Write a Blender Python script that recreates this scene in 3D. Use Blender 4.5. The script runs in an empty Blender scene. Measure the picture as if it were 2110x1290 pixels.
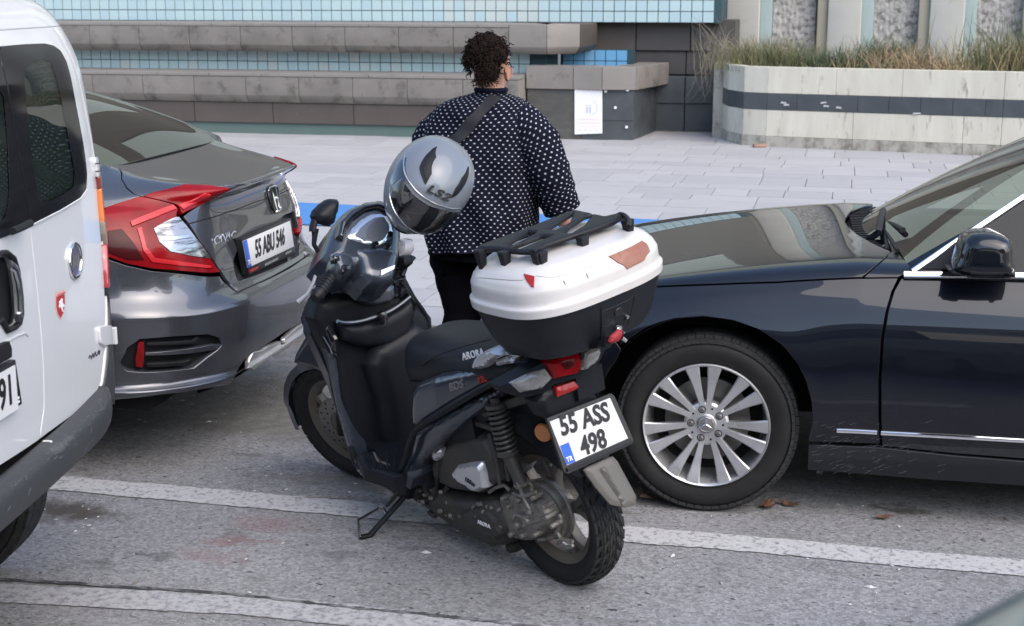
import bpy, bmesh, math, random
import numpy as np
from mathutils import Vector, Matrix
from mathutils.geometry import delaunay_2d_cdt
R = math.radians; PI = math.pi
random.seed(7); rs = np.random.RandomState(11)
SC = bpy.context.scene; COL = SC.collection

# ------------------------------------------------------------------ camera, sky, sun, exposure
CF, CX, CY, CH = 3000.0, 1055.0, 645.0, 1.79
YAW = R(13); PITCH = math.atan((645 + 16) / CF)
cam = bpy.data.cameras.new('camera'); camo = bpy.data.objects.new('camera', cam); COL.objects.link(camo)
cam.sensor_width = 36; cam.lens = CF / 2110 * 36; cam.clip_start = .05; cam.clip_end = 400
camo.location = (0, 0, CH); camo.rotation_euler = (PI / 2 - PITCH, 0, YAW)
cam.dof.use_dof = True; cam.dof.focus_distance = 5.2; cam.dof.aperture_fstop = 7.5
SC.camera = camo
W = bpy.data.worlds.new('World'); SC.world = W; W.use_nodes = True
nt = W.node_tree; bg = nt.nodes['Background']; sky = nt.nodes.new('ShaderNodeTexSky')
sky.sky_type = 'NISHITA'; sky.sun_disc = False; sky.sun_elevation = R(44); sky.sun_rotation = R(128)
sky.air_density = 1.0; sky.dust_density = 1.6; sky.ozone_density = 1.0
nt.links.new(sky.outputs[0], bg.inputs[0]); bg.inputs[1].default_value = .15
sl = bpy.data.lights.new('sun', 'SUN'); sl.energy = 1.2; sl.angle = R(75); sl.color = (1, .90, .78)
so = bpy.data.objects.new('sun', sl); COL.objects.link(so)
# sun azimuth: sky rotation measured clockwise from +Y
az = R(128); so.rotation_euler = (PI / 2 - R(44), 0, PI - az)
SC.view_settings.view_transform = 'Standard'; SC.view_settings.look = 'None'
SC.view_settings.exposure = 1.27; SC.view_settings.gamma = 1; SC.view_settings.use_curve_mapping = False
SC.render.engine = 'CYCLES'; SC.cycles.max_bounces = 8; SC.cycles.transparent_max_bounces = 12
SC.cycles.use_denoising = True

# ------------------------------------------------------------------ camera geometry for measuring the place
cF = np.array([-math.sin(YAW) * math.cos(PITCH), math.cos(YAW) * math.cos(PITCH), -math.sin(PITCH)])
cR = np.array([math.cos(YAW), math.sin(YAW), 0.0]); cU = np.cross(cR, cF); cO = np.array([0, 0, CH])
def ray(x, y): return cF + cR * (x - CX) / CF - cU * (y - CY) / CF
def proj(P):
    d = np.asarray(P, float) - cO; z = d @ cF
    return np.stack([CX + CF * (d @ cR) / z, CY - CF * (d @ cU) / z], -1)
class Fr:
    """a local frame: o origin, columns X forward, Y left, Z up"""
    def __init__(s, o, X=(1, 0, 0), Y=(0, 1, 0), Z=(0, 0, 1)):
        s.o = np.array(o, float); s.A = np.array([X, Y, Z], float).T
    def w(s, p): return np.asarray(p, float) @ s.A.T + s.o
    def M(s):
        m = np.eye(4); m[:3, :3] = s.A; m[:3, 3] = s.o; return Matrix(m.tolist())
    def on(s, px, py, ax, val):
        """point of the local plane (axis ax = val) seen at photo position px, py"""
        o = (cO - s.o) @ s.A; d = ray(px, py) @ s.A
        return o + d * ((val - o[ax]) / d[ax])
    def tr(s, pts, ax, val):
        return [s.on(x, y, ax, val(x, y) if callable(val) else val) for x, y in pts]
WF = Fr((0, 0, 0))
def yawframe(x, y, ang, lean=0.0, z=0.0):
    h = np.array([math.cos(ang), math.sin(ang), 0]); l = np.array([-h[1], h[0], 0]); u = np.array([0, 0, 1.0])
    return Fr((x, y, z), h, l * math.cos(lean) - u * math.sin(lean), u * math.cos(lean) + l * math.sin(lean))

# ------------------------------------------------------------------ materials
def NN(nt, t, **k):
    n = nt.nodes.new(t)
    for a, b in k.items():
        if a.startswith('i_'): n.inputs[a[2:].replace('_', ' ')].default_value = b
        else: setattr(n, a, b)
    return n
def mat(name, col, rough=.5, metal=0.0, coat=0.0, var=None, vs=6.0, vamt=.5, bump=0.0, bs=60.0, spec=.5, dirt=None, ds=3.0, dlo=.55, dhi=.75, rvar=0.0, stretch=(1, 1, 1), trans=0.0, alpha=1.0, ior=1.45, coatr=.03):
    m = bpy.data.materials.new(name); m.use_nodes = True; t = m.node_tree; p = t.nodes['Principled BSDF']
    p.inputs['Base Color'].default_value = (*col, 1); p.inputs['Roughness'].default_value = rough
    p.inputs['Metallic'].default_value = metal; p.inputs['Coat Weight'].default_value = coat; p.inputs['Coat Roughness'].default_value = coatr
    p.inputs['Specular IOR Level'].default_value = spec; p.inputs['Transmission Weight'].default_value = trans
    p.inputs['Alpha'].default_value = alpha; p.inputs['IOR'].default_value = ior
    tc = t.nodes.new('ShaderNodeTexCoord'); mp = t.nodes.new('ShaderNodeMapping'); mp.inputs['Scale'].default_value = stretch
    t.links.new(tc.outputs['Object'], mp.inputs[0])
    src = None
    if var:
        n = NN(t, 'ShaderNodeTexNoise', i_Scale=vs, i_Detail=6.0, i_Roughness=.6); t.links.new(mp.outputs[0], n.inputs['Vector'])
        rp = t.nodes.new('ShaderNodeValToRGB'); rp.color_ramp.elements[0].position = .5 - .25 * 1; rp.color_ramp.elements[1].position = .75
        t.links.new(n.outputs['Fac'], rp.inputs[0])
        mx = NN(t, 'ShaderNodeMix', data_type='RGBA'); mul = NN(t, 'ShaderNodeMath', operation='MULTIPLY'); mul.inputs[1].default_value = vamt
        t.links.new(rp.outputs[0], mul.inputs[0]); t.links.new(mul.outputs[0], mx.inputs[0])
        mx.inputs[6].default_value = (*col, 1); mx.inputs[7].default_value = (*var, 1); src = mx.outputs[2]
    if dirt:
        n = NN(t, 'ShaderNodeTexNoise', i_Scale=ds, i_Detail=9.0, i_Roughness=.7); t.links.new(mp.outputs[0], n.inputs['Vector'])
        rp = t.nodes.new('ShaderNodeValToRGB'); rp.color_ramp.elements[0].position = dlo; rp.color_ramp.elements[1].position = dhi
        t.links.new(n.outputs['Fac'], rp.inputs[0]); mx = NN(t, 'ShaderNodeMix', data_type='RGBA'); t.links.new(rp.outputs[0], mx.inputs[0])
        if src: t.links.new(src, mx.inputs[6])
        else: mx.inputs[6].default_value = (*col, 1)
        mx.inputs[7].default_value = (*dirt, 1); src = mx.outputs[2]
    if src: t.links.new(src, p.inputs['Base Color'])
    if rvar:
        n = NN(t, 'ShaderNodeTexNoise', i_Scale=vs * 1.7, i_Detail=5.0); t.links.new(mp.outputs[0], n.inputs['Vector'])
        mr = NN(t, 'ShaderNodeMapRange'); mr.inputs['From Min'].default_value = .3; mr.inputs['From Max'].default_value = .7
        mr.inputs['To Min'].default_value = max(0, rough - rvar); mr.inputs['To Max'].default_value = min(1, rough + rvar)
        t.links.new(n.outputs['Fac'], mr.inputs[0]); t.links.new(mr.outputs[0], p.inputs['Roughness'])
    if bump:
        n = NN(t, 'ShaderNodeTexNoise', i_Scale=bs, i_Detail=6.0, i_Roughness=.65); t.links.new(mp.outputs[0], n.inputs['Vector'])
        b = NN(t, 'ShaderNodeBump'); b.inputs['Strength'].default_value = bump; b.inputs['Distance'].default_value = .01
        t.links.new(n.outputs['Fac'], b.inputs['Height']); t.links.new(b.outputs[0], p.inputs['Normal'])
    return m
def glass(name, tint=(.6, .65, .6), through=.6, rough=.0, gloss=1.0, ior=1.6):
    """pane: tinted see-through with a Fresnel reflection"""
    m = bpy.data.materials.new(name); m.use_nodes = True; t = m.node_tree; t.nodes.remove(t.nodes['Principled BSDF'])
    tr = NN(t, 'ShaderNodeBsdfTransparent'); tr.inputs[0].default_value = (*[c * through for c in tint], 1)
    gl = NN(t, 'ShaderNodeBsdfGlossy'); gl.inputs['Roughness'].default_value = rough; gl.inputs[0].default_value = (gloss, gloss, gloss, 1)
    fr = NN(t, 'ShaderNodeFresnel'); fr.inputs[0].default_value = ior; mx = NN(t, 'ShaderNodeMixShader')
    t.links.new(fr.outputs[0], mx.inputs[0]); t.links.new(tr.outputs[0], mx.inputs[1]); t.links.new(gl.outputs[0], mx.inputs[2])
    t.links.new(mx.outputs[0], t.nodes['Material Output'].inputs[0]); return m

# ------------------------------------------------------------------ objects
def tag(o, label=None, cat=None, group=None, kind=None):
    if label: o['label'] = label
    if cat: o['category'] = cat
    if group: o['group'] = group
    if kind: o['kind'] = kind
    return o
def thing(name, label, cat, fr=None, group=None):
    o = bpy.data.objects.new(name, None); COL.objects.link(o); o.empty_display_size = .1
    if fr is not None: o.matrix_world = fr.M()
    return tag(o, label, cat, group)
def link(name, me, m, parent=None, kind=None, label=None):
    o = bpy.data.objects.new(name, me); COL.objects.link(o)
    if m is not None and len(me.materials) == 0: me.materials.append(m)
    if parent: o.parent = parent
    if kind: o['kind'] = kind
    if label: o['label'] = label
    return o
def sharpen(bm, ang=35):
    c = math.cos(R(ang))
    for f in bm.faces: f.smooth = True
    for e in bm.edges:
        if len(e.link_faces) == 2 and e.link_faces[0].normal.dot(e.link_faces[1].normal) < c: e.smooth = False
def obj(name, bm, m, parent=None, bevel=0.0, seg=2, ang=35, kind=None, label=None):
    bmesh.ops.remove_doubles(bm, verts=bm.verts, dist=1e-6); bm.normal_update()
    if bevel:
        es = [e for e in bm.edges if len(e.link_faces) == 2 and e.calc_face_angle(0) > R(28)]
        try: bmesh.ops.bevel(bm, geom=es, offset=bevel, segments=seg, profile=.5, affect='EDGES', clamp_overlap=True)
        except Exception: pass
    bm.normal_update(); sharpen(bm, ang)
    me = bpy.data.meshes.new(name); bm.to_mesh(me); bm.free(); return link(name, me, m, parent, kind, label)
def V3(a): return Vector((float(a[0]), float(a[1]), float(a[2])))
def poly(bm, pts, th, n=None):
    """closed slab: polygon pts (3D, planar), thickened by th against its normal (or vector th)"""
    P = [V3(p) for p in pts]
    if n is None:
        nn = Vector((0, 0, 0))
        for i in range(len(P)): nn += P[i].cross(P[(i + 1) % len(P)])
        n = nn.normalized()
    else: n = V3(n)
    a = [bm.verts.new(p) for p in P]; b = [bm.verts.new(p - n * th) for p in P]
    try: bm.faces.new(a)
    except ValueError: return
    bm.faces.new(b[::-1])
    k = len(P)
    for i in range(k): bm.faces.new([a[(i + 1) % k], a[i], b[i], b[(i + 1) % k]])
def slab(name, pts, th, m, parent=None, n=None, bevel=0.0, **k):
    bm = bmesh.new(); poly(bm, pts, th, n); bmesh.ops.recalc_face_normals(bm, faces=bm.faces)
    return obj(name, bm, m, parent, bevel, **k)
def bx(bm, x0, x1, y0, y1, z0, z1, mtx=None):
    vs = [bm.verts.new((x, y, z)) for x in (x0, x1) for y in (y0, y1) for z in (z0, z1)]
    for f in ((0, 1, 3, 2), (4, 6, 7, 5), (0, 4, 5, 1), (2, 3, 7, 6), (0, 2, 6, 4), (1, 5, 7, 3)):
        bm.faces.new([vs[i] for i in f])
    if mtx is not None: bmesh.ops.transform(bm, matrix=mtx, verts=vs)
def box(name, x0, x1, y0, y1, z0, z1, m, parent=None, bevel=0.0, mtx=None, **k):
    bm = bmesh.new(); bx(bm, x0, x1, y0, y1, z0, z1, mtx); return obj(name, bm, m, parent, bevel, **k)
def smooth_path(P, n=6, closed=False):
    P = [np.array(p, float) for p in P]; L = len(P); out = []
    rng = range(L) if closed else range(L - 1)
    for i in rng:
        if closed: a, b, c, d = P[(i - 1) % L], P[i], P[(i + 1) % L], P[(i + 2) % L]
        else: b, c = P[i], P[i + 1]; a = P[i - 1] if i else 2 * b - c; d = P[i + 2] if i + 2 < L else 2 * c - b
        for k in range(n):
            t = k / n; out.append(.5 * ((2 * b) + (c - a) * t + (2 * a - 5 * b + 4 * c - d) * t * t + (3 * b - a - 3 * c + d) * t ** 3))
    if not closed: out.append(P[-1])
    return out
def tube(bm, path, r, seg=10, closed=False, cap=True, flat=1.0, up=None):
    P = [V3(p) for p in path]; L = len(P); rings = []
    rr = r if hasattr(r, '__len__') else [r] * L
    nrm = None
    for i in range(L):
        if closed: d = P[(i + 1) % L] - P[i - 1]
        else: d = P[min(i + 1, L - 1)] - P[max(i - 1, 0)]
        if d.length < 1e-9: d = Vector((0, 0, 1))
        d.normalize()
        if nrm is None:
            u = V3(up) if up is not None else (Vector((0, 0, 1)) if abs(d.z) < .9 else Vector((1, 0, 0)))
            nrm = (u - d * u.dot(d)).normalized()
        else: nrm = (nrm - d * nrm.dot(d)).normalized()
        b = d.cross(nrm)
        rings.append([bm.verts.new(P[i] + (nrm * math.cos(2 * PI * k / seg) * flat + b * math.sin(2 * PI * k / seg)) * rr[i]) for k in range(seg)])
    for i in range(L if closed else L - 1):
        a, c = rings[i], rings[(i + 1) % L]
        for k in range(seg): bm.faces.new([a[k], a[(k + 1) % seg], c[(k + 1) % seg], c[k]])
    if cap and not closed: bm.faces.new(rings[0][::-1]); bm.faces.new(rings[-1])
def tubo(name, path, r, m, parent=None, seg=10, closed=False, sm=0, **k):
    bm = bmesh.new(); tube(bm, smooth_path(path, sm, closed) if sm else path, r, seg, closed, **k); return obj(name, bm, m, parent)
def lathe(bm, prof, c=(0, 0, 0), axis=(0, 1, 0), seg=48, a0=0.0, a1=2 * PI):
    """prof: list of (radius, height along axis)"""
    ax = V3(axis).normalized(); u = ax.orthogonal().normalized(); v = ax.cross(u); c = V3(c); full = abs(a1 - a0 - 2 * PI) < 1e-6
    n = seg if full else seg + 1; rings = []
    for r, h in prof:
        if r < 1e-7: rings.append([bm.verts.new(c + ax * h)])
        else: rings.append([bm.verts.new(c + ax * h + (u * math.cos(a0 + (a1 - a0) * k / seg) + v * math.sin(a0 + (a1 - a0) * k / seg)) * r) for k in range(n)])
    for a, b in zip(rings, rings[1:]):
        for k in range(seg):
            k2 = (k + 1) % n
            q = [a[k % len(a)], a[k2 % len(a)], b[k2 % len(b)], b[k % len(b)]]
            q2 = []
            for w in q:
                if w not in q2: q2.append(w)
            if len(q2) > 2:
                try: bm.faces.new(q2)
                except ValueError: pass
def lat(name, prof, c, axis, m, parent=None, seg=48, **k):
    bm = bmesh.new(); lathe(bm, prof, c, axis, seg); bmesh.ops.recalc_face_normals(bm, faces=bm.faces); return obj(name, bm, m, parent, **k)
def loft(bm, rings, closed=True, caps=True):
    vs = [[bm.verts.new(V3(p)) for p in r] for r in rings]; n = len(vs[0])
    for a, b in zip(vs, vs[1:]):
        for k in range(n if closed else n - 1): bm.faces.new([a[k], a[(k + 1) % n], b[(k + 1) % n], b[k]])
    if caps and closed: bm.faces.new(vs[0][::-1]); bm.faces.new(vs[-1])
def lofto(name, rings, m, parent=None, sub=0, closed=True, caps=True, **k):
    bm = bmesh.new(); loft(bm, rings, closed, caps); bmesh.ops.recalc_face_normals(bm, faces=bm.faces)
    ang = k.pop('ang', 35 if not sub else 60); o = obj(name, bm, m, parent, ang=ang, **k)
    if sub:
        md = o.modifiers.new('s', 'SUBSURF'); md.levels = sub; md.render_levels = sub
    return o
def text(name, s, size, m, parent, o, X, Y, th=.002, bold=0.0, sx=1.0, align='CENTER', shear=0.0, label=None, sp=1.0):
    """raised lettering: o centre, X reading direction, Y up direction (parent's frame)"""
    cu = bpy.data.curves.new(name, 'FONT'); cu.body = s; cu.size = size; cu.extrude = th / 2; cu.offset = bold; cu.align_x = align; cu.align_y = 'CENTER'; cu.shear = shear; cu.space_character = sp
    cu.resolution_u = 3
    t = bpy.data.objects.new('tmp', cu); COL.objects.link(t); dg = bpy.context.evaluated_depsgraph_get()
    me = bpy.data.meshes.new_from_object(t.evaluated_get(dg)); bpy.data.objects.remove(t); me.name = name; me.materials.clear()
    X = V3(X).normalized(); Y = V3(Y); Y = (Y - X * Y.dot(X)).normalized(); Z = X.cross(Y)
    mm = Matrix(((X.x * sx, Y.x, Z.x, o[0]), (X.y * sx, Y.y, Z.y, o[1]), (X.z * sx, Y.z, Z.z, o[2]), (0, 0, 0, 1)))
    me.transform(mm); return link(name, me, m, parent, label=label)

# ------------------------------------------------------------------ sheet-metal panels cut out of a curved surface
def inpoly(P, poly):
    x, y = P[:, 0], P[:, 1]; c = np.zeros(len(P), bool); q = np.asarray(poly); j = len(q) - 1
    for i in range(len(q)):
        xi, yi = q[i]; xj, yj = q[j]
        c ^= ((yi > y) != (yj > y)) & (x < (xj - xi) * (y - yi) / (yj - yi + 1e-15) + xi); j = i
    return c
def dpoly(P, q):
    q = np.asarray(q); a = q; b = np.roll(q, -1, 0); best = np.full(len(P), 1e9)
    for s, e in zip(a, b):
        d = e - s; L = (d @ d) + 1e-15; t = np.clip(((P - s) @ d) / L, 0, 1); r = P - (s + t[:, None] * d)
        best = np.minimum(best, np.sqrt((r * r).sum(1)))
    return best
def resample(q, h, closed=True):
    q = [np.array(p, float) for p in q]; out = []; L = len(q)
    for i in range(L if closed else L - 1):
        a, b = q[i], q[(i + 1) % L]; n = max(1, int(math.ceil(np.linalg.norm(b - a) / h)))
        out += [a + (b - a) * k / n for k in range(n)]
    if not closed: out.append(q[-1])
    return np.array(out)
def fill(q, h, holes=()):
    """triangulate 2D polygon q with inner points every h; returns pts, tris"""
    q = resample(q, h); ho = [resample(x, h) for x in holes]
    lo, hi = q.min(0), q.max(0); hy = h * .866
    G = [(lo[0] + h * (i + .5 * (j % 2)), lo[1] + hy * j) for j in range(int((hi[1] - lo[1]) / hy) + 2) for i in range(int((hi[0] - lo[0]) / h) + 2)]
    G = np.array(G); G = G[inpoly(G, q)]
    if len(G): G = G[dpoly(G, q) > h * .55]
    for x in ho:
        if len(G): G = G[~inpoly(G, x)]; G = G[dpoly(G, x) > h * .55]
    vs = [Vector(p) for p in q]; ed = [(i, (i + 1) % len(q)) for i in range(len(q))]; k = len(q)
    for x in ho:
        vs += [Vector(p) for p in x]; ed += [(k + i, k + (i + 1) % len(x)) for i in range(len(x))]; k += len(x)
    vs += [Vector(p) for p in G]
    r = delaunay_2d_cdt(vs, ed, [], 1 if not ho else 2, 1e-7)
    P = np.array([tuple(v) for v in r[0]]); F = [tuple(f) for f in r[2]]
    if ho:
        C = np.array([P[list(f)].mean(0) for f in F]); ok = inpoly(C, q)
        for x in ho: ok &= ~inpoly(C, x)
        F = [f for f, o in zip(F, ok) if o]
    return P, F
class Surf:
    """parametric sheet f(U,V)->Nx3 in the frame fr; su, sv metres per unit of u, v; sign flips its normal outwards"""
    def __init__(s, fr, f, u0, u1, v0, v1, su=1.0, sv=1.0, sign=1, n=260):
        s.fr, s.f, s.b, s.s, s.sign = fr, f, (u0, u1, v0, v1), np.array([su, sv], float), sign
        s.U, s.V = np.meshgrid(np.linspace(u0, u1, n), np.linspace(v0, v1, n)); s.U = s.U.ravel(); s.V = s.V.ravel(); s.Q = None
    def nrm(s, U, V, e=2e-3):
        U = np.asarray(U, float); V = np.asarray(V, float)
        eu, ev = e / s.s[0], e / s.s[1]
        a = s.f(U + eu, V) - s.f(U - eu, V); b = s.f(U, V + ev) - s.f(U, V - ev)
        n = np.cross(a, b) * s.sign; return n / (np.linalg.norm(n, axis=1)[:, None] + 1e-12)
    def inv(s, pts):
        if s.Q is None:
            P = s.f(s.U, s.V); Wp = s.fr.w(P); s.Q = proj(Wp); n = s.nrm(s.U, s.V) @ s.fr.A.T
            s.face = (n * (cO - Wp)).sum(1) > 0
        out = []
        for x, y in pts:
            d = (s.Q[:, 0] - x) ** 2 + (s.Q[:, 1] - y) ** 2; d = np.where(s.face, d, d + 1e6); i = int(np.argmin(d)); uv = np.array([s.U[i], s.V[i]])
            for _ in range(6):
                e = 1e-3 / s.s; uu = np.array([uv[0], uv[0] + e[0], uv[0]]); vv = np.array([uv[1], uv[1], uv[1] + e[1]])
                q = proj(s.fr.w(s.f(uu, vv))); J = np.array([(q[1] - q[0]) / e[0], (q[2] - q[0]) / e[1]]).T
                r = np.array([x, y]) - q[0]
                try: st = np.linalg.solve(J, r)
                except np.linalg.LinAlgError: break
                st = np.clip(st, -.1 / s.s, .1 / s.s); nv = uv + st
                nv[0] = min(max(nv[0], s.b[0]), s.b[1]); nv[1] = min(max(nv[1], s.b[2]), s.b[3])
                q2 = proj(s.fr.w(s.f(nv[:1], nv[1:])))[0]
                if ((q2 - (x, y)) ** 2).sum() <= (r ** 2).sum() + 1e-9: uv = nv
                else: break
            out.append(uv)
        return np.array(out)
    def panel(s, name, px, m, parent, h=.03, lift=0.0, skirt=.012, uv=None, holes=(), sm=0, rnd=.0015, bulge=None, label=None):
        """px: outline at photo positions, or uv: outline in surface parameters"""
        q = s.inv(px) if uv is None else np.array(uv, float)
        if sm: q = np.array(smooth_path(q, sm, True))
        hs = [s.inv(x) if uv is None else np.array(x, float) for x in holes]
        P, F = fill(q * s.s, h, [x * s.s for x in hs]); U, V = P[:, 0] / s.s[0], P[:, 1] / s.s[1]
        X = s.f(U, V); N = s.nrm(U, V); L = lift
        if bulge:
            rad, hh = bulge; d = np.clip(dpoly(P, q * s.s) / rad, 0, 1); L = lift + hh * np.sqrt(1 - (1 - d) ** 2)[:, None]
        X = X + N * L
        # orient faces along the normals
        f0 = F[len(F) // 2]; fn = np.cross(X[f0[1]] - X[f0[0]], X[f0[2]] - X[f0[0]])
        if fn @ N[f0[0]] < 0: F = [f[::-1] for f in F]
        cnt = {}
        for f in F:
            for i in range(3):
                e = (f[i], f[(i + 1) % len(f)]); cnt[e] = 1
        be = [e for e in cnt if (e[1], e[0]) not in cnt]
        VV = [tuple(x) for x in X]; NV = [tuple(x) for x in N]; F = list(F)
        out = {}
        for a, b in be:
            d = X[b] - X[a]
            for k in (a, b): out.setdefault(k, np.zeros(3)); out[k] += np.cross(d, N[k])
        ring1, ring2 = {}, {}
        for k, o in out.items():
            o = o / (np.linalg.norm(o) + 1e-12)
            ring1[k] = len(VV); VV.append(tuple(X[k] - N[k] * rnd + o * rnd)); n1 = o * .8 + N[k] * .4; NV.append(tuple(n1 / np.linalg.norm(n1)))
            ring2[k] = len(VV); VV.append(tuple(X[k] - N[k] * skirt + o * rnd)); NV.append(tuple(o))
        for a, b in be:
            F.append((b, a, ring1[a], ring1[b])); F.append((ring1[b], ring1[a], ring2[a], ring2[b]))
        me = bpy.data.meshes.new(name); me.from_pydata(VV, [], F); me.polygons.foreach_set('use_smooth', [True] * len(me.polygons))
        if not bulge: me.normals_split_custom_set_from_vertices(NV)
        me.validate(); return link(name, me, m, parent, label=label)
    def strip(s, name, px, r, m, parent, lift=0.0, seg=8, flat=1.0, uv=None, sm=0, closed=False, label=None):
        q = s.inv(px) if uv is None else np.array(uv, float)
        q = resample(q * s.s, .02, closed) / s.s if not sm else np.array(smooth_path(q, sm, closed))
        X = s.f(q[:, 0], q[:, 1]) + s.nrm(q[:, 0], q[:, 1]) * lift
        bm = bmesh.new(); tube(bm, list(X), r, seg, closed, flat=flat, up=s.nrm(q[:1, 0], q[:1, 1])[0]); return obj(name, bm, m, parent, label=label)
    def pt(s, x, y, lift=0.0):
        q = s.inv([(x, y)]); return (s.f(q[:, 0], q[:, 1]) + s.nrm(q[:, 0], q[:, 1]) * lift)[0], s.nrm(q[:, 0], q[:, 1])[0]
def puff(name, q2, to3, n, h, r, m, parent, back=.01, res=.012, base=None, sm=0, ang=40, label=None, holes=()):
    """pillow: outline q2 in a plane, to3(a,b)->3D, raised by h along n with edge radius r, closed behind"""
    if sm: q2 = smooth_path(q2, sm, True)
    q2 = np.array(q2, float); P, F = fill(q2, res, holes); n = np.array(n, float)
    d = dpoly(P, q2)
    for x in holes: d = np.minimum(d, dpoly(P, np.array(x)))
    d = np.clip(d / r, 0, 1); H = h * np.sqrt(np.clip(1 - (1 - d) ** 2, 0, 1))
    X = np.array([to3(a, b) for a, b in P]); 
    if base is not None: H = H + np.array([base(*p) for p in P])
    T = X + n * H[:, None]; B = X - n * back
    if base is not None: B = B + n * np.array([base(*p) for p in P])[:, None]
    k = len(P); f0 = F[0]; fn = np.cross(T[f0[1]] - T[f0[0]], T[f0[2]] - T[f0[0]])
    if fn @ n < 0: F = [f[::-1] for f in F]
    cnt = {}
    for f in F:
        for i in range(len(f)): cnt[(f[i], f[(i + 1) % len(f)])] = 1
    be = [e for e in cnt if (e[1], e[0]) not in cnt]
    FF = list(F) + [tuple(i + k for i in f[::-1]) for f in F] + [(b, a, a + k, b + k) for a, b in be]
    bm = bmesh.new(); vs = [bm.verts.new(V3(p)) for p in list(T) + list(B)]
    for f in FF:
        try: bm.faces.new([vs[i] for i in f])
        except ValueError: pass
    return obj(name, bm, m, parent, ang=ang, label=label)
# ================================================================== SETTING
def ozp(x, y, z): return WF.on(x, y, 2, z)
def oyp(x, y, Y): return WF.on(x, y, 1, Y)
def asphalt_mat():
    m = bpy.data.materials.new('asphalt'); m.use_nodes = True; t = m.node_tree; p = t.nodes['Principled BSDF']; L = t.links.new
    tc = t.nodes.new('ShaderNodeTexCoord'); ob = tc.outputs['Object']
    big = NN(t, 'ShaderNodeTexNoise', i_Scale=.9, i_Detail=5.0, i_Roughness=.6); L(ob, big.inputs['Vector'])
    r0 = t.nodes.new('ShaderNodeValToRGB'); r0.color_ramp.elements[0].position = .35; r0.color_ramp.elements[1].position = .68
    r0.color_ramp.elements[0].color = (.22, .22, .225, 1); r0.color_ramp.elements[1].color = (.29, .29, .295, 1); L(big.outputs[0], r0.inputs[0]); c = r0.outputs[0]
    # aggregate
    vo = NN(t, 'ShaderNodeTexVoronoi', i_Scale=95.0); L(ob, vo.inputs['Vector'])
    bw = NN(t, 'ShaderNodeSeparateColor'); L(vo.outputs['Color'], bw.inputs[0])
    mr = NN(t, 'ShaderNodeMapRange'); mr.inputs['To Min'].default_value = .72; mr.inputs['To Max'].default_value = 1.3; L(bw.outputs[0], mr.inputs[0])
    mm = NN(t, 'ShaderNodeMix', data_type='RGBA', blend_type='MULTIPLY'); mm.inputs[0].default_value = 1; L(c, mm.inputs[6]); L(mr.outputs[0], mm.inputs[7]); c = mm.outputs[2]
    def speck(scale, lo, hi, col, c, det=2.0):
        n = NN(t, 'ShaderNodeTexNoise', i_Scale=scale, i_Detail=det, i_Roughness=.5); mp = NN(t, 'ShaderNodeMapping'); mp.inputs['Rotation'].default_value = (0, 0, .3); mp.inputs['Scale'].default_value = (.6, 1, 1)
        L(ob, mp.inputs[0]); L(mp.outputs[0], n.inputs['Vector'])
        r = t.nodes.new('ShaderNodeValToRGB'); r.color_ramp.elements[0].position = lo; r.color_ramp.elements[1].position = hi; L(n.outputs[0], r.inputs[0])
        x = NN(t, 'ShaderNodeMix', data_type='RGBA'); L(r.outputs[0], x.inputs[0]); L(c, x.inputs[6]); x.inputs[7].default_value = (*col, 1); return x.outputs[2]
    c = speck(46, .66, .71, (.05, .05, .055), c); c = speck(61, .67, .71, (.42, .42, .43), c); c = speck(7, .60, .78, (.11, .105, .10), c, 8.0)
    nz = NN(t, 'ShaderNodeTexNoise', i_Scale=7.0, i_Detail=6.0, i_Roughness=.7); L(ob, nz.inputs['Vector'])
    n2 = NN(t, 'ShaderNodeVectorMath', operation='SCALE'); n2.inputs['Scale'].default_value = .34; L(nz.outputs['Color'], n2.inputs[0])
    ad = NN(t, 'ShaderNodeVectorMath', operation='ADD'); L(ob, ad.inputs[0]); L(n2.outputs[0], ad.inputs[1])
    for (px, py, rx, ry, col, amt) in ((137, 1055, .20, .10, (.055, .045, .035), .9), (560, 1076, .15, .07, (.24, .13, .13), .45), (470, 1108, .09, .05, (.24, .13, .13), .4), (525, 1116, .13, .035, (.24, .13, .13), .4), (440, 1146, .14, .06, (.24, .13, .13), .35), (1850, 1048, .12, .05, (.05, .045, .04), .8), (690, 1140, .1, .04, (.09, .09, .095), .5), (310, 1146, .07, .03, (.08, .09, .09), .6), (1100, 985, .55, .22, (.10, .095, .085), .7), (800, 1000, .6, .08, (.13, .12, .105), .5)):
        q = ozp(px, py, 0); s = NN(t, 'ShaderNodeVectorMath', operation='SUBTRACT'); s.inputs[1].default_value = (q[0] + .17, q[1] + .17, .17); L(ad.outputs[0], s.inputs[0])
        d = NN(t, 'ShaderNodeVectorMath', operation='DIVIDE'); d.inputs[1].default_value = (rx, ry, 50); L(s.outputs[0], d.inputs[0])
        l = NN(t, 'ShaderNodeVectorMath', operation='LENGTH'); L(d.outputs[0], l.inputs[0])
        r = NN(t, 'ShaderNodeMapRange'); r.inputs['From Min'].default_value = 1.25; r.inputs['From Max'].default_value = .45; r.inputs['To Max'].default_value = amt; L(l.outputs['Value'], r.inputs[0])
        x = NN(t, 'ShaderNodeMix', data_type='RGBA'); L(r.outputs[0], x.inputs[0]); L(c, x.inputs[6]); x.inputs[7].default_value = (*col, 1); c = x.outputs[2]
    # dirty brown asphalt along the kerb, parked car's shade painted in, beyond Y ~5.3
    sx = NN(t, 'ShaderNodeSeparateXYZ'); L(ad.outputs[0], sx.inputs[0])
    r = NN(t, 'ShaderNodeMapRange'); r.inputs['From Min'].default_value = 5.45; r.inputs['From Max'].default_value = 5.6; r.inputs['To Max'].default_value = .75; L(sx.outputs[1], r.inputs[0])
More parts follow.
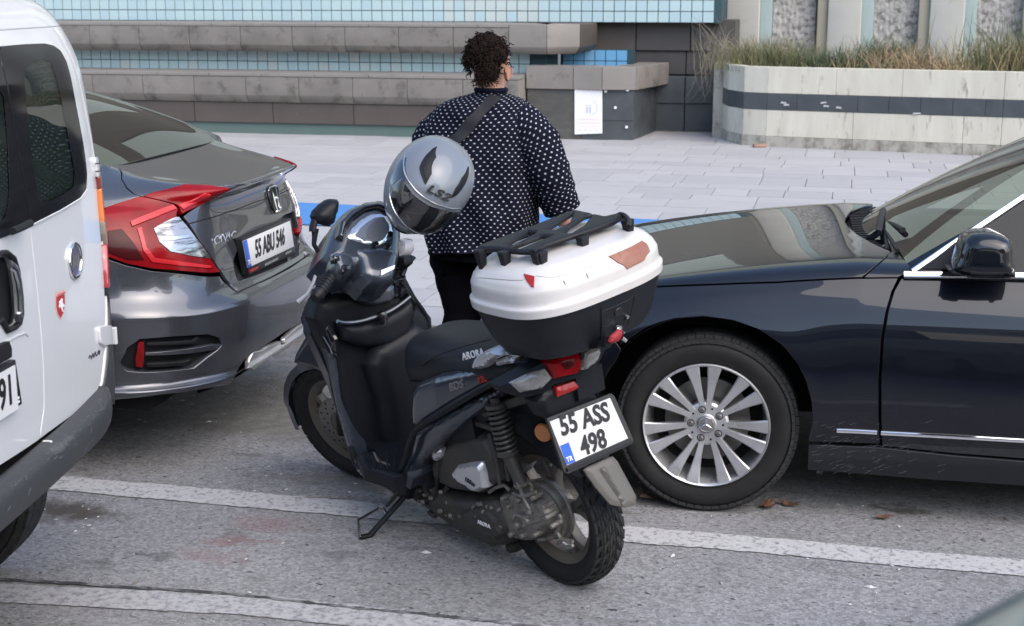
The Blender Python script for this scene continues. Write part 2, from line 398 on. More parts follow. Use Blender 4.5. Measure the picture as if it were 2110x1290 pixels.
    nb = NN(t, 'ShaderNodeTexNoise', i_Scale=14.0, i_Detail=8.0, i_Roughness=.7); L(ob, nb.inputs['Vector']); rb = t.nodes.new('ShaderNodeValToRGB'); rb.color_ramp.elements[0].position = .4; rb.color_ramp.elements[1].position = .62
    rb.color_ramp.elements[0].color = (.11, .103, .095, 1); rb.color_ramp.elements[1].color = (.20, .19, .178, 1); L(nb.outputs[0], rb.inputs[0])
    x = NN(t, 'ShaderNodeMix', data_type='RGBA'); L(r.outputs[0], x.inputs[0]); L(c, x.inputs[6]); L(rb.outputs[0], x.inputs[7]); c = x.outputs[2]
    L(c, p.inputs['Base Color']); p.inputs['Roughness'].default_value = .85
    b = NN(t, 'ShaderNodeBump'); b.inputs['Strength'].default_value = .9; b.inputs['Distance'].default_value = .010
    nh = NN(t, 'ShaderNodeTexNoise', i_Scale=75.0, i_Detail=7.0, i_Roughness=.7); L(ob, nh.inputs['Vector']); L(nh.outputs[0], b.inputs['Height']); L(b.outputs[0], p.inputs['Normal'])
    return m, c
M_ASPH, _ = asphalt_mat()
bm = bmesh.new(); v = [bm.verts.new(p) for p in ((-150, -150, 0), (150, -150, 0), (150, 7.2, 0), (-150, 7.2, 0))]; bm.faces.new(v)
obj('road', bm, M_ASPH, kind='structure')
bm = bmesh.new(); v = [bm.verts.new(p) for p in ((-150, 7.0, .07), (150, 7.0, .07), (150, 190, .07), (-150, 190, .07))]; bm.faces.new(v)
ground = obj('pavement', bm, mat('joint_grit', (.10, .098, .095), .95, bump=.5, bs=80), kind='structure')
# painted lines, worn through
def paint_mat(name, col, wear=(.22, .22, .23), lo=.50, hi=.60, sc=55.0):
    m = mat(name, col, .75, dirt=wear, ds=sc, dlo=lo, dhi=hi, bump=.5, bs=120); return m
def painted_line(name, pts, w, m, z=.004, z0=0.0, world=False):
    bm = bmesh.new(); top, bot = [], []
    p = pts if world else [ozp(x, y, z0) for x, y in pts]; p = resample([q[:2] for q in p], .015, False)
    j = np.cumsum(rs.randn(len(p), 2) * .0012, 0); j -= np.linspace(0, 1, len(p))[:, None] * j[-1]; j = np.clip(j, -.008, .008) + rs.randn(len(p), 2) * .0022
    a = [bm.verts.new((q[0], q[1] + w / 2 + jj[0], z0 + z)) for q, jj in zip(p, j)]; b = [bm.verts.new((q[0], q[1] - w / 2 + jj[1], z0 + z)) for q, jj in zip(p, j)]
    for i in range(len(p) - 1): bm.faces.new([b[i], b[i + 1], a[i + 1], a[i]])
    return obj(name, bm, m, kind='structure')
PW = paint_mat('worn_white_paint', (.47, .47, .47), lo=.50, hi=.62, sc=48)
painted_line('parking_line', [(-1500, 858), (130, 997), (790, 1056), (1290, 1102), (2110, 1172), (3500, 1290)], .135, PW)
painted_line('lane_line', [(-1500, 1110), (0, 1224), (521, 1250), (900, 1290), (2200, 1420)], .15, paint_mat('worn_white_paint_faint', (.42, .42, .425), lo=.46, hi=.62, sc=40))
bl = painted_line('blue_line', [(-16, 11.55), (10, 9.25)], 1.04, mat('blue_paint', (.055, .19, .47), .7, dirt=(.30, .36, .46), ds=30, dlo=.60, dhi=.75, var=(.075, .23, .50), vs=4), z=.005, z0=.12, world=True)
painted_line('road_crack', [(-400, 1178), (0, 1197), (200, 1207), (470, 1226), (700, 1251), (860, 1266), (1100, 1292), (1500, 1335)], .010, mat('crack_shade', (.05, .05, .052), .95, dirt=(.20, .20, .21), ds=14, dlo=.48, dhi=.6), z=.0065)
# kerb stones
M_KERB = mat('kerb_stone', (.36, .36, .37), .85, var=(.26, .26, .26), vs=5, bump=.4, bs=60)
def unit_box():
    bm = bmesh.new(); bx(bm, -.5, .5, -.5, .5, -.5, .5); bmesh.ops.recalc_face_normals(bm, faces=bm.faces)
    me = bpy.data.meshes.new('block'); bm.to_mesh(me); bm.free(); return me
def piece(name, me, m, x0, x1, y0, y1, z0, z1, parent=None, tilt=0.0, kind=None):
    o = bpy.data.objects.new(name, me); COL.objects.link(o); o.location = ((x0 + x1) / 2, (y0 + y1) / 2, (z0 + z1) / 2); o.scale = (x1 - x0, y1 - y0, z1 - z0)
    o.rotation_euler = (rs.uniform(-1, 1) * tilt, rs.uniform(-1, 1) * tilt, 0)
    if parent: o.parent = parent
    return o
def with_mat(me, m):
    me = me.copy(); me.materials.append(m); return me
UB = unit_box(); kb = with_mat(UB, M_KERB); kb.name = 'kerb_stone'
kerb = thing('kerb', 'pale stone kerb edging the pavement behind the parked cars', 'kerb'); kerb['kind'] = 'structure'; del kerb['category']; del kerb['label']
for i in range(30): piece('kerb_stone', kb, None, -13 + .7 * i, -13 + .7 * i + .694, 7.0, 7.15, -.02, .121, kerb)
# pavement slabs in courses of uneven width
def slab_mats():
    out = []
    for k, c in enumerate(((.375, .37, .375), (.39, .385, .39), (.35, .347, .355))):
        out.append(mat('pavement_slab_%s' % 'abc'[k], c, .8, var=(c[0] * .88, c[1] * .88, c[2] * .9), vs=3.2, vamt=.7, dirt=(.27, .265, .265), ds=2.6, dlo=.54, dhi=.85, bump=.25, bs=30, stretch=(1, 1, 1)))
    return out
SM = slab_mats()
def paverb():
    bm = bmesh.new(); bx(bm, -.5, .5, -.5, .5, -.5, .5); bmesh.ops.recalc_face_normals(bm, faces=bm.faces); me = bpy.data.meshes.new('paving_slab'); bm.to_mesh(me); bm.free(); return me
PV = [with_mat(UB, m) for m in SM]
slabs = []; y = 7.156; row = 0
heights = [.30, .45, .30, .60, .30, .45]
while y < 18.9:
    h = heights[row % 6]; x = -22 - rs.uniform(0, .6)
    while x < 9:
        w = rs.choice([.30, .40, .55, .70]); slabs.append((x, x + w, y, y + h)); x += w
    y += h; row += 1
def seen(s):
    q = proj([(s[0] + s[1]) / 2, (s[2] + s[3]) / 2, .12]); return -60 < q[0] < 2170 and -20 < q[1] < 1300
vis = sorted([s for s in slabs if seen(s)], key=lambda s: s[2])[:300]; vs_ = set(vis)
for s in vis:
    dz = rs.uniform(-.0015, .0015); piece('paving_slab', PV[rs.randint(3)], None, s[0] + .003, s[1] - .003, s[2] + .0015, s[3] - .0015, .05, .1185 + dz, ground)
bms = [bmesh.new() for _ in SM]
for s in slabs:
    if s not in vs_: bx(bms[rs.randint(3)], s[0] + .003, s[1] - .003, s[2] + .0015, s[3] - .0015, .05, .1185 + rs.uniform(-.0015, .0015))
for b, m in zip(bms, SM): obj('paving_slab', b, m, ground, kind='stuff')

# ------------------------------------------------------------------ stone and tile fountain
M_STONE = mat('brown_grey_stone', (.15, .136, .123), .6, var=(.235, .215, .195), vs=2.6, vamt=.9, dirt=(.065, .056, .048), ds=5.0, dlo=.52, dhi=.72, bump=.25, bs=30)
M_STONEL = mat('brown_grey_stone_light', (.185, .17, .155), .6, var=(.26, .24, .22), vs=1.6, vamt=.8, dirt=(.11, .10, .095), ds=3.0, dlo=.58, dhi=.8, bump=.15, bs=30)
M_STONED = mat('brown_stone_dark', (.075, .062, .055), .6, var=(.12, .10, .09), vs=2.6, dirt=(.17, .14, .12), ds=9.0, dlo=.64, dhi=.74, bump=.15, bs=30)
M_BLACK = mat('black_stone', (.045, .050, .056), .45, var=(.085, .095, .10), vs=3.0, vamt=.8, dirt=(.16, .17, .175), ds=6.0, dlo=.62, dhi=.86, rvar=.15)
M_BLACKW = mat('black_stone_limescale', (.052, .048, .047), .55, var=(.10, .09, .085), vs=2.0, dirt=(.26, .26, .27), ds=2.6, dlo=.62, dhi=.74)
M_GREEN = mat('green_base_render', (.10, .15, .135), .7, var=(.075, .11, .10), vs=3)
TILES = [mat('blue_tile_%s' % 'abcd'[k], c, .22, var=v, vs=30, vamt=.5, coat=.3) for k, (c, v) in enumerate((((.40, .53, .55), (.42, .55, .56)), ((.42, .55, .565), (.40, .52, .54)), ((.38, .51, .55), (.40, .53, .55)), ((.46, .53, .52), (.42, .50, .50))))]
TBLUE = [mat('deep_blue_tile_%s' % 'ab'[k], c, .2, coat=.3) for k, c in enumerate(((.16, .40, .66), (.20, .44, .68)))]
M_GROUT = mat('grout', (.035, .07, .085), .9)
fountain = thing('fountain', 'stepped fountain of brown grey stone ledges and pale blue tile bands behind the pavement', 'fountain')
TB = [with_mat(UB, m) for m in TILES]; TB2 = [with_mat(UB, m) for m in TBLUE]
def tiles(x0, x1, Y, z0, rows, pitch, mats, parent, g=.010, joined=None, pick=None):
    n = int((x1 - x0) / pitch)
    for r in range(rows):
        for i in range(n):
            a = x0 + i * pitch; b = z0 + r * pitch
            k = rs.randint(3) if pick is None else pick(a)
            if joined is not None: bx(joined, a + g / 2, a + pitch - g / 2, Y, Y + .02, b + g / 2, b + pitch - g / 2)
            else: piece('tile', mats[k % len(mats)], None, a + g / 2, a + pitch - g / 2, Y + rs.uniform(-.001, .001), Y + .02, b + g / 2, b + pitch - g / 2, parent, tilt=.004)
def ledge_piece(name, x0, x1, prof, m, g=.003, parent=fountain):
    bm = bmesh.new(); a = [bm.verts.new((x0 + g, *p)) for p in prof]; b = [bm.verts.new((x1 - g, *p)) for p in prof]; k = len(prof)
    bm.faces.new(a); bm.faces.new(b[::-1])
    for i in range(k): bm.faces.new([a[i], b[i], b[(i + 1) % k], a[(i + 1) % k]])
    bmesh.ops.recalc_face_normals(bm, faces=bm.faces); return obj(name, bm, m, parent, bevel=.004, seg=1)
for i in range(16):       # lower ledge: 0.67 m stones, a cap course on each
    x0 = -3.70 - .67 * (i + 1); x1 = x0 + .67; dy = rs.uniform(-.003, .003)
    ledge_piece('ledge_stone', x0, x1, [(16.40 + dy, .808), (16.40 + dy, .591), (16.475, .50), (17.1, .50), (17.1, .808)], M_STONE)
    ledge_piece('cap_stone', x0 + .2, x1 + .2 if i else x1, [(16.392, .852), (16.392, .812), (17.12, .812), (17.12, .852)], M_STONEL)
for i in range(11):
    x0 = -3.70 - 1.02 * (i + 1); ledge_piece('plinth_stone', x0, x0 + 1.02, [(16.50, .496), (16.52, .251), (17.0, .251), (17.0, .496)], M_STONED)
box('green_base', -14, -3.70, 16.56, 17.0, .05, .249, M_GREEN, fountain)
box('grout_wall', -14, -3.55, 17.155, 17.9, .8, 1.13, M_GROUT, fountain)
tiles(-14 + .02, -3.62, 17.135, .852 - .03, 2, .133, TB, fountain, pick=lambda a: 3 if rs.rand() < .12 else rs.randint(3))
UX = -3.92
for i in range(15):
    x0 = UX - .67 * (i + 1); dy = rs.uniform(-.003, .003)
    ledge_piece('ledge_stone', x0, x0 + .67, [(16.80 + dy, 1.385), (16.80 + dy, 1.166), (16.87, 1.083), (17.6, 1.083), (17.6, 1.385)], M_STONE)
    ledge_piece('cap_stone', x0 + .3, x0 + .97 if i else x0 + .67, [(16.795, 1.425), (16.795, 1.389), (17.86, 1.389), (17.86, 1.425)], M_STONEL)
# the upper ledge turns back at its right end in two mitred stones
def mitre(pa, pb, zs, name, m):
    bm = bmesh.new(); prof = []
    for (x, y, nx, ny) in (pa, pb):
        prof.append([bm.verts.new(p) for p in ((x, y, zs[1]), (x - nx * .0, y - ny * .0, zs[2]), (x + nx * .07, y + ny * .07, zs[0]), (x + nx * .9, y + ny * .9, zs[0]), (x + nx * .9, y + ny * .9, zs[1]))])
    a, b = prof; bm.faces.new(a); bm.faces.new(b[::-1])
    for i in range(5): bm.faces.new([a[i], b[i], b[(i + 1) % 5], a[(i + 1) % 5]])
    bmesh.ops.recalc_face_normals(bm, faces=bm.faces); obj(name, bm, m, fountain, bevel=.004, seg=1)
mitre((UX + .003, 16.80, 0, 1), (UX + .45, 16.80, -.1, 1), (1.083, 1.426, 1.166), 'ledge_stone', M_STONEL)
mitre((UX + .455, 16.80, -.1, 1), (UX + .80, 17.05, -.8, .9), (1.083, 1.427, 1.166), 'ledge_stone', M_STONEL)
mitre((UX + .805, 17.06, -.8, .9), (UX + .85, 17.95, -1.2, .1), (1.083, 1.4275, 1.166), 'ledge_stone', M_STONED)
# pool side below the mitred end, and the deep blue tiles of the basin behind
box('grout_wall', -3.55, -2.62, 18.07, 18.11, .6, 1.10, M_GROUT, fountain)
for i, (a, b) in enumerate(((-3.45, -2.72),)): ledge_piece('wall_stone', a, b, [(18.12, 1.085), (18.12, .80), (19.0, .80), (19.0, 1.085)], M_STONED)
tiles(-3.52, -2.62, 18.05, .825, 2, .135, TB2, fountain)
# tiled back wall
box('grout_wall', -14, -1.56, 17.92, 18.6, 1.428, 1.975, M_GROUT, fountain)
tiles(-11.6, -1.60, 17.90, 1.43, 2, .1345, TB, fountain, pick=lambda a: 3 if -5.2 < a < -3.9 and rs.rand() < .7 else rs.randint(3))
bm = bmesh.new(); tiles(-11.6, -1.60, 17.90, 1.43 + .269, 2, .1345, TB, fountain, joined=bm); obj('tile', bm, TILES[1], fountain, kind='stuff')
facade = thing('facade', 'brown grey rendered facade with pale green window bays above the tiled fountain wall', 'building')
M_FAC = mat('brown_grey_render', (.15, .135, .11), .8, var=(.13, .12, .105), vs=1)
box('wall', -30, -1.56, 17.90, 18.6, 1.98, 7.8, M_FAC, facade); box('upper_wall', -30, 9, 17.95, 19.0, 7.82, 11.5, mat('pale_green_wall', (.48, .53, .44), .7, var=(.40, .44, .37), vs=.6), facade); M_BAY = mat('pale_bay', (.40, .44, .38), .5)
for i in range(9): box('window_bay', -27 + i * 2.9, -25.4 + i * 2.9, 17.84, 17.897, 3.6, 6.8, M_BAY, facade)
# dark stone wall right of the ledge, with limescale
for i, (a, b) in enumerate(((-3.45, -2.62), (-2.615, -1.95), (-1.945, -1.4))):
    ledge_piece('wall_stone', a, b, [(18.12, 1.46), (18.12, 1.09), (18.8, 1.09), (18.8, 1.46)], M_BLACKW if i else M_STONED)
for i, (a, b) in enumerate(((-2.7, -2.0), (-1.995, -1.3))):
    ledge_piece('wall_stone', a, b, [(18.16, 1.085), (18.16, .80), (19.0, .80), (19.0, 1.085)], M_BLACKW)
for i, (a, b) in enumerate(((-2.45, -1.98), (-1.975, -1.3))):
    ledge_piece('step_stone', a, b, [(17.95, .46), (17.95, .10), (18.84, .10), (18.84, .46)], M_BLACK)
    ledge_piece('step_stone', a, b, [(17.93, .785), (17.93, .464), (18.86, .464), (18.86, .785)], M_BLACK)
# corner block carrying the notice
def prismz(name, P, z0, z1, m, parent=fountain, bev=.004):
    bm = bmesh.new(); poly(bm, [(p[0], p[1], z1) for p in P], z1 - z0, (0, 0, 1)); bmesh.ops.recalc_face_normals(bm, faces=bm.faces); return obj(name, bm, m, parent, bevel=bev, seg=1)
A0, A1, A2, A3, A4 = (-3.69, 16.70), (-3.13, 16.685), (-2.79, 16.66), (-2.40, 16.72), (-2.18, 17.95)
BK = (-.0, .55)
for a, b, m in ((A0, A1, M_STONE), (A1, A2, M_STONEL), (A2, A3, M_STONEL)):
    prismz('cap_stone', [(a[0] + .003, a[1]), (b[0] - .003, b[1]), (b[0] - .003 - (.25 if b is A3 else 0), b[1] + .35), (a[0] + .003, a[1] + .35)], .695, .955, m)
A34 = ((A3[0] + A4[0]) / 2, (A3[1] + A4[1]) / 2)
for a, b in ((A3, A34), (A34, A4)):
    prismz('cap_stone', [(a[0], a[1] + .003), (b[0], b[1] - .003), (b[0] - .38, b[1] - .003), (a[0] - .25, a[1] + .36 if a is A3 else a[1] + .003)], .695, .955, M_STONE)
prismz('block_stone', [(-3.68, 16.73), (-3.04, 16.72), (-3.04, 17.2), (-3.68, 17.2)], .10, .692, mat('veined_dark_stone', (.055, .055, .052), .5, var=(.10, .095, .085), vs=5, vamt=1.0, dirt=(.20, .19, .17), ds=11, dlo=.60, dhi=.78, stretch=(1, 1, 2.2)))
prismz('block_stone', [(-3.035, 16.72), (-2.43, 16.74), (-2.5, 17.2), (-3.035, 17.2)], .34, .692, M_BLACK)
prismz('block_stone', [(-3.035, 16.722), (-2.43, 16.742), (-2.5, 17.2), (-3.035, 17.2)], .10, .337, M_BLACK)
prismz('block_stone', [(-2.43, 16.745), (-2.30, 18.2), (-2.6, 18.2), (-2.5, 17.2)], .10, .692, M_BLACK)
M_SPOT = mat('white_dab', (.7, .7, .7), .6)
for x, y in ((1248, 188), (1293, 185), (1268, 222), (1291, 262)):
    p = oyp(x, y, 16.72); bm = bmesh.new(); lathe(bm, [(0, .012), (.016, .010), (.018, 0)], p, (0, -1, 0), 10); obj('adhesive_dab', bm, M_SPOT, fountain)
# notice
M_PAPER = mat('notice_paper', (.74, .74, .78), .6, var=(.68, .68, .72), vs=8)
q = [oyp(x, y, 16.70) for x, y in ((1184, 183), (1241, 181), (1241, 275), (1184, 277))]
notice = slab('notice', q, .004, M_PAPER, n=(0, -1, 0)); tag(notice, 'white paper notice stuck on the dark stone corner block of the fountain', 'notice')
M_INKF = mat('faded_ink', (.38, .46, .66), .7); M_INKR = mat('faded_red_ink', (.72, .50, .52), .7)
nc = np.mean(q, 0)
bm = bmesh.new()
for k in range(22):
    a0 = 1.2 - k * .12; a1 = a0 - .08
    v = [bm.verts.new((nc[0] + .02 + r * math.cos(a), 16.6975, nc[2] + .04 + r * math.sin(a))) for r, a in ((.085, a0), (.085, a1), (.078, a1), (.078, a0))]; bm.faces.new(v)
obj('printed_ring', bm, M_INKF, notice)
bm = bmesh.new()
for dx in (-.015, .02): bx(bm, nc[0] + dx - .008, nc[0] + dx + .008, 16.697, 16.699, nc[2] - .02, nc[2] + .05); lathe(bm, [(0, .001), (.008, .001)], (nc[0] + dx, 16.6972, nc[2] + .065), (0, 1, 0), 8)
obj('printed_figures', bm, M_INKF, notice)
bm = bmesh.new()
for z, n, w in ((.235, 5, .03), (-.10, 8, .022), (-.14, 9, .02), (-.18, 6, .02), (-.22, 4, .02)):
    for k in range(n): x = nc[0] - .13 + (k + .5) * .26 / n; bx(bm, x - w / 2.6, x + w / 2.6, 16.697, 16.699, nc[2] + z, nc[2] + z + .012)
obj('printed_text', bm, M_INKR, notice, kind='stuff')

# ------------------------------------------------------------------ planter and pilastered wall on the right
M_WHITE = mat('dirty_white_render', (.60, .575, .485), .8, var=(.47, .445, .37), vs=2.5, vamt=1.0, dirt=(.23, .20, .155), ds=6.0, dlo=.57, dhi=.72, bump=.2, bs=35, stretch=(2.6, 2.6, .5))
M_WHITES = mat('stained_white_render', (.42, .405, .355), .8, var=(.31, .295, .25), vs=3, vamt=.9, dirt=(.13, .115, .09), ds=7.0, dlo=.46, dhi=.66, bump=.2, bs=35, stretch=(1, 1, .6))
planter = thing('planter', 'long white rendered planter wall with a black tile band and a kinked left end', 'planter')
PL = [(-1.56, 17.75), (-1.47, 17.3), (-1.08, 16.43), (1.54, 15.93), (7.0, 14.9)]
PL = [(-1.49, 17.4), (-1.36, 16.85), (-1.16, 16.50), (-.90, 16.39), (1.54, 15.93), (7.0, 14.9)]
def run(P, joints, z0, z1, off, name, mt, th=.12, cap=False):
    """stones along a plan polyline, cut at the given joint distances"""
    P = [np.array(p) for p in P]
    for i in range(len(P) - 1):
        a, b = P[i], P[i + 1]; d = b - a; L = np.linalg.norm(d); d /= L; n = np.array([d[1], -d[0]])
        js = [0.0] + [j for j in joints[i] if j < L] + [L]
        for s, e in zip(js, js[1:]):
            q0, q1 = a + d * (s + .0015), a + d * (e - .0015); o = n * off
            prismz(name, [q0 + o, q1 + o, q1 - n * th, q0 - n * th], z0, z1, mt(rs) if callable(mt) else mt, planter, .003)
jw = [[.3], [1.0, 1.55, 2.2], [.9, 1.9, 2.8, 3.9]]; jb = [[.3], [.2], [], [.33 * k for k in range(1, 9)], [.33 * k for k in range(1, 17)]]
run(PL, [[.3], [], [], [.75, 1.45], [1.1, 2.2, 3.3, 4.4]], .705, .99, 0, 'render_panel', M_WHITE)
run(PL, jb, .525, .702, .006, 'black_tile', M_BLACK)
run(PL, [[], [], [], [.95, 2.1], [1.1, 2.2, 3.3, 4.4]], .235, .522, 0, 'render_panel', M_WHITE)
run(PL, [[], [], [], [.95, 2.1], [1.1, 2.2, 3.3, 4.4]], .10, .233, .004, 'stained_panel', M_WHITES)
box('planter_end', -1.57, -1.35, 17.25, 18.9, .1, .985, M_WHITES, planter, bevel=.01)
M_SOIL = mat('soil', (.07, .055, .04), .95, bump=1, bs=30, var=(.12, .10, .07), vs=8)
prismz('soil', [(-1.30, 17.28), (-1.0, 16.6), (-.85, 16.5), (1.5, 16.02), (7, 15.0), (7, 19.3), (-1.35, 19.3)], .5, .93, M_SOIL, planter, 0)
hall = thing('pilastered_wall', 'tall white pilastered facade with rough concrete panels rising behind the weedy planter', 'building')
M_PIL = mat('pilaster_render', (.58, .57, .52), .75, var=(.46, .46, .43), vs=1.5, vamt=.9, dirt=(.34, .32, .27), ds=5, dlo=.60, dhi=.8)
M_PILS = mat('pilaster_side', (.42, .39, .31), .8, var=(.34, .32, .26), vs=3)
M_PALEG = mat('pale_green_render', (.38, .47, .47), .6, var=(.30, .40, .40), vs=4)
def rough_mat():
    m = mat('rough_cast_concrete', (.36, .35, .33), .95, dirt=(.16, .15, .14), ds=14, dlo=.50, dhi=.62, var=(.46, .45, .43), vs=5); t = m.node_tree
    return m
M_ROUGH = rough_mat()
xs = [-1.585, -.33, .90, 2.13, 3.36, 4.6]
for k, x in enumerate(xs):
    w = .41; pts = [(x, 19.0, 9), (x, 19.0, .95), (x + .02, 19.0, .93), (x + w - .02, 19.0, .93), (x + w, 19.0, .95), (x + w, 19.0, 9)]
    slab('pilaster', pts, .25, M_PIL, hall, n=(0, -1, 0), bevel=.008)
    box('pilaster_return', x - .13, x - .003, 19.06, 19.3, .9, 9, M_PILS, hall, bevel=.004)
    box('pale_strip', x + w + .003, x + w + .15, 19.12, 19.3, .9, 9, M_PALEG, hall, bevel=.004)
    # rough panel: real relief
    x0, x1 = x + w + .155, x + 1.235 - .135; bm = bmesh.new(); nx, nz = 30, 150; vv = []
    for j in range(nz + 1):
        for i in range(nx + 1):
            X_ = x0 + (x1 - x0) * i / nx; Z_ = .9 + (5.0 - .9) * j / nz; n_ = math.sin(X_ * 61 + 3 * math.sin(Z_ * 37)) * math.sin(Z_ * 83 + 2.2 * math.sin(X_ * 29)); vv.append(bm.verts.new((X_, 19.2 - .018 * n_ - .012 * rs.rand(), Z_)))
    for j in range(nz):
        for i in range(nx): a = j * (nx + 1) + i; bm.faces.new([vv[a], vv[a + 1], vv[a + nx + 2], vv[a + nx + 1]])
    obj('rough_panel', bm, M_ROUGH, hall, ang=180); box('rough_panel', x0, x1, 19.19, 19.3, 5.0, 9, M_ROUGH, hall)
box('rear_wall', -1.6, 7, 19.3, 19.5, .1, 9, M_PILS, hall)
bm = bmesh.new()
for x, y, w in ((1608, 213, 18), (1614, 218, 14), (1690, 214, 14), (1696, 220, 18), (1722, 223, 24), (1880, 236, 18)):
    yy = 16.43 - (ozp(x, 215, .6)[0] + 1.08) * .191 - .022; a = oyp(x, y, yy); b_ = oyp(x + w, y + rs.uniform(-2, 4), yy); poly(bm, [a, b_, b_ + (0, 0, .014), a + (.01, 0, .02)], .002, (0, -1, 0))
for x in (): yy = 16.43 - (ozp(x, 215, .6)[0] + 1.08) * .191 - .0105; a = oyp(x, 230, yy); poly(bm, [a, a + (.012, 0, 0), a + (.016, 0, .10), a + (.006, 0, .10)], .002, (0, -1, 0))
obj('paint_scratches', bm, mat('limescale', (.40, .40, .40), .8), planter, kind='stuff')
# weeds
def blades(name, n, spot, hh, lean, wd, m, label, seg=4, cat='weeds'):
    V, F = [], []
    for _ in range(n):
        x, y, z = spot(); h = hh() ; a = rs.uniform(0, 2 * PI); l = lean() * h; ca, sa = math.cos(a), math.sin(a); b = rs.uniform(0, 2 * PI); w = wd * rs.uniform(.6, 1.4); k = len(V); bend = rs.uniform(1.3, 2.6)
        for s in range(seg + 1):
            t = s / seg; r = l * t ** bend; ww = w * (1 - t) ** .7 + .0006; zz = z + h * (t - .25 * (l / h) * t * t); c = (x + ca * r, y + sa * r)
            V.append((c[0] - math.cos(b) * ww, c[1] - math.sin(b) * ww, zz)); V.append((c[0] + math.cos(b) * ww, c[1] + math.sin(b) * ww, zz))
        for s in range(seg): q = k + 2 * s; F.append((q, q + 1, q + 3, q + 2))
    me = bpy.data.meshes.new(name); me.from_pydata(V, [], F); o = link(name, me, m, kind='stuff'); return tag(o, label)
def leafmat(name, c, v): return mat(name, c, .7, var=v, vs=5, vamt=1.0)
MG = leafmat('weed_green', (.13, .14, .065), (.24, .22, .11)); MG2 = leafmat('weed_green_deep', (.06, .085, .045), (.11, .13, .07)); MS = leafmat('weed_straw', (.40, .31, .18), (.28, .20, .12)); MTW = leafmat('dry_twig', (.17, .15, .12), (.24, .21, .17))
cl = [(rs.uniform(-1.35, 6.5), rs.uniform(.1, 1.0), rs.uniform(.5, 1)) for _ in range(70)]
def yfr(x): return 16.5 - max(0, x + 1.0) * .19
def sp_any(x0, x1, y1=2.2):
    def f(): x = rs.uniform(x0, x1); return x, yfr(x) + .1 + rs.rand() ** 1.6 * y1, .92
    return f
def sp_cl(cx, r, d=.3):
    def f(): x = cx + rs.randn() * r; return x, yfr(x) + d + abs(rs.randn()) * .35, .92
    return f
blades('weeds', 4200, sp_any(-1.35, 6.5), lambda: rs.uniform(.04, .20), lambda: rs.uniform(.2, 1.2), .0035, MG, 'low green weeds along the whole planter')
blades('weeds', 1000, sp_cl(-.95, .27, .35), lambda: rs.uniform(.12, .46), lambda: rs.uniform(.1, .8), .004, MG, 'tall green weed clump at the left end of the planter')
blades('weeds', 260, sp_cl(-1.2, .16, .6), lambda: rs.uniform(.2, .5), lambda: rs.uniform(.4, 1.1), .0035, MTW, 'grey brown weed stalks leaning over the left end of the planter')
blades('weeds', 700, sp_cl(-.3, .3, .3), lambda: rs.uniform(.1, .35), lambda: rs.uniform(.1, .8), .006, MG2, 'dark leafy weeds by the second pilaster')
blades('weeds', 900, sp_cl(.35, .2, .5), lambda: rs.uniform(.12, .46), lambda: rs.uniform(.1, .8), .005, MG2, 'dark green weeds between the second and third pilasters')
blades('dry_grass', 600, sp_cl(.55, .28, .15), lambda: rs.uniform(.15, .42), lambda: rs.uniform(.2, .9), .004, MS, 'straw coloured dry grass in the middle of the planter')
blades('dry_grass', 450, sp_cl(.95, .13, .0), lambda: rs.uniform(.06, .2), lambda: rs.uniform(.6, 1.4), .004, MS, 'small pale tuft of dry grass spilling over the planter rim')
blades('dry_grass', 450, sp_cl(2.0, .35, .2), lambda: rs.uniform(.15, .5), lambda: rs.uniform(.1, .8), .004, MS, 'tall straw coloured grass at the right of the planter')
blades('weeds', 1000, sp_cl(2.2, .45, .5), lambda: rs.uniform(.2, .75), lambda: rs.uniform(.05, .6), .006, MG2, 'tall dark weeds at the right of the planter')
blades('weeds', 700, sp_cl(1.6, .35, .3), lambda: rs.uniform(.15, .55), lambda: rs.uniform(.1, .6), .005, MG, 'green weeds between the third and fourth pilasters')
def hang():
    z = rs.uniform(.85, 1.15); return -1.5 + rs.randn() * .1 - .1, 17.6 + rs.uniform(-.4, .6), z
blades('dry_creeper', 220, hang, lambda: rs.uniform(.3, .55) * (1 if rs.rand() < .4 else -1), lambda: rs.uniform(.3, .9), .003, MTW, 'dry grey creeper trailing over the left end of the planter', cat='creeper')
# moss and litter in the niche
blades('moss', 900, lambda: (rs.uniform(-2.4, -1.55), rs.uniform(17.9, 18.28), .118), lambda: rs.uniform(.004, .02), lambda: .6, .006, leafmat('moss', (.12, .12, .05), (.2, .18, .09)), 'moss and litter along the foot of the dark niche')
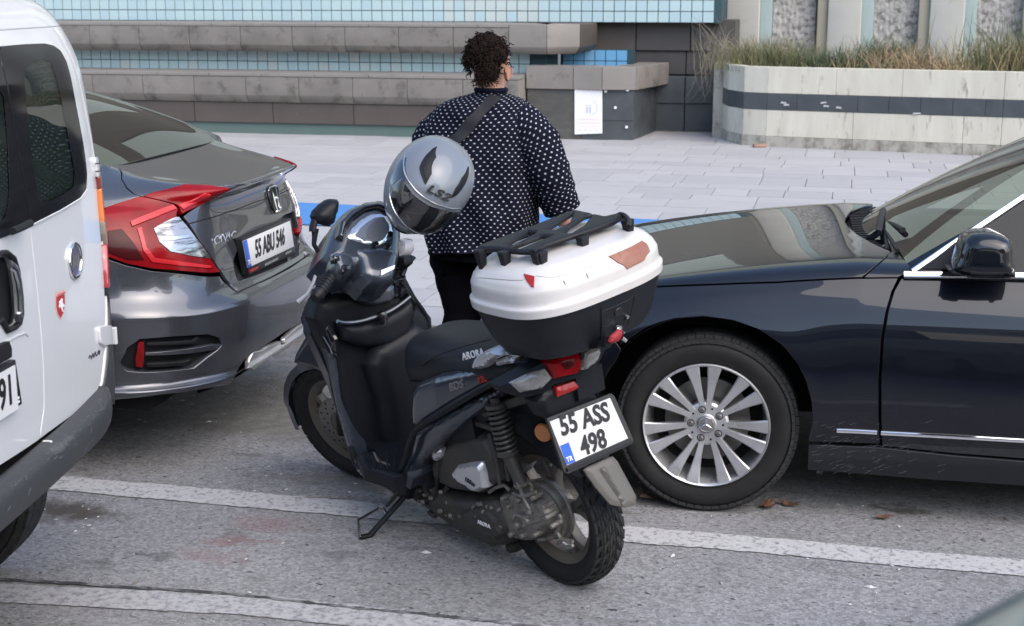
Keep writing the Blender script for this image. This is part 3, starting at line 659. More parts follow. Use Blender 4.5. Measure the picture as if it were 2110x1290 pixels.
# a brick fragment and fallen leaves
p = ozp(1565, 303, .12); b = box('brick_fragment', -.07, .07, -.045, .045, 0, .035, mat('brick_red', (.30, .17, .13), .85, var=(.38, .26, .21), vs=20), bevel=.008); b.location = (p[0], p[1], .119); b.rotation_euler = (0, 0, .3)
tag(b, 'small broken piece of red brick on the pavement by the planter', 'brick')
ML = [leafmat('dead_leaf_%s' % 'ab'[k], c, v) for k, (c, v) in enumerate((((.17, .085, .055), (.12, .06, .04)), ((.30, .23, .17), (.20, .14, .09))))]
def leaf(px, py, s, a, m, label, z0=0.0):
    bm = bmesh.new(); n = 14; ring = []
    for k in range(n):
        t = 2 * PI * k / n; r = s * (1 + .28 * math.cos(5 * t)) * (.75 if k % 2 else 1); ring.append(bm.verts.new((r * 1.25 * math.cos(t), r * .8 * math.sin(t), .006 + .35 * s * (math.cos(t) ** 2) + rs.uniform(0, .004))))
    c = bm.verts.new((0, 0, .004))
    for k in range(n): bm.faces.new([c, ring[k], ring[(k + 1) % n]])
    tube(bm, [(0, 0, .004), (s * 1.2, .1 * s, .01), (s * 2.0, .3 * s, .012)], .0012, 5)
    o = obj('fallen_leaf', bm, m); q = ozp(px, py, z0); o.location = (q[0], q[1], z0 + .001); o.rotation_euler = (0, 0, a); return tag(o, label, 'leaf', 'fallen leaves on the asphalt')
for px, py, s, a, k, lb in ((1345, 1030, .042, .4, 1, 'curled pale brown leaf at the foot of the black car tyre'), (1325, 1022, .03, 2.2, 1, 'small pale leaf left of the curled one by the tyre'), (1580, 1046, .035, 1.2, 0, 'reddish leaf just right of the black car tyre'), (1628, 1043, .03, 2.9, 0, 'flat red brown leaf, right one of the pair beside the tyre'), (1818, 1070, .024, .3, 0, 'small rusty leaf below the black car sill')):
    leaf(px, py, s, a, ML[k], lb)
# grit and litter on the road
V, F = [], []
for _ in range(1500):
    x, y = rs.uniform(-3.6, 1.4), rs.uniform(3.3, 6.95) if rs.rand() < .7 else rs.uniform(5.6, 6.95); s = rs.uniform(.0015, .006) if rs.rand() < .95 else rs.uniform(.006, .012); k = len(V); a = rs.uniform(0, PI)
    for t in range(4): V.append((x + s * math.cos(a + t * PI / 2) * (1.8 if t % 2 else .8), y + s * math.sin(a + t * PI / 2) * (1.8 if t % 2 else .8), .0015))
    V.append((x, y, .0015 + s * .7)); F += [(k + t, k + (t + 1) % 4, k + 4) for t in range(4)]
me = bpy.data.meshes.new('grit'); me.from_pydata(V, [], F); link('grit', me, mat('grit', (.16, .15, .14), .9, dirt=(.5, .5, .5), ds=1.5, dlo=.5, dhi=.52), kind='stuff')
tw = tubo('twig', [(0, 0, .004), (.06, .012, .008), (.13, .02, .006), (.18, .05, .004)], .002, MTW, seg=5); q = ozp(625, 1028, 0); tw.location = (q[0], q[1], 0); tag(tw, 'thin dry twig lying on the white line left of the scooter stand', 'twig')

# ------------------------------------------------------------------ the other side of the street (seen only in reflections)
M_BEIGE = mat('beige_render', (.42, .37, .31), .8, var=(.34, .30, .26), vs=.5); M_DKW = mat('dark_window', (.03, .035, .04), .1)
def block(x0, x1, y, h, m, label):
    h *= .72
    t = thing('apartment_building', label, 'building'); box('wall', x0, x1, y - 10, y, 0, h, m, t)
    bm = bmesh.new(); wb = bmesh.new(); z = 1.0
    while z < h - 1.8:
        x = x0 + .8
        while x < x1 - 2: bx(bm, x, x + 1.3, y + .002, y + .03, z, z + 1.5); x += 2.6
        bx(wb, x0 - .1, x1 + .1, y + .0, y + .9, z - .45, z - .25); z += 3
    for f in (): pass
    obj('window', bm, M_DKW, t, kind='stuff'); obj('balcony', wb, m, t, kind='stuff')
block(-30, -13, -17, 11, M_BEIGE, 'beige apartment block across the street, left one'); block(-9, 7, -18, 9, mat('grey_render', (.36, .35, .34), .8), 'grey apartment block across the street, middle one'); block(10, 32, -17, 13, M_BEIGE, 'beige apartment block across the street, right one')
def tree(x, y, h, r, label):
    t = thing('street_tree', label, 'tree', Fr((x, y, 0))); bm = bmesh.new(); tube(bm, [(0, 0, 0), (.05, .02, h * .3), (-.05, .1, h * .6)], [.18, .14, .08], 8)
    for k in range(6): a = k * 1.05; tube(bm, [(0, 0, h * .4), (r * .4 * math.cos(a), r * .4 * math.sin(a), h * .62)], [.08, .03], 6)
    obj('trunk', bm, MTW, t); V, F = [], []
    cs = [(rs.randn() * r * .42, rs.randn() * r * .42, h * .68 + rs.randn() * h * .12, rs.uniform(.3, .5) * r) for _ in range(16)]
    for _ in range(4500):
        c = cs[rs.randint(16)]; d = rs.randn(3); d = d / np.linalg.norm(d) * c[3] * rs.uniform(.6, 1.05); p = np.array(c[:3]) + d; a = rs.randn(3) * .09; b = rs.randn(3) * .09; k = len(V); V += [tuple(p - a), tuple(p + b), tuple(p + a), tuple(p - b)]; F.append((k, k + 1, k + 2, k + 3))
    me = bpy.data.meshes.new('crown'); me.from_pydata(V, [], F); link('crown', me, leafmat('tree_leaf', (.05, .08, .03), (.08, .12, .04)), t)
tree(-8.5, -9, 7.5, 2.6, 'broad street tree across the road, left one'); tree(-3.4, -10.5, 7, 2.3, 'street tree across the road, middle one'); tree(10, -9.5, 8, 2.8, 'street tree across the road, right one')
# ================================================================== shared vehicle materials and wheels
M_RUB = mat('tyre_rubber', (.010, .010, .011), .65, spec=.3, var=(.026, .026, .026), vs=9, vamt=.8, bump=.15, bs=90)
M_TREAD = mat('tyre_tread', (.020, .021, .023), .8, spec=.3, var=(.05, .05, .05), vs=14, bump=.3, bs=90)
M_ALLOY = mat('alloy_silver', (.62, .63, .65), .34, metal=.7, var=(.30, .29, .28), vs=9, vamt=.6, rvar=.1)
M_ALLOYD = mat('alloy_dark', (.30, .30, .31), .45, metal=.7, var=(.14, .13, .12), vs=9)  # darker alloy tone for hub cap, plain rims, badge bars and lettering
M_DISC = mat('brake_steel', (.25, .24, .23), .4, metal=.9, var=(.14, .12, .10), vs=14)
M_PLAST = mat('black_plastic', (.010, .011, .014), .45, spec=.25, var=(.03, .03, .032), vs=8, bump=.05, bs=200)
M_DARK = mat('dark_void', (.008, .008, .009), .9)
M_CHROME = mat('chrome', (.80, .81, .83), .08, metal=1.0)
M_CHROMED = mat('chrome_worn', (.62, .62, .64), .22, metal=1.0)
M_BLK = mat('black_print', (.012, .012, .014), .5)
M_PLATE = mat('plate_white', (.62, .62, .63), .35, dirt=(.42, .41, .39), ds=12, dlo=.60, dhi=.8)
M_BAND = mat('plate_blue', (.02, .10, .48), .35)
M_WPR = mat('white_print', (.75, .75, .75), .5)
def tyre(name, c, ax, Rr, rim, w, parent, grooves=60, tread='car', seg=96):
    """tyre of radius Rr on a rim, ax = unit axis out of the car; real tread blocks around the crown"""
    h = w / 2; prof = [(rim + .002, -h * .80), (rim + .012, -h * .92), ((rim + Rr) / 2, -h), (Rr - .030, -h * .97), (Rr - .012, -h * .86), (Rr - .003, -h * .66), (Rr, -h * .4), (Rr, 0)]
    prof = prof + [(a, -b) for a, b in prof[-2::-1]]
    bm = bmesh.new(); lathe(bm, prof + [(rim - .004, h * .8), (rim - .004, -h * .8), prof[0]], c, ax, seg); bmesh.ops.recalc_face_normals(bm, faces=bm.faces)
    t = obj(name, bm, M_RUB, parent, ang=50)
    # tread lugs: one mesh of blocks
    bm = bmesh.new(); A = V3(ax).normalized(); u = A.orthogonal().normalized(); v = A.cross(u); C = V3(c)
    def P(r, a, y): return C + A * y + (u * math.cos(a) + v * math.sin(a)) * r
    n = grooves; da = 2 * PI / n
    if tread == 'car': cols = [(-h * .99, -h * .80, .013, .035), (-h * .78, -h * .36, -.001, -.0005), (-h * .30, h * .30, -.0005, -.0005), (h * .36, h * .78, -.0005, -.001), (h * .80, h * .99, .035, .013)]
    else: cols = [(-h * .99, -h * .62, .020, .009), (-h * .58, -h * .05, .004, -.001), (h * .05, h * .58, -.001, .004), (h * .62, h * .99, .009, .020)]
    for ci, (y0, y1, d0, d1) in enumerate(cols):
        for k in range(n):
            sk = (0 if tread == 'car' else (.55 if ci in (0, 2) else -.55) * 0 + .0)
            a0 = k * da + (.5 * da if ci % 2 else 0); a1 = a0 + da * (.90 if tread == 'car' else .84); s = 0 if tread == 'car' else da * .85
            s0 = s * abs(y0) / h; s1 = s * abs(y1) / h
            q = [P(Rr - max(d0, -.0) + .0035, a0 + s0, y0), P(Rr - max(d0, 0) + .0035, a1 + s0, y0), P(Rr - max(d1, 0) + .0035, a1 + s1, y1), P(Rr - max(d1, 0) + .0035, a0 + s1, y1)]
            i_ = [C + A * y0 + (q[0] - C - A * y0) * .965, C + A * y0 + (q[1] - C - A * y0) * .965, C + A * y1 + (q[2] - C - A * y1) * .965, C + A * y1 + (q[3] - C - A * y1) * .965]
            a = [bm.verts.new(p) for p in q]; b = [bm.verts.new(p) for p in i_]
            bm.faces.new(a)
            for e in range(4): bm.faces.new([a[e], b[e], b[(e + 1) % 4], a[(e + 1) % 4]])
    bmesh.ops.recalc_face_normals(bm, faces=bm.faces); obj('tread', bm, M_TREAD, t, ang=20); return t
def mmir(o, parent, name=None):
    me = o.data.copy(); me.transform(Matrix.Scale(-1, 4, (0, 1, 0))); me.flip_normals(); q = link(name or o.name.split('.')[0], me, None, parent); return q
def crs(K, t):
    """Catmull-Rom through K[k] (each N-vector x dims), at t in 0..len-1"""
    K = np.asarray(K, float); n = len(K); i = np.clip(np.floor(t).astype(int), 0, n - 2); f = (t - i)[:, None]; j = np.arange(len(t))
    g = lambda k: K[np.clip(k, 0, n - 1), j]
    p1, p2 = g(i), g(i + 1); p0 = np.where((i > 0)[:, None], g(i - 1), 2 * p1 - p2); p3 = np.where((i < n - 2)[:, None], g(i + 2), 2 * p2 - p1)
    return .5 * (2 * p1 + (p2 - p0) * f + (2 * p0 - 5 * p1 + 4 * p2 - p3) * f * f + (3 * p1 - p0 - 3 * p2 + p3) * f ** 3)
def arch_liner(name, c, r, y0, y1, parent, a0=-.15, a1=PI + .15):
    bm = bmesh.new(); rings = []
    for k in range(25):
        a = a0 + (a1 - a0) * k / 24; x, z = c[0] + r * math.cos(a), c[2] + r * math.sin(a)
        rings.append([bm.verts.new((x, y0, z)), bm.verts.new((x, y1, z))])
    for a, b in zip(rings, rings[1:]): bm.faces.new([a[0], a[1], b[1], b[0]])
    cap = [r_[1] for r_ in rings]; bm.faces.new(cap); obj(name, bm, M_DARK, parent)

# ================================================================== BLACK SEDAN (right)
M_BPAINT = mat('black_paint', (.004, .005, .009), .3, coat=1.0, coatr=.008, spec=.15)
M_BLOW = mat('black_paint_scuffed', (.010, .011, .014), .42, coat=.5, coatr=.12, spec=.2)
MF = yawframe(-.471, 5.75, R(182.3))
bsed = thing('black_sedan', 'glossy black sedan with silver twin spoke wheel parked behind the scooter at the right', 'car', MF)
def mer(x, t):
    x = np.asarray(x, float); t = np.asarray(t, float); u = np.clip(x + .5, 0, 9); dz = -(.07 * u + .06 * u * u)
    base = [(.840, .165, 0), (.866, .29, 0), (.882, .41, 0), (.885, .52, 0), (.880, .61, .15), (.868, .69, .45), (.847, .762, .75), (.812, .828, 1), (.755, .880, 1), (.62, .904, 1.12), (.35, .916, 1.18), (0, .920, 1.2)]
    nz = np.clip((x - .05) / .8, 0, 1); w = 1 - .02 * nz - .14 * nz ** 4
    d = np.hypot(x, (0)); K = []
    flip = t > 11; t = np.where(flip, 22 - t, t)
    for y, z, k in base + [(-.35, .916, 1.18)]:
        yy = y * w; zz = z + dz * k
        rr = np.hypot(x, zz - .31); yy = yy + .005 * np.exp(-((rr - .385) / .09) ** 2)
        K.append(np.stack([x, yy, zz], -1))
    P = crs(np.array(K), t); P[:, 1] = np.where(flip, -P[:, 1], P[:, 1]); return P
MS_ = Surf(MF, mer, -3.4, .86, 0, 22, 1.0, .115, 1, n=300)
# sign: make normals point outwards (+y on the side)
if MS_.nrm([0.], [3.])[0][1] < 0: MS_.sign = -1; MS_.Q = None
_tt = np.linspace(0, 8, 400)
def mz(x, z):
    q = mer(np.full(400, x), _tt)[:, 2]; return (x, float(np.interp(z, q, _tt)))
def mzs(pts): return [mz(*p) for p in pts]
def arcp(cx, cz, r, a0, a1, n=28): return [(cx + r * math.cos(R(a0 + (a1 - a0) * k / n)), cz + r * math.sin(R(a0 + (a1 - a0) * k / n))) for k in range(n + 1)]
seam = [(1849, 574), (1836, 600), (1824, 640), (1814, 700), (1809, 780), (1809, 860), (1812, 914)]
sv = MS_.inv(seam)
arch = arcp(0, .31, .392, -4, 165)
fu = [tuple(p) for p in MS_.inv([(1352, 593), (1480, 588), (1600, 584), (1780, 575)])] + [tuple(p) for p in sv] + [tuple(p) for p in MS_.inv([(1740, 911), (1669, 909)])]
fu2 = fu + mzs([(-.352, .29), (-.364, .36), (-.357, .43), (-.337, .50), (-.303, .565), (-.252, .622), (-.21, .650), (-.17, .673), (-.08, .70), (.02, .708), (.12, .696), (.17, .681), (.22, .66), (.30, .60)]) + mzs([(.36, .66), (.42, .74)])
o = MS_.panel('front_fender', None, M_BPAINT, bsed, h=.022, uv=fu2); mmir(o, bsed)
# far half mirrored simply
bump = mzs([(.445, .735), (.375, .65), (.30, .60 - .02)]) + mzs([(q[0], q[1]) for q in arcp(0, .31, .392, 36, -8)]) + mzs([(.55, .20), (.85, .22), (.855, .40), (.85, .6), (.80, .66)])
o = MS_.panel('front_bumper', None, M_BPAINT, bsed, h=.03, uv=bump); mmir(o, bsed)
# hood in two mirrored halves of one skin: traced near rear edge
hr = MS_.inv([(1352, 588), (1480, 583), (1600, 579), (1776, 570), (1806, 545), (1834, 518), (1800, 503), (1765, 483), (1745, 465), (1739, 452)])
hood = [(.80, 7.05)] + [(.6, 7.0)] + [tuple(p) for p in hr[:-1]] + [(hr[-1][0], 10.97)]
hood = hood + [(a, 22 - b) for a, b in hood[::-1]] + [(.835, 12.5), (.84, 11), (.835, 9.5)]
MS_.panel('hood', None, M_BPAINT, bsed, h=.03, uv=hood)
# crease lines on hood are in the shape; nose closing pieces
slab('grille', [(.87, -.45, .58), (.87, .45, .58), (.89, .42, .36), (.89, -.42, .36)], .05, M_PLAST, bsed, n=(1, 0, 0), bevel=.01)
box('nose_panel', .68, .86, -.66, .66, .2, .64, M_BPAINT, bsed, bevel=.06, seg=3)
# cowl cut and pillar base
door = [tuple(p) for p in MS_.inv([(1858, 575), (1990, 577), (2108, 579)])] + [mz(-1.3, .866), mz(-1.64, .868), mz(-1.66, .30)] + [tuple(p) for p in MS_.inv([(2108, 944), (1960, 933), (1819, 918), (1817, 860), (1817, 780), (1822, 700), (1832, 640), (1844, 600)])]
MS_.panel('front_door', None, M_BPAINT, bsed, h=.03, uv=door)
MS_.panel('rear_door', None, M_BPAINT, bsed, h=.05, uv=mzs([(-1.665, .868), (-2.5, .872), (-2.45, .7), (-2.28, .3), (-1.68, .30)]))
MS_.panel('rear_fender', None, M_BPAINT, bsed, h=.05, uv=mzs([(-2.51, .872), (-3.4, .85), (-3.4, .25), (-3.15, .25)] + [(-2.76 + .39 * math.cos(R(a)), .31 + .39 * math.sin(R(a))) for a in range(0, 181, 12)]))
MS_.panel('side_skirt', [(1667, 918), (1812, 926), (1960, 940), (2108, 953)] , M_BLOW, bsed, uv=[tuple(p) for p in MS_.inv([(1667, 916), (1812, 922), (1960, 938), (2108, 950)])] + mzs([(-1.6, .27), (-2.32, .27), (-2.32, .19), (-1.6, .19)]) + [tuple(p) for p in MS_.inv([(2108, 998), (1900, 984), (1665, 965)])], h=.04, lift=.008)
for pts in (((1724, 887), (1760, 888.5), (1807, 891)), ((1815, 892), (1960, 899.5), (2108, 908))):
    q = MS_.inv(pts); 
    if pts[0][0] > 1800: q = np.vstack([q, mz(-1.63, .331)])
    MS_.strip('chrome_strip', None, .0075, M_CHROME, bsed, lift=.003, uv=q, flat=.7)
# scuffed lower part of the fender as grime on its own paint: fine scratches
bm = bmesh.new()
for _ in range(210):
    px, py = rs.uniform(1672, 1990), rs.uniform(860, 975)
    if rs.rand() > math.exp(-((px - 1740) / 150) ** 2) * (.25 + .75 * (py > 900)): continue
    L = rs.uniform(5, 22); a = R(rs.uniform(-28, -8)); q = MS_.inv([(px, py), (px + L * math.cos(a), py + L * math.sin(a))])
    X = MS_.f(q[:, 0], q[:, 1]) + MS_.nrm(q[:, 0], q[:, 1]) * (.0012 if py < 915 else .0092)
    tube(bm, list(X), [.0009, .0003], 3)
obj('scratches', bm, mat('scratch_grey', (.07, .072, .08), .7), bsed, kind='stuff')
# inner dark volumes
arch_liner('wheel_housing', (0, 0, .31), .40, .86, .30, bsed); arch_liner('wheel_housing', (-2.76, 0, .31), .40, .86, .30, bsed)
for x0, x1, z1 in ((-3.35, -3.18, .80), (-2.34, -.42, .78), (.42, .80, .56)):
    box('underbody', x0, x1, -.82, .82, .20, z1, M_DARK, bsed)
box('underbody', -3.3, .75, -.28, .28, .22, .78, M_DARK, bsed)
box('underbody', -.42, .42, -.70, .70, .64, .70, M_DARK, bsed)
# cowl (wiper tray), wipers
cow = [(-.46, .0), (-.50, .35), (-.585, .64), (-.66, .70), (-.72, .62), (-.66, .30), (-.62, 0), (-.66, -.30), (-.72, -.62), (-.66, -.70), (-.585, -.64), (-.50, -.35)]
slab('wiper_tray', [(x, y, .885 - .03 * abs(y)) for x, y in cow], .05, M_PLAST, bsed, n=(0, 0, 1), bevel=.004)
bm = bmesh.new()
for y in np.linspace(-.55, .55, 26): bx(bm, -.60, -.50, y, y + .012, .88, .90)
obj('tray_grille', bm, M_PLAST, bsed)
bm = bmesh.new(); tube(bm, [(-.56, -.05, .90), (-.60, -.02, .925), (-.64, .25, .945), (-.66, .42, .955)], .011, 8); tube(bm, [(-.585, -.35, .91), (-.60, .1, .93), (-.63, .62, .915)], .007, 6); obj('wiper', bm, M_PLAST, bsed)
bm = bmesh.new(); tube(bm, [(-.55, .30, .90), (-.58, .34, .93), (-.60, .10, .945), (-.62, -.10, .95)], .013, 8); tube(bm, [(-.60, .55, .905), (-.615, .0, .935), (-.66, -.5, .925)], .007, 6); obj('wiper', bm, M_PLAST, bsed)
# windscreen
def wsf(s, h):
    s = np.asarray(s, float); h = np.asarray(h, float); yw = .72 - .235 * h; bow = .11 * (1 - s ** 2)
    return np.stack([-.63 + bow - h * (1 - .02 * h), s * yw, .887 + .62 * h - .13 * h * h - .02 * (s ** 2) + .035 * (1 - s ** 2) * (h > -1) * np.clip(h, 0, 1)], -1)
WSS = Surf(MF, wsf, -1, 1, 0, .72, .7, 1.15, 1)
if WSS.nrm([0.], [.3])[0][2] < 0: WSS.sign = -1
M_WS = glass('windscreen_glass', (.50, .60, .50), .55, ior=2.6)
WSS.panel('windscreen', None, M_WS, bsed, h=.06, uv=[(-1, 0), (1, 0), (1, .72), (-1, .72)], skirt=.004)
def edge(s, h0, h1, n=10): hh = np.linspace(h0, h1, n); return wsf(np.full(n, s), hh)
# A pillars: painted skin between glass edge and window frame
for sg in (1, -1):
    e = edge(sg, -.02, .72); rings = []
    for k, p in enumerate(e):
        h = -.02 + .74 * k / 9; o_ = np.array([-.085 + .0 * h, sg * (.062 - .03 * h), -.035 + .012 * h]); m_ = p + o_ * .5 + np.array([0, sg * .012, .014])
        rings.append([p + (0, 0, .004), m_, p + o_, p + o_ + (0, -sg * .04, -.03), p + (0, -sg * .04, -.03)])
    lofto('pillar', rings, M_BPAINT, bsed, ang=60)
# pillar base / upper fender corner
if True:
    q = MS_.inv([(1782, 571), (1812, 545), (1838, 519), (1850, 522), (1873, 548), (1870, 560), (1850, 570)])
    MS_.panel('fender_corner', None, M_BPAINT, bsed, uv=q, h=.02)
# side glass and chrome frame
def sgf(x, z): x = np.asarray(x, float); z = np.asarray(z, float); d = z - .865; return np.stack([x, .792 - .40 * d - .25 * d * d, z], -1)
SG = Surf(MF, sgf, -3.0, -.4, .84, 1.40, 1, 1.1, 1)
if SG.nrm([-1.], [1.])[0][1] < 0: SG.sign = -1
M_SG = glass('side_glass', (.35, .45, .55), .08, ior=1.42)
wl = SG.inv([(1880, 560), (1950, 512), (2030, 459), (2108, 407)]); wl2 = [tuple(p) for p in wl] + [(-1.25, 1.20), (-1.45, 1.28), (-1.75, 1.335), (-2.2, 1.34), (-2.6, 1.25), (-2.85, 1.10), (-2.98, .88)]
SG.panel('side_window', None, M_SG, bsed, h=.06, uv=wl2, skirt=.004)
SG.strip('chrome_frame', None, .010, M_CHROME, bsed, lift=.008, uv=np.array([p for p in wl2]), flat=.5)
SG.strip('chrome_frame', None, .013, M_CHROME, bsed, lift=.006, uv=np.array([tuple(SG.inv([(1862, 567)])[0]), tuple(SG.inv([(1990, 567)])[0]), tuple(SG.inv([(2108, 569)])[0]), (-1.6, .868), (-2.98, .875)]), flat=.6)
q = SG.inv([(1893, 555), (1950, 520), (2028, 467), (2036, 455), (2015, 480), (1999, 500), (1985, 522), (1972, 556)])
SG.panel('mirror_triangle', None, M_PLAST, bsed, h=.03, lift=.008, uv=SG.inv([(1897, 554), (1950, 520), (2016, 476), (1995, 520), (1985, 556)]))
# mirror
t3 = lambda a, b: np.array([a, .93, b])
mo = [tuple(MF.on(x, y, 1, .93)[[0, 2]]) for x, y in ((1962, 560), (1972, 528), (1982, 497), (2000, 483), (2030, 479), (2062, 484), (2085, 497), (2089, 530), (2091, 566), (2060, 571), (2010, 571))]
puff('mirror_housing', mo, t3, (0, 1, 0), .055, .05, M_BPAINT, bsed, back=.10, res=.012, sm=2)
mb = [tuple(MF.on(x, y, 1, .94)[[0, 2]]) for x, y in ((1954, 557), (1975, 556), (2010, 566), (2060, 566), (2092, 562), (2092, 572), (2060, 574), (2000, 572), (1968, 568))]
puff('mirror_foot', mb, lambda a, b: np.array([a, .94, b]), (0, 1, 0), .05, .02, M_PLAST, bsed, back=.13, res=.01)
# roof, rear and cabin
rr = []
for x, hw, z in ((-1.33, .55, 1.285), (-1.6, .56, 1.365), (-2.0, .57, 1.40), (-2.4, .56, 1.385), (-2.8, .54, 1.27), (-3.1, .62, 1.06), (-3.45, .70, .93), (-3.62, .74, .86)):
    rr.append([(x, -hw, z - .055), (x, -hw * .85, z - .012), (x, 0, z + .01), (x, hw * .85, z - .012), (x, hw, z - .055)])
bm = bmesh.new(); loft(bm, rr, closed=False, caps=False); obj('roof', bm, M_BPAINT, bsed, ang=80)
box('rear_bumper', -3.68, -3.38, -.80, .80, .25, .86, M_BPAINT, bsed, bevel=.08, seg=3)
box('dashboard', -1.25, -.72, -.66, .66, .55, .865, M_PLAST, bsed, bevel=.05, seg=3)
M_SEAT = mat('beige_seat', (.16, .15, .13), .8)
for y in (.36, -.36): box('seat', -2.05, -1.85, y - .25, y + .25, .4, 1.12, M_SEAT, bsed, bevel=.06, seg=3)
lat('steering_wheel', [(.17, 0), (.185, .012), (.20, 0), (.185, -.012), (.17, 0)], (-1.30, .36, .84), (-.9, 0, .42), M_PLAST, bsed, 32)
# far side door skin
for z0, z1 in ((.28, .86),): box('far_door', -2.4, -.45, -.86, -.82, z0, z1, M_BPAINT, bsed, bevel=.02)
# wheels
def twin_spoke_wheel(cx, parent, y=.865, sgn=1, rot=0.0):
    c = (cx, 0, .317); Y = sgn
    wh = thing('wheel', None, None, None) if False else None
    t = tyre('tyre', (cx, sgn * (y - .105), .317), (0, sgn, 0), .315, .215, .205, parent, grooves=64)
    w = lat('rim', [(.217, -.01), (.222, -.012), (.222, -.004), (.219, -.001), (.214, -.003), (.209, -.016), (.203, -.05), (.19, -.16), (.205, -.20)], (cx, sgn * y, .317), (0, sgn, 0), M_ALLOY, parent, 96, ang=50)
    lat('brake_disc', [(0, -.09), (.07, -.088), (.075, -.10), (.15, -.10), (.15, -.115), (0, -.115)], (cx, sgn * y, .317), (0, sgn, 0), M_DISC, parent, 48)
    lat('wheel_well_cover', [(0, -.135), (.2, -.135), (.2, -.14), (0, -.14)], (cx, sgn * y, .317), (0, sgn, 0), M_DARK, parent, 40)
    def P(r, a, d): return (cx + r * math.cos(a), sgn * (y + d), .317 + r * math.sin(a))
    for k in range(7):
        for s in (-1, 1):
            a = 2 * PI * k / 7 + rot + s * R(10.5); rings = []
            for r, hw, d, th in ((.058, .0115, -.030, .03), (.085, .0105, -.026, .03), (.13, .0135, -.018, .026), (.175, .0190, -.010, .02), (.200, .0235, -.005, .018), (.2155, .0255, -.003, .014)):
                aa = a + s * R(1.5) * (1 - r / .209) * -1; ca, sa = math.cos(aa), math.sin(aa)
                def Q(w_, dd): return (cx + r * ca - w_ * sa, sgn * (y + dd), .317 + r * sa + w_ * ca)
                rings.append([Q(-hw, d - .004), Q(-hw * .8, d), Q(hw * .8, d), Q(hw, d - .004), Q(hw * .9, d - th), Q(-hw * .9, d - th)])
            lofto('spoke', rings, M_ALLOY, w, ang=30)
    hb = lat('hub', [(0, -.026), (.032, -.026), (.036, -.030), (.070, -.030), (.078, -.036), (.078, -.07), (0, -.07)], (cx, sgn * y, .317), (0, sgn, 0), M_ALLOY, w, 48)
    for k in range(5):
        p = P(.054, 2 * PI * k / 5 + rot * .0 + .02, -.030)
        lat('bolt_hole', [(.0135, .0015), (.0115, .002), (.0105, .0)], p, (0, sgn, 0), M_DARK, w, 20); lat('lug_bolt', [(0, .009), (.006, .009), (.008, .007), (.0085, 0)], p, (0, sgn, 0), M_DISC, w, 6)
        p = P(.058, 2 * PI * (k + .5) / 5 + .02, -.0295); lat('bolt_hole', [(0, .001), (.004, .001)], p, (0, sgn, 0), M_DARK, w, 10)
    lat('hub_cap', [(0, .003), (.026, .003), (.031, 0), (.0325, -.006)], P(0, 0, -.024), (0, sgn, 0), M_ALLOYD, w, 32)
    bm = bmesh.new()
    for k in range(3):
        a = PI / 2 + 2 * PI * k / 3; c0 = Vector(P(0, 0, -.020)); tip = Vector(P(.024, a, -.0205))
        l_ = Vector(P(.0042, a + PI / 3, -.0205)); r_ = Vector(P(.0042, a - PI / 3, -.0205)); c1 = Vector(P(0, 0, -.0165))
        A, B, Cc, D = [bm.verts.new(q) for q in (tip, l_, c1, r_)]; bm.faces.new([A, B, Cc]); bm.faces.new([A, Cc, D])
    obj('star_emblem', bm, M_CHROME, w, ang=5); lat('emblem_ring', [(.0235, .0), (.0245, .002), (.0262, .002), (.0270, 0)], P(0, 0, -.021), (0, sgn, 0), M_CHROME, w, 32)
twin_spoke_wheel(0, bsed, y=.868, rot=R(90 + 360 / 14 * 0 - 4))
tyre('tyre', (-2.76, .755, .317), (0, 1, 0), .315, .215, .205, bsed); lat('rim', [(0, .02), (.08, .0), (.2, .03), (.215, .04)], (-2.76, .80, .317), (0, 1, 0), M_ALLOY, bsed)
tyre('tyre', (0, -.755, .317), (0, 1, 0), .315, .215, .205, bsed); tyre('tyre', (-2.76, -.755, .317), (0, 1, 0), .315, .215, .205, bsed)
# ================================================================== GREY SEDAN (left)
M_GPAINT = mat('grey_metallic_paint', (.082, .087, .102), .27, metal=.6, coat=1.0, coatr=.015, dirt=(.10, .10, .11), ds=2.0, dlo=.6, dhi=1.0)
M_REDL = mat('red_lens', (.28, .004, .008), .25, coat=.22, coatr=.02, spec=.2, var=(.08, .002, .003), vs=9, vamt=.8)
M_REDB = mat('red_light_guide', (.52, .02, .028), .25, coat=.4, spec=.3, var=(.36, .008, .012), vs=25)
M_REDD = mat('red_lens_dark', (.045, .003, .005), .3, coat=.12, spec=.15)
M_CLEAR = mat('clear_lens', (.42, .42, .43), .15, metal=.7, coat=.8, dirt=(.06, .06, .065), ds=13, dlo=.48, dhi=.60, stretch=(.5, .5, 5))
M_CLEARS = mat('signal_lens', (.30, .30, .30), .25, metal=.45, coat=.8, dirt=(.14, .13, .12), ds=40, dlo=.45, dhi=.7, stretch=(1, .3, 1))
GF = yawframe(-2.338, 5.60, R(181.7))
gsed = thing('grey_sedan', 'grey metallic sedan with large red tail lamp parked between the white van and the scooter', 'car', GF)
def row(pts): return pts
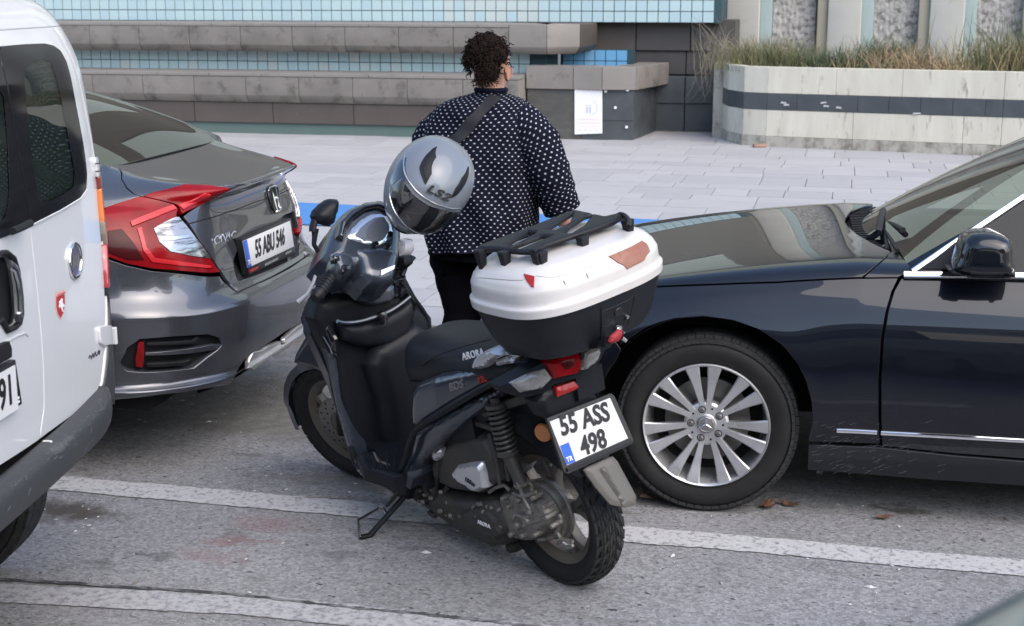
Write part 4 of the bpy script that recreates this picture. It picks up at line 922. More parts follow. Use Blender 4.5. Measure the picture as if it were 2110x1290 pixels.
_rows = [
 [(.14, 0, .225), (.14, .28, .225), (.15, .48, .225), (.19, .60, .225), (.27, .73, .23), (.39, .81, .235), (.6, .85, .24), (1.1, .86, .24), (1.9, .86, .24)],
 [(.0, 0, .27), (.0, .28, .27), (.01, .48, .27), (.07, .61, .27), (.18, .75, .275), (.33, .835, .28), (.6, .875, .285), (1.1, .88, .29), (1.9, .88, .29)],
 [(-.055, 0, .325), (-.05, .28, .325), (-.035, .49, .325), (.03, .635, .325), (.145, .775, .33), (.31, .865, .335), (.6, .90, .34), (1.1, .90, .34), (1.9, .9, .34)],
 [(-.05, 0, .36), (-.045, .28, .36), (-.025, .48, .36), (.05, .625, .36), (.165, .76, .365), (.325, .85, .37), (.6, .892, .375), (1.1, .895, .38), (1.9, .895, .38)],
 [(-.085, 0, .47), (-.08, .28, .47), (-.055, .49, .47), (.02, .64, .47), (.14, .775, .475), (.31, .86, .48), (.6, .898, .48), (1.1, .90, .5), (1.9, .90, .5)],
 [(-.095, 0, .58), (-.09, .28, .58), (-.065, .49, .58), (.018, .648, .59), (.138, .782, .59), (.31, .868, .59), (.6, .903, .59), (1.1, .905, .60), (1.9, .905, .60)],
 [(-.085, 0, .625), (-.08, .28, .625), (-.058, .49, .625), (.022, .648, .615), (.14, .782, .625), (.312, .868, .635), (.6, .903, .64), (1.1, .905, .65), (1.9, .905, .65)],
 [(-.02, 0, .665), (-.015, .28, .665), (.005, .49, .665), (.058, .632, .67), (.172, .752, .69), (.34, .834, .70), (.6, .868, .71), (1.1, .875, .72), (1.9, .89, .72)],
 [(.015, 0, .71), (.015, .28, .71), (.03, .50, .72), (.088, .634, .74), (.195, .750, .76), (.36, .830, .77), (.6, .866, .78), (1.1, .885, .79), (1.9, .885, .79)],
 [(.035, 0, .83), (.035, .28, .83), (.05, .49, .84), (.11, .64, .86), (.22, .758, .87), (.38, .84, .88), (.62, .878, .88), (1.1, .885, .89), (1.9, .885, .89)],
 [(.055, 0, .94), (.06, .28, .94), (.08, .47, .95), (.155, .615, .96), (.27, .735, .965), (.42, .815, .965), (.66, .858, .965), (1.1, .87, .96), (1.9, .87, .96)],
 [(.05, 0, 1.0), (.055, .28, 1.0), (.08, .45, 1.005), (.17, .58, 1.01), (.295, .695, 1.015), (.45, .775, 1.015), (.69, .825, 1.01), (1.1, .84, 1.0), (1.9, .84, .985)],
 [(.0, 0, 1.035), (.005, .28, 1.035), (.04, .44, 1.035), (.155, .555, 1.04), (.305, .66, 1.05), (.46, .735, 1.055), (.7, .79, 1.05), (1.1, .80, 1.05), (1.9, .80, 1.05)],
 [(-.025, 0, 1.055), (-.02, .27, 1.055), (.025, .42, 1.05), (.15, .525, 1.06), (.32, .615, 1.08), (.48, .685, 1.095), (.72, .74, 1.10), (1.1, .76, 1.10), (1.9, .76, 1.10)],
 [(.02, 0, 1.064), (.025, .25, 1.064), (.06, .39, 1.064), (.18, .49, 1.08), (.35, .57, 1.105), (.49, .64, 1.12), (.72, .69, 1.145), (1.1, .71, 1.17), (1.9, .71, 1.17)],
 [(.20, 0, 1.09), (.20, .23, 1.09), (.23, .36, 1.09), (.29, .44, 1.10), (.385, .525, 1.125), (.49, .60, 1.14), (.70, .655, 1.19), (1.1, .67, 1.25), (1.9, .67, 1.25)],
 [(.42, 0, 1.137), (.42, .22, 1.137), (.42, .34, 1.137), (.42, .42, 1.137), (.425, .50, 1.14), (.47, .57, 1.155), (.66, .625, 1.215), (1.1, .63, 1.335), (1.9, .63, 1.38)]]
_G = np.array(_rows)
_G = np.concatenate([_G[:, :0:-1] * np.array([1, -1, 1]), _G], 1)   # columns -8..8
def cub(P0, P1, P2, P3, f): return .5 * (2 * P1 + (P2 - P0) * f + (2 * P0 - 5 * P1 + 4 * P2 - P3) * f * f + (3 * P1 - P0 - 3 * P2 + P3) * f ** 3)
def gsf(s, t):
    s = np.clip(np.asarray(s, float) + 8, 0, 16); t = np.clip(np.asarray(t, float), 0, len(_rows) - 1)
    i = np.clip(np.floor(t).astype(int), 0, len(_rows) - 2); f = (t - i)[:, None]; j = np.clip(np.floor(s).astype(int), 0, 15); g = (s - j)[:, None]
    def at(a, b): return _G[np.clip(a, 0, len(_rows) - 1), np.clip(b, 0, 16)]
    R_ = [cub(at(i + d, j - 1), at(i + d, j), at(i + d, j + 1), at(i + d, j + 2), g) for d in (-1, 0, 1, 2)]
    return cub(*R_, f)
GS = Surf(GF, gsf, -8, 8, 0, len(_rows) - 1, .19, .075, 1, n=420)
if GS.nrm([0.], [5.])[0][0] > 0: GS.sign = -1
gi = lambda pts: [tuple(p) for p in GS.inv(pts)]
T = len(_rows) - 1
# bumper, traced on the near half and mirrored
topc = gi([(560, 573), (520, 590), (489, 604), (470, 588), (452, 570), (380, 566), (312, 560), (262, 549), (222, 536)])
botc = gi([(252, 822), (330, 813), (420, 801), (474, 791), (487, 765), (503, 741), (520, 727), (560, 702), (600, 674)])
half = [(0, topc[0][1])] + topc + [(6.2, 8.0), (6.6, 5.5), (6.4, 1.0)] + botc
bump = half + [(0, botc[-1][1] + .02)] + [(-a, b) for a, b in half[:0:-1]]
fog = gi([(247, 746), (262, 716), (288, 698), (350, 693), (428, 688), (452, 695), (462, 708), (450, 722), (428, 738), (400, 760), (350, 766), (296, 769), (262, 766), (249, 756)])
GS.panel('rear_bumper', None, M_GPAINT, gsed, h=.022, uv=bump, holes=(fog, [(-a, b) for a, b in fog[::-1]]), skirt=.03)
for sg in (1, -1):
    f2 = [(sg * a, b) for a, b in (fog if sg > 0 else fog[::-1])]
    GS.panel('fog_recess', None, M_PLAST, gsed, h=.03, uv=f2, lift=-.03, skirt=.004)
    for pts in ([(286, 708), (296, 707), (297, 720), (294, 758), (281, 757), (280, 740)],):
        q = [(sg * a, b) for a, b in gi(pts)]; GS.panel('reflector', None, M_REDL, gsed, h=.02, uv=q, lift=-.006, skirt=.03)
    for pts in ([(300, 729), (380, 722), (440, 712), (472, 713), (440, 722), (380, 730), (301, 733)], [(303, 752), (380, 748), (398, 742), (381, 754), (305, 757)], [(304, 708), (400, 703), (408, 696), (413, 697), (402, 708), (304, 712)]):
        q = [(sg * a, b) for a, b in gi(pts)]; GS.panel('fog_blade', None, M_PLAST if pts[0][1] != 729 else M_GPAINT, gsed, h=.02, uv=q, lift=-.004, skirt=.02)
# valance and silver tail trim
GS.panel('valance', None, M_PLAST, gsed, h=.03, uv=[(0, botc[-1][1] + .5)] + [(p[0] + .05, p[1] + .35) for p in botc[:2:-1]] + [(2.6, .6), (0, 1.2), (-2.6, .6)] + [(-p[0] - .05, p[1] + .35) for p in botc[3:]], lift=-.02)
for sg in (1, -1):
    for pts in ([(511, 758), (515, 738), (522, 726), (541, 722), (548, 716), (577, 704), (578, 712), (552, 728), (540, 736), (532, 752), (522, 762)], [(580, 716), (594, 700), (603, 692), (627, 680), (630, 688), (606, 700), (596, 712), (582, 722)]):
        GS.panel('silver_trim', None, M_ALLOY, gsed, h=.02, uv=[(sg * a, b) for a, b in gi(pts)], lift=.004, skirt=.02)
# boot lid: rear face with plate recess
rec = gi([(480, 537), (491, 580), (556, 557), (617, 526), (619, 500), (617, 476), (606, 434), (588, 441), (545, 467), (499, 492)])
face = gi([(380, 446), (420, 420), (462, 396), (476, 391)]) + [(1.0, 12.93), (0, 12.93), (-1.2, 12.93), (-2.3, 12.93)] + gi([(612, 395), (622, 440), (627, 500), (626, 529), (560, 568), (520, 586), (491, 599), (474, 582), (459, 562), (412, 494)])
GS.panel('boot_lid', None, M_GPAINT, gsed, h=.02, uv=face, holes=(rec,))
GS.panel('plate_recess', None, M_GPAINT, gsed, h=.03, uv=rec, lift=-.035, skirt=.004)
bm = bmesh.new(); rp = np.array(rec); rp = resample(rp * GS.s, .04) / GS.s; X0 = GS.f(rp[:, 0], rp[:, 1]); N0 = GS.nrm(rp[:, 0], rp[:, 1]); vs = [(bm.verts.new(V3(x - n * .002)), bm.verts.new(V3(x - n * .036))) for x, n in zip(X0, N0)]
for k in range(len(vs)): a, b = vs[k], vs[(k + 1) % len(vs)]; bm.faces.new([a[0], b[0], b[1], a[1]])
obj('recess_wall', bm, M_GPAINT, gsed)
# boot lid top, quarter panels, roof pillars
lidn = gi([(247, 348), (252, 368), (262, 385), (277, 398), (296, 404), (340, 392), (380, 380), (425, 381), (466, 386)])
lid = [(0, T - .02)] + [(4.2, T - .02)] + lidn + [(1.6, 12.97), (0, 12.97)]
lid = lid[1:]; lid = lid + [(-a, b) for a, b in lid[::-1]]
GS.panel('boot_top', None, M_GPAINT, gsed, h=.022, uv=lid)
q1 = gi([(293, 401), (276, 400), (262, 389), (250, 370), (243, 347)]) if False else gi([(243, 348), (249, 370), (259, 388), (274, 400), (288, 404), (255, 415), (221, 425)])
qp = [(4.45, T - .02)] + q1 + [(6.4, 9.0), (6.6, 8.3), (8, 8.3), (8, T - .02)]
o = GS.panel('quarter_panel', None, M_GPAINT, gsed, h=.025, uv=qp); mmir(o, gsed)
GS.panel('sill_panel', None, M_GPAINT, gsed, h=.05, uv=[(7.6, 8.2), (8, 8.2), (8, .5), (7.7, .5)])
# lamps
def both(name, pts, m, sg_only=None, **k):
    q = gi(pts); o = GS.panel(name, None, m, gsed, uv=q, **k); mmir(o, gsed); return o
both('tail_lamp', [(219, 429), (255, 417), (289, 407), (330, 415), (357, 423), (364, 432), (362, 446), (405, 500), (450, 560), (380, 558), (312, 552), (262, 542), (221, 527), (214, 480)], M_REDL, h=.015, lift=.006, skirt=.03)
both('tail_lamp', [(296, 405), (340, 393), (380, 382), (425, 383), (474, 389), (436, 409), (405, 425), (375, 440), (368, 424), (357, 419), (325, 411)], M_REDL, h=.015, lift=.006, skirt=.03)
both('clear_lens', [(316, 473), (335, 461), (358, 450), (366, 449), (400, 492), (430, 532), (386, 526), (349, 518), (328, 500)], M_CLEAR, h=.012, lift=.010, skirt=.012)
both('light_guide', [(268, 459), (310, 442), (354, 425), (362, 432), (320, 449), (272, 468)], M_REDB, h=.012, lift=.013, skirt=.012)
both('light_guide', [(366, 425), (392, 412), (420, 398), (432, 399), (400, 418), (376, 433)], M_REDB, h=.012, lift=.013, skirt=.012)
both('lamp_shade', [(222, 478), (250, 474), (272, 500), (295, 535), (262, 534), (224, 520)], M_REDD, h=.015, lift=.010, skirt=.01)
both('light_guide', [(282, 472), (290, 470), (300, 510), (318, 533), (380, 541), (432, 548), (430, 552), (372, 547), (312, 539), (294, 516)], M_REDB, h=.012, lift=.011, skirt=.012)
both('lamp_reflector', [(326, 491), (352, 490), (384, 486), (386, 491), (352, 497), (329, 497)], M_CHROMED, h=.01, lift=.014, skirt=.006)
GS.strip('lid_gap', [(382, 463), (420, 452), (470, 437), (530, 415), (552, 408)], .0022, M_DARK, gsed, lift=.0005)
GS.strip('lid_gap', [(572, 401), (590, 393), (606, 386)], .0022, M_DARK, gsed, lift=.0005)
GS.strip('spoiler_glint', [(462, 383), (500, 380), (535, 372), (575, 356), (603, 342)], .004, M_GPAINT, gsed, lift=.001)
# rear window
def gwf(s, h):
    s = np.asarray(s, float); h = np.asarray(h, float)
    x = .405 + .05 * s ** 4 + 1.0 * h + .05 * h * h; z = 1.142 + .40 * h - .13 * h * h + .035 * (1 - s * s) * np.clip(h * 2, 0, 1) * .6
    return np.stack([x, s * (.625 - .03 * h), z - .015 * s ** 4 + .02 * np.abs(s) ** 8], -1)
GW = Surf(GF, gwf, -1.0, 1.0, -.02, .82, .62, 1.08, 1)
if GW.nrm([0.], [.3])[0][2] < 0: GW.sign = -1
M_RW = glass('rear_window_glass', (.55, .60, .50), .32, ior=2.0)
GW.panel('rear_window', None, M_RW, gsed, h=.05, uv=[(-.84, 0), (.84, 0), (.93, .03), (.975, .08), (.985, .2), (.985, .72), (-.985, .72), (-.985, .2), (-.975, .08), (-.93, .03)], skirt=.004)
bm = bmesh.new()
q = np.linspace(-.86, .86, 30); A_ = gwf(q, np.full(30, .004)) + (0, 0, -.004); B_ = gwf(q, np.full(30, .05)) + (0, 0, -.004); a = [bm.verts.new(V3(p)) for p in A_]; b = [bm.verts.new(V3(p)) for p in B_]
for k in range(29): bm.faces.new([a[k], a[k + 1], b[k + 1], b[k]])
obj('window_frit', bm, M_PLAST, gsed)
for sg in (1, -1):
    e = gwf(np.full(14, sg * .99), np.linspace(.02, .8, 14)); rings = []
    for k, p in enumerate(e): d = np.array([-.02, sg * .055, -.05]); rings.append([p + (0, 0, .003), p + d * .5 + (0, sg * .008, .014), p + d, p + d + (0, -sg * .05, -.02), p + (0, -sg * .05, -.02)])
    lofto('roof_pillar', rings, M_GPAINT, gsed, ang=60)
rr = []
for x, hw, z in ((1.14, .60, 1.375), (1.5, .60, 1.42), (2.0, .60, 1.43), (2.5, .58, 1.38), (2.75, .56, 1.30), (3.3, .66, 1.02), (3.45, .70, .96)):
    rr.append([(x, -hw - .02, z - .06), (x, -hw * .85, z - .012), (x, 0, z + .01), (x, hw * .85, z - .012), (x, hw + .02, z - .06)])
bm = bmesh.new(); loft(bm, rr, closed=False, caps=False); obj('roof', bm, M_GPAINT, gsed, ang=80)
bm = bmesh.new()
fr_ = []
for x, w, z in ((1.85, .89, .95), (2.6, .89, .94), (3.3, .88, .93), (3.9, .85, .84), (4.25, .76, .74), (4.4, .62, .62)):
    fr_.append([(x, -w * .9, .25), (x, -w, .45), (x, -w, .75 * z / .95), (x, -w * .86, z), (x, 0, z + .04), (x, w * .86, z), (x, w, .75 * z / .95), (x, w, .45), (x, w * .9, .25)])
lofto('front_body', fr_, M_GPAINT, gsed, ang=40)
for sg in (1, -1):
    slab('side_window', [(1.2, sg * .66, 1.31), (2.55, sg * .64, 1.33), (3.35, sg * .80, .95), (1.0, sg * .82, 1.0)], .004, M_SG, gsed, n=(0, sg, .3))
for x0, x1 in ((.22, .62), (1.36, 1.9)):
    box('underbody', x0, x1, -.72 if x0 < .5 else -.80, .72 if x0 < .5 else .80, .24, .86, M_DARK, gsed)
box('underbody', .62, 1.4, -.5, .5, .26, .95, M_DARK, gsed); box('boot_floor', .3, 1.6, -.56, .56, .9, 1.0, M_DARK, gsed)
box('parcel_shelf', .52, 1.1, -.58, .58, 1.05, 1.08, M_PLAST, gsed); box('rear_seat', 1.1, 1.3, -.60, .60, .7, 1.16, M_PLAST, gsed, bevel=.04, seg=3)
for y in (.3, -.3): box('headrest', 1.13, 1.22, y - .12, y + .12, 1.16, 1.30, M_PLAST, gsed, bevel=.03, seg=3)
for sg in (1, -1):
    for x in (1.0, 3.7): tyre('tyre', (x, sg * .78, .32), (0, sg, 0), .32, .22, .20, gsed, grooves=40); lat('rim', [(0, .0), (.08, .01), (.2, .0), (.22, .02)], (x, sg * .85, .32), (0, sg, 0), M_ALLOY, gsed)
# badge, name and plate
M_PF = mat('plate_frame', (.02, .02, .022), .4)
pq = [GF.on(x, y, 0, -.012) for x, y in ((500, 497), (597, 455), (606, 512), (512, 561))]; P0, P1, P2, P3 = [np.array(p) for p in pq]
def quad_local(fr, px, ax, val, nrm_, name, m, parent, th=.006): return slab(name, fr.tr(px, ax, val), th, m, parent, n=nrm_, bevel=.001)
quad_local(GF, [(498, 493), (600, 450), (609, 524), (513, 566)], 0, .0, (-1, 0, 0), 'plate_frame', M_PF, gsed, .03)
pl = quad_local(GF, [(501, 497), (598, 455), (606, 508), (511, 552)], 0, -.006, (-1, 0, 0), 'licence_plate', M_PLATE, gsed, .004)
quad_local(GF, [(501, 497), (509, 493.5), (519, 548.5), (511, 552)], 0, -.0075, (-1, 0, 0), 'country_band', M_BAND, pl, .001)
a0 = np.array(GF.on(509, 525, 0, -.008)); a1 = np.array(GF.on(602, 482, 0, -.008)); X = a1 - a0; U = np.array([0, 0, 1.0])
text('plate_text', '55 ABU 546', .102, M_BLK, pl, (a0 + a1) / 2 + np.array((0, 0, .003)), X, U, .001, .0026, .68)
c_ = GF.on(513.5, 541, 0, -.009); text('plate_text', 'TR', .028, M_WPR, pl, c_, X, U, .001, 0, .9)
quad_local(GF, [(513, 557), (533, 548), (534, 554), (515, 563)], 0, -.0015, (-1, 0, 0), 'dealer_strip', M_REDL, pl, .002)
for (x, y), w in (((558, 540), .16), ((594, 520), .07)): bm = bmesh.new(); c_ = GF.on(x, y, 0, -.0016); [bx(bm, c_[0] - .001, c_[0], c_[1] + d - .006, c_[1] + d + .006, c_[2] - .005, c_[2] + .006) for d in np.arange(-w / 2, w / 2, .016)]; obj('dealer_text', bm, mat('dull_grey_print', (.2, .2, .2), .5), pl)
cp, cn = GS.pt(461, 492, .004); cq, _ = GS.pt(489, 484, .004); cl_, _ = GS.pt(434, 499, .004)
text('name_badge', 'CIVIC', .050, M_CHROME, gsed, (cl_ + cq) / 2, cq - cl_, (0, 0, 1), .003, .0006, 1.45, sp=1.15)
e0, en = GS.pt(562, 411, .010)
Yd = np.array([-.0, -1, 0.]); Yd -= en * (Yd @ en); Yd /= np.linalg.norm(Yd); Zd = np.cross(en, Yd); Zd *= np.sign(Zd[2])
def E(a, b, o=0): return e0 + Yd * a + Zd * b + en * o
tubo('badge_ring', [E(*p) for p in ((-.052, .050), (0, .056), (.052, .050), (.058, .02), (.040, -.048), (0, -.052), (-.040, -.048), (-.058, .02))], .0045, M_CHROME, gsed, 8, closed=True, sm=4)
for pth in (((-.030, .045), (-.026, .0), (-.020, -.043)), ((.030, .045), (.026, .0), (.020, -.043)), ((-.026, -.002), (0, .003), (.026, -.002))): tubo('badge_letter', [E(a, b, .004) for a, b in pth], .006, M_CHROME, gsed, 8, sm=3)
slab('badge_plate', [E(a, b, -.004) for a, b in ((-.05, .048), (.05, .048), (.052, .02), (.037, -.046), (-.037, -.046), (-.052, .02))], .006, M_PLAST, gsed, n=en)
# ================================================================== WHITE VAN (left foreground)
M_VW = mat('white_van_paint', (.62, .63, .645), .30, coat=1.0, coatr=.03, dirt=(.50, .51, .52), ds=2.2, dlo=.60, dhi=.95)
M_VB = mat('scuffed_bumper_plastic', (.035, .038, .042), .55, var=(.06, .062, .066), vs=4, dirt=(.16, .16, .165), ds=9, dlo=.60, dhi=.78, bump=.2, bs=60, stretch=(1, .35, 1))
M_FRIT = mat('black_glass_border', (.010, .011, .013), .08, coat=.0, spec=.35)
VF = yawframe(-1.993, 3.11, R(189.3))
van = thing('delivery_van', 'white delivery van with chrome ringed badge and red shield sticker at the left edge', 'van', VF)
_vc = [(0, .11), (.003, -.12), (.010, -.45), (.015, -.66), (.03, -.765), (.07, -.83), (.17, -.86), (.6, -.865), (1.6, -.865), (3.9, -.85)]
_vr = [(.30, .03, -.05), (.60, .0, -.05), (.75, -.005, -.042), (.95, -.008, -.028), (1.18, -.008, -.012), (1.30, -.008, 0), (1.45, .0, .012), (1.58, .008, .037), (1.67, .03, .068), (1.735, .058, .11), (1.775, .095, .17), (1.80, .15, .27), (1.815, .40, .52), (1.82, .8, .75)]
_V = np.array([[(x + xo * (1 if x < 1 else max(0, 1 - (x - 1) / 2)), y + (yi * min(1, (.11 - y) / .7)), z) for x, y in _vc] for z, xo, yi in _vr])
_Vm = _V[:, :0:-1].copy(); _Vm[:, :, 1] = .22 - _Vm[:, :, 1]; _VG = np.concatenate([_Vm, _V], 1)
def vsf(s, t):
    n = len(_vr); s = np.clip(np.asarray(s, float) + 9, 0, 18); t = np.clip(np.asarray(t, float), 0, n - 1)
    i = np.clip(np.floor(t).astype(int), 0, n - 2); f = (t - i)[:, None]; j = np.clip(np.floor(s).astype(int), 0, 17); g = (s - j)[:, None]
    def at(a, b): return _VG[np.clip(a, 0, n - 1), np.clip(b, 0, 18)]
    return cub(*[cub(at(i + d, j - 1), at(i + d, j), at(i + d, j + 1), at(i + d, j + 2), g) for d in (-1, 0, 1, 2)], f)
VS = Surf(VF, vsf, -9, 9, 0, 13, .2, .13, 1, n=420)
if VS.nrm([0.], [4.])[0][0] > 0: VS.sign = -1
vi = lambda pts: [tuple(p) for p in VS.inv(pts)]
win_r = [(0, 97), (45, 93), (90, 91), (108, 95), (122, 105), (134, 127), (150, 195), (163, 262), (173, 320), (177, 360), (175, 390), (163, 407), (120, 433), (63, 465), (57, 430), (38, 320), (20, 222), (2, 132)]
split = [(2, 130), (20, 222), (38, 320), (57, 430), (62, 466), (68, 520), (78, 610), (85, 690), (90, 770), (91, 840), (82, 904)]
wr = vi(win_r); sp = vi(split)
# rear doors; the gap between them follows the split
dr = [(sp[0][0] + .03, 8.35)] + [(a + .012, b) for a, b in sp] + vi([(100, 890), (145, 858), (180, 832), (196, 813), (206, 790), (212, 745), (216, 690), (215, 600), (208, 500), (200, 400), (194, 335), (178, 255), (158, 165), (146, 125)]) + [(3.15, 8.35)]
VS.panel('rear_door', None, M_VW, van, h=.025, uv=dr)
dl = [(sp[0][0] + .02, 8.35)] + [(a - .012, b) for a, b in sp] + vi([(0, 958)]) + [(-3.6, 1.35), (-3.9, 3), (-3.9, 5.5), (-3.7, 7), (-3.1, 8.35)]
# plate recess and handle cup are cut into the left door
cup = vi([(0, 522), (10, 521), (25, 533), (33, 560), (38, 600), (41, 645), (37, 665), (26, 675), (12, 681), (0, 660)])
cup = [(cup[0][0] - .5, cup[0][1])] + cup + [(cup[-1][0] - .5, cup[-1][1])]
VS.panel('rear_door', None, M_VW, van, h=.025, uv=dl, holes=(cup,))
hc = VS.panel('handle_cup', None, M_PLAST, van, h=.02, uv=cup, lift=-.02, skirt=.004)
VS.strip('handle_rim', None, .008, M_PLAST, van, uv=cup, closed=True, lift=.004)
VS.strip('handle_grip', [(6, 545), (16, 553), (24, 580), (28, 612), (29, 648), (20, 655)], .012, M_CHROMED, van, lift=.018, flat=.6)
VS.strip('handle_grip', [(30, 560), (35, 600), (37, 640), (30, 662)], .009, M_CHROMED, van, lift=.008, flat=.6)
# body shell round the doors
pil = [(3.22, 8.35)] + vi([(152, 128), (164, 166), (183, 255), (198, 335), (205, 400), (213, 500), (220, 600), (221, 690), (217, 748), (211, 792), (200, 816)]) + [(3.8, .9), (9, .9), (9, 8.3)]
o = VS.panel('side_wall', None, M_VW, van, h=.05, uv=pil)
me = o.data.copy(); me.transform(Matrix.Scale(-1, 4, (0, 1, 0))); me.transform(Matrix.Translation((0, .22, 0))); me.flip_normals(); link('side_wall', me, None, van)
VS.panel('roof', None, M_VW, van, h=.05, uv=[(-9, 8.42), (9, 8.42), (9, 13), (-9, 13)])
# windows
inner = vi([(47, 168), (50, 142), (62, 128), (85, 121), (102, 129), (113, 160), (128, 230), (142, 300), (152, 358), (150, 384), (130, 400), (100, 414), (78, 416), (66, 350), (55, 260)])
VS.panel('window_border', None, M_FRIT, van, h=.02, uv=wr, lift=.004, skirt=.01, holes=(inner,))
M_VG = glass('van_glass', (.45, .52, .47), .45, ior=1.45)
VS.panel('window_pane', None, M_VG, van, h=.05, uv=inner, lift=.0035, skirt=.003)
wl_ = [(a - .03, b) for a, b in vi([(2, 132), (20, 222), (38, 320), (57, 430), (60, 466), (30, 478), (0, 490)])] + [(-3.3, 4.75), (-3.45, 5.2), (-3.2, 7.7), (-2.6, 7.95), (wr[0][0] - .03, wr[0][1])]
inl = vi([(0, 190), (6, 200), (14, 300), (17, 400), (12, 440), (0, 460)]); inl = [(-2.6, 5.15), (-2.9, 5.6), (-2.7, 7.2), (-2.3, 7.4)] + inl
VS.panel('window_border', None, M_FRIT, van, h=.02, uv=wl_, lift=.004, skirt=.01, holes=(inl,))
VS.panel('window_pane', None, M_VG, van, h=.05, uv=inl, lift=.0035, skirt=.003)
VS.strip('wiper', [(0, 476), (20, 468), (38, 459)], .010, M_PLAST, van, lift=.03)
VS.strip('window_seal', [(60, 465.5), (120, 435), (163, 409), (177, 390)], .003, M_VW, van, lift=.003)
# plate
vp = VF.tr([(-140, 835), (33, 740), (47, 833), (-128, 932)], 0, -.022)
p0, p1, p2, p3 = [np.array(p) for p in vp]
pf = slab('plate_frame', [p0, p1, p2, p3], .02, M_PLAST, van, n=(-1, 0, 0), bevel=.004)
X = (p1 - p0) / np.linalg.norm(p1 - p0); Zz = np.array([0, 0, 1.0]); Wd = .535
tr_ = p1 - X * .012 - Zz * .012 + np.array((-.002, 0, 0)); pw = .52; ph = .112
q = [tr_ - X * pw, tr_, tr_ - Zz * ph, tr_ - X * pw - Zz * ph]; pl = slab('licence_plate', q, .003, M_PLATE, van, n=(-1, 0, 0))
text('plate_text', '91', .104, M_BLK, pl, tr_ - X * .066 - Zz * ph / 2 + np.array((-.0012, 0, 0)), X, Zz, .001, .0022, .86)
for k in range(3):
    for r_ in range(2):
        c_ = p2 - X * (.05 + .085 * k) + Zz * (.010 + .010 * r_) + np.array((-.001, 0, 0)); bm = bmesh.new()
        for i in range(5): a = c_ + X * (i - 2) * .013; poly(bm, [a + X * -.005, a + X * .005, a + X * .005 + Zz * .006, a + X * -.005 + Zz * .006], .001, (-1, 0, 0))
        obj('frame_text', bm, M_WPR, pf)
VS.panel('boot_release', None, M_PLAST, van, uv=[(-2.2, 3.02)] + vi([(0, 708), (10, 704), (15, 718), (15, 735), (5, 741), (0, 743)]) + [(-2.2, 2.75)], h=.02, lift=.012, skirt=.015)
VS.strip('door_fold', [(10, 705), (35, 692), (52, 686), (57, 692)], .004, M_VW, van, lift=.0)
# badge
ep, en = VS.pt(152, 537, .004); Yd = np.array([0, -1, 0.]); Yd -= en * (Yd @ en); Yd /= np.linalg.norm(Yd); Zd = np.cross(en, Yd); Zd *= np.sign(Zd[2])
def ell(a, b, n=40): return [ep + Yd * a * math.cos(2 * PI * k / n) + Zd * b * math.sin(2 * PI * k / n) for k in range(n)]
bm = bmesh.new(); tube(bm, ell(.047, .047), .0055, 10, True); obj('badge_ring', bm, M_CHROME, van)
slab('badge_face', ell(.043, .043), .003, mat('badge_blue_grey', (.10, .09, .14), .35, coat=.4), van, n=en)
bm = bmesh.new()
for a in (-.02, -.007, .006, .019): tube(bm, [ep + en * .002 + Yd * a - Zd * .016, ep + en * .002 + Yd * (a + .002) + Zd * .016], .0018, 5)
obj('badge_bars', bm, M_ALLOYD, van)
# shield sticker with rearing horse
M_SH = mat('sticker_red', (.38, .03, .035), .4); M_SH2 = mat('sticker_pink', (.62, .35, .34), .5)
sh = VS.panel('shield_sticker', [(113, 605), (132, 598), (133, 625), (130, 645), (124, 658), (118, 650), (114, 635)], M_SH2, van, h=.01, lift=.0015, skirt=.001)
VS.panel('shield_field', [(115, 613), (131, 607), (131.5, 628), (129, 643), (124, 654), (119, 647), (115.6, 633)], M_SH, sh, h=.01, lift=.0028, skirt=.001)
VS.panel('horse_figure', [(122, 620), (125, 615), (127, 617), (126, 622), (128, 626), (131, 629), (129, 632), (127, 631), (127, 637), (129, 643), (126, 640), (124, 634), (122, 631), (120, 634), (119, 630), (121, 626), (119, 623)], M_WPR, sh, h=.008, lift=.004, skirt=.001)
bm = bmesh.new()
for k in range(6):
    a, n_ = VS.pt(116 + k * 2.8, 609.5 - k * 1.1, .0045); b_, _ = VS.pt(117.4 + k * 2.8, 606.6 - k * 1.1, .0045); tube(bm, [a, b_], .0012, 4)
obj('sticker_text', bm, M_SH, sh)
bm = bmesh.new()
for pth in ([(182, 738), (184, 732), (187, 736)], [(187, 740), (190, 728), (192, 736)], [(192, 736), (195, 725), (197, 734)], [(199, 732), (202, 722), (203, 730)], [(203, 731), (205, 722)]):
    tube(bm, [VS.pt(x, y, .002)[0] for x, y in pth], .0016, 5)
obj('model_script', bm, M_BLK, van)
# hinges
for pts in ([(190, 326), (198, 325), (203, 360), (195, 363)], [(200, 676), (230, 674), (233, 709), (212, 711), (203, 705)]):
    VS.panel('hinge', pts, M_VW, van, h=.012, lift=.010, skirt=.012, rnd=.003)
bm = bmesh.new(); a, _ = VS.pt(229, 676, .014); b_, _ = VS.pt(232, 708, .014); tube(bm, [a, b_], .007, 8); obj('hinge_pin', bm, M_VW, van)
for y in (337, 353): VS.strip('hinge_gap', [(190, y + .5), (202, y)], .0015, M_DARK, van, lift=.010)
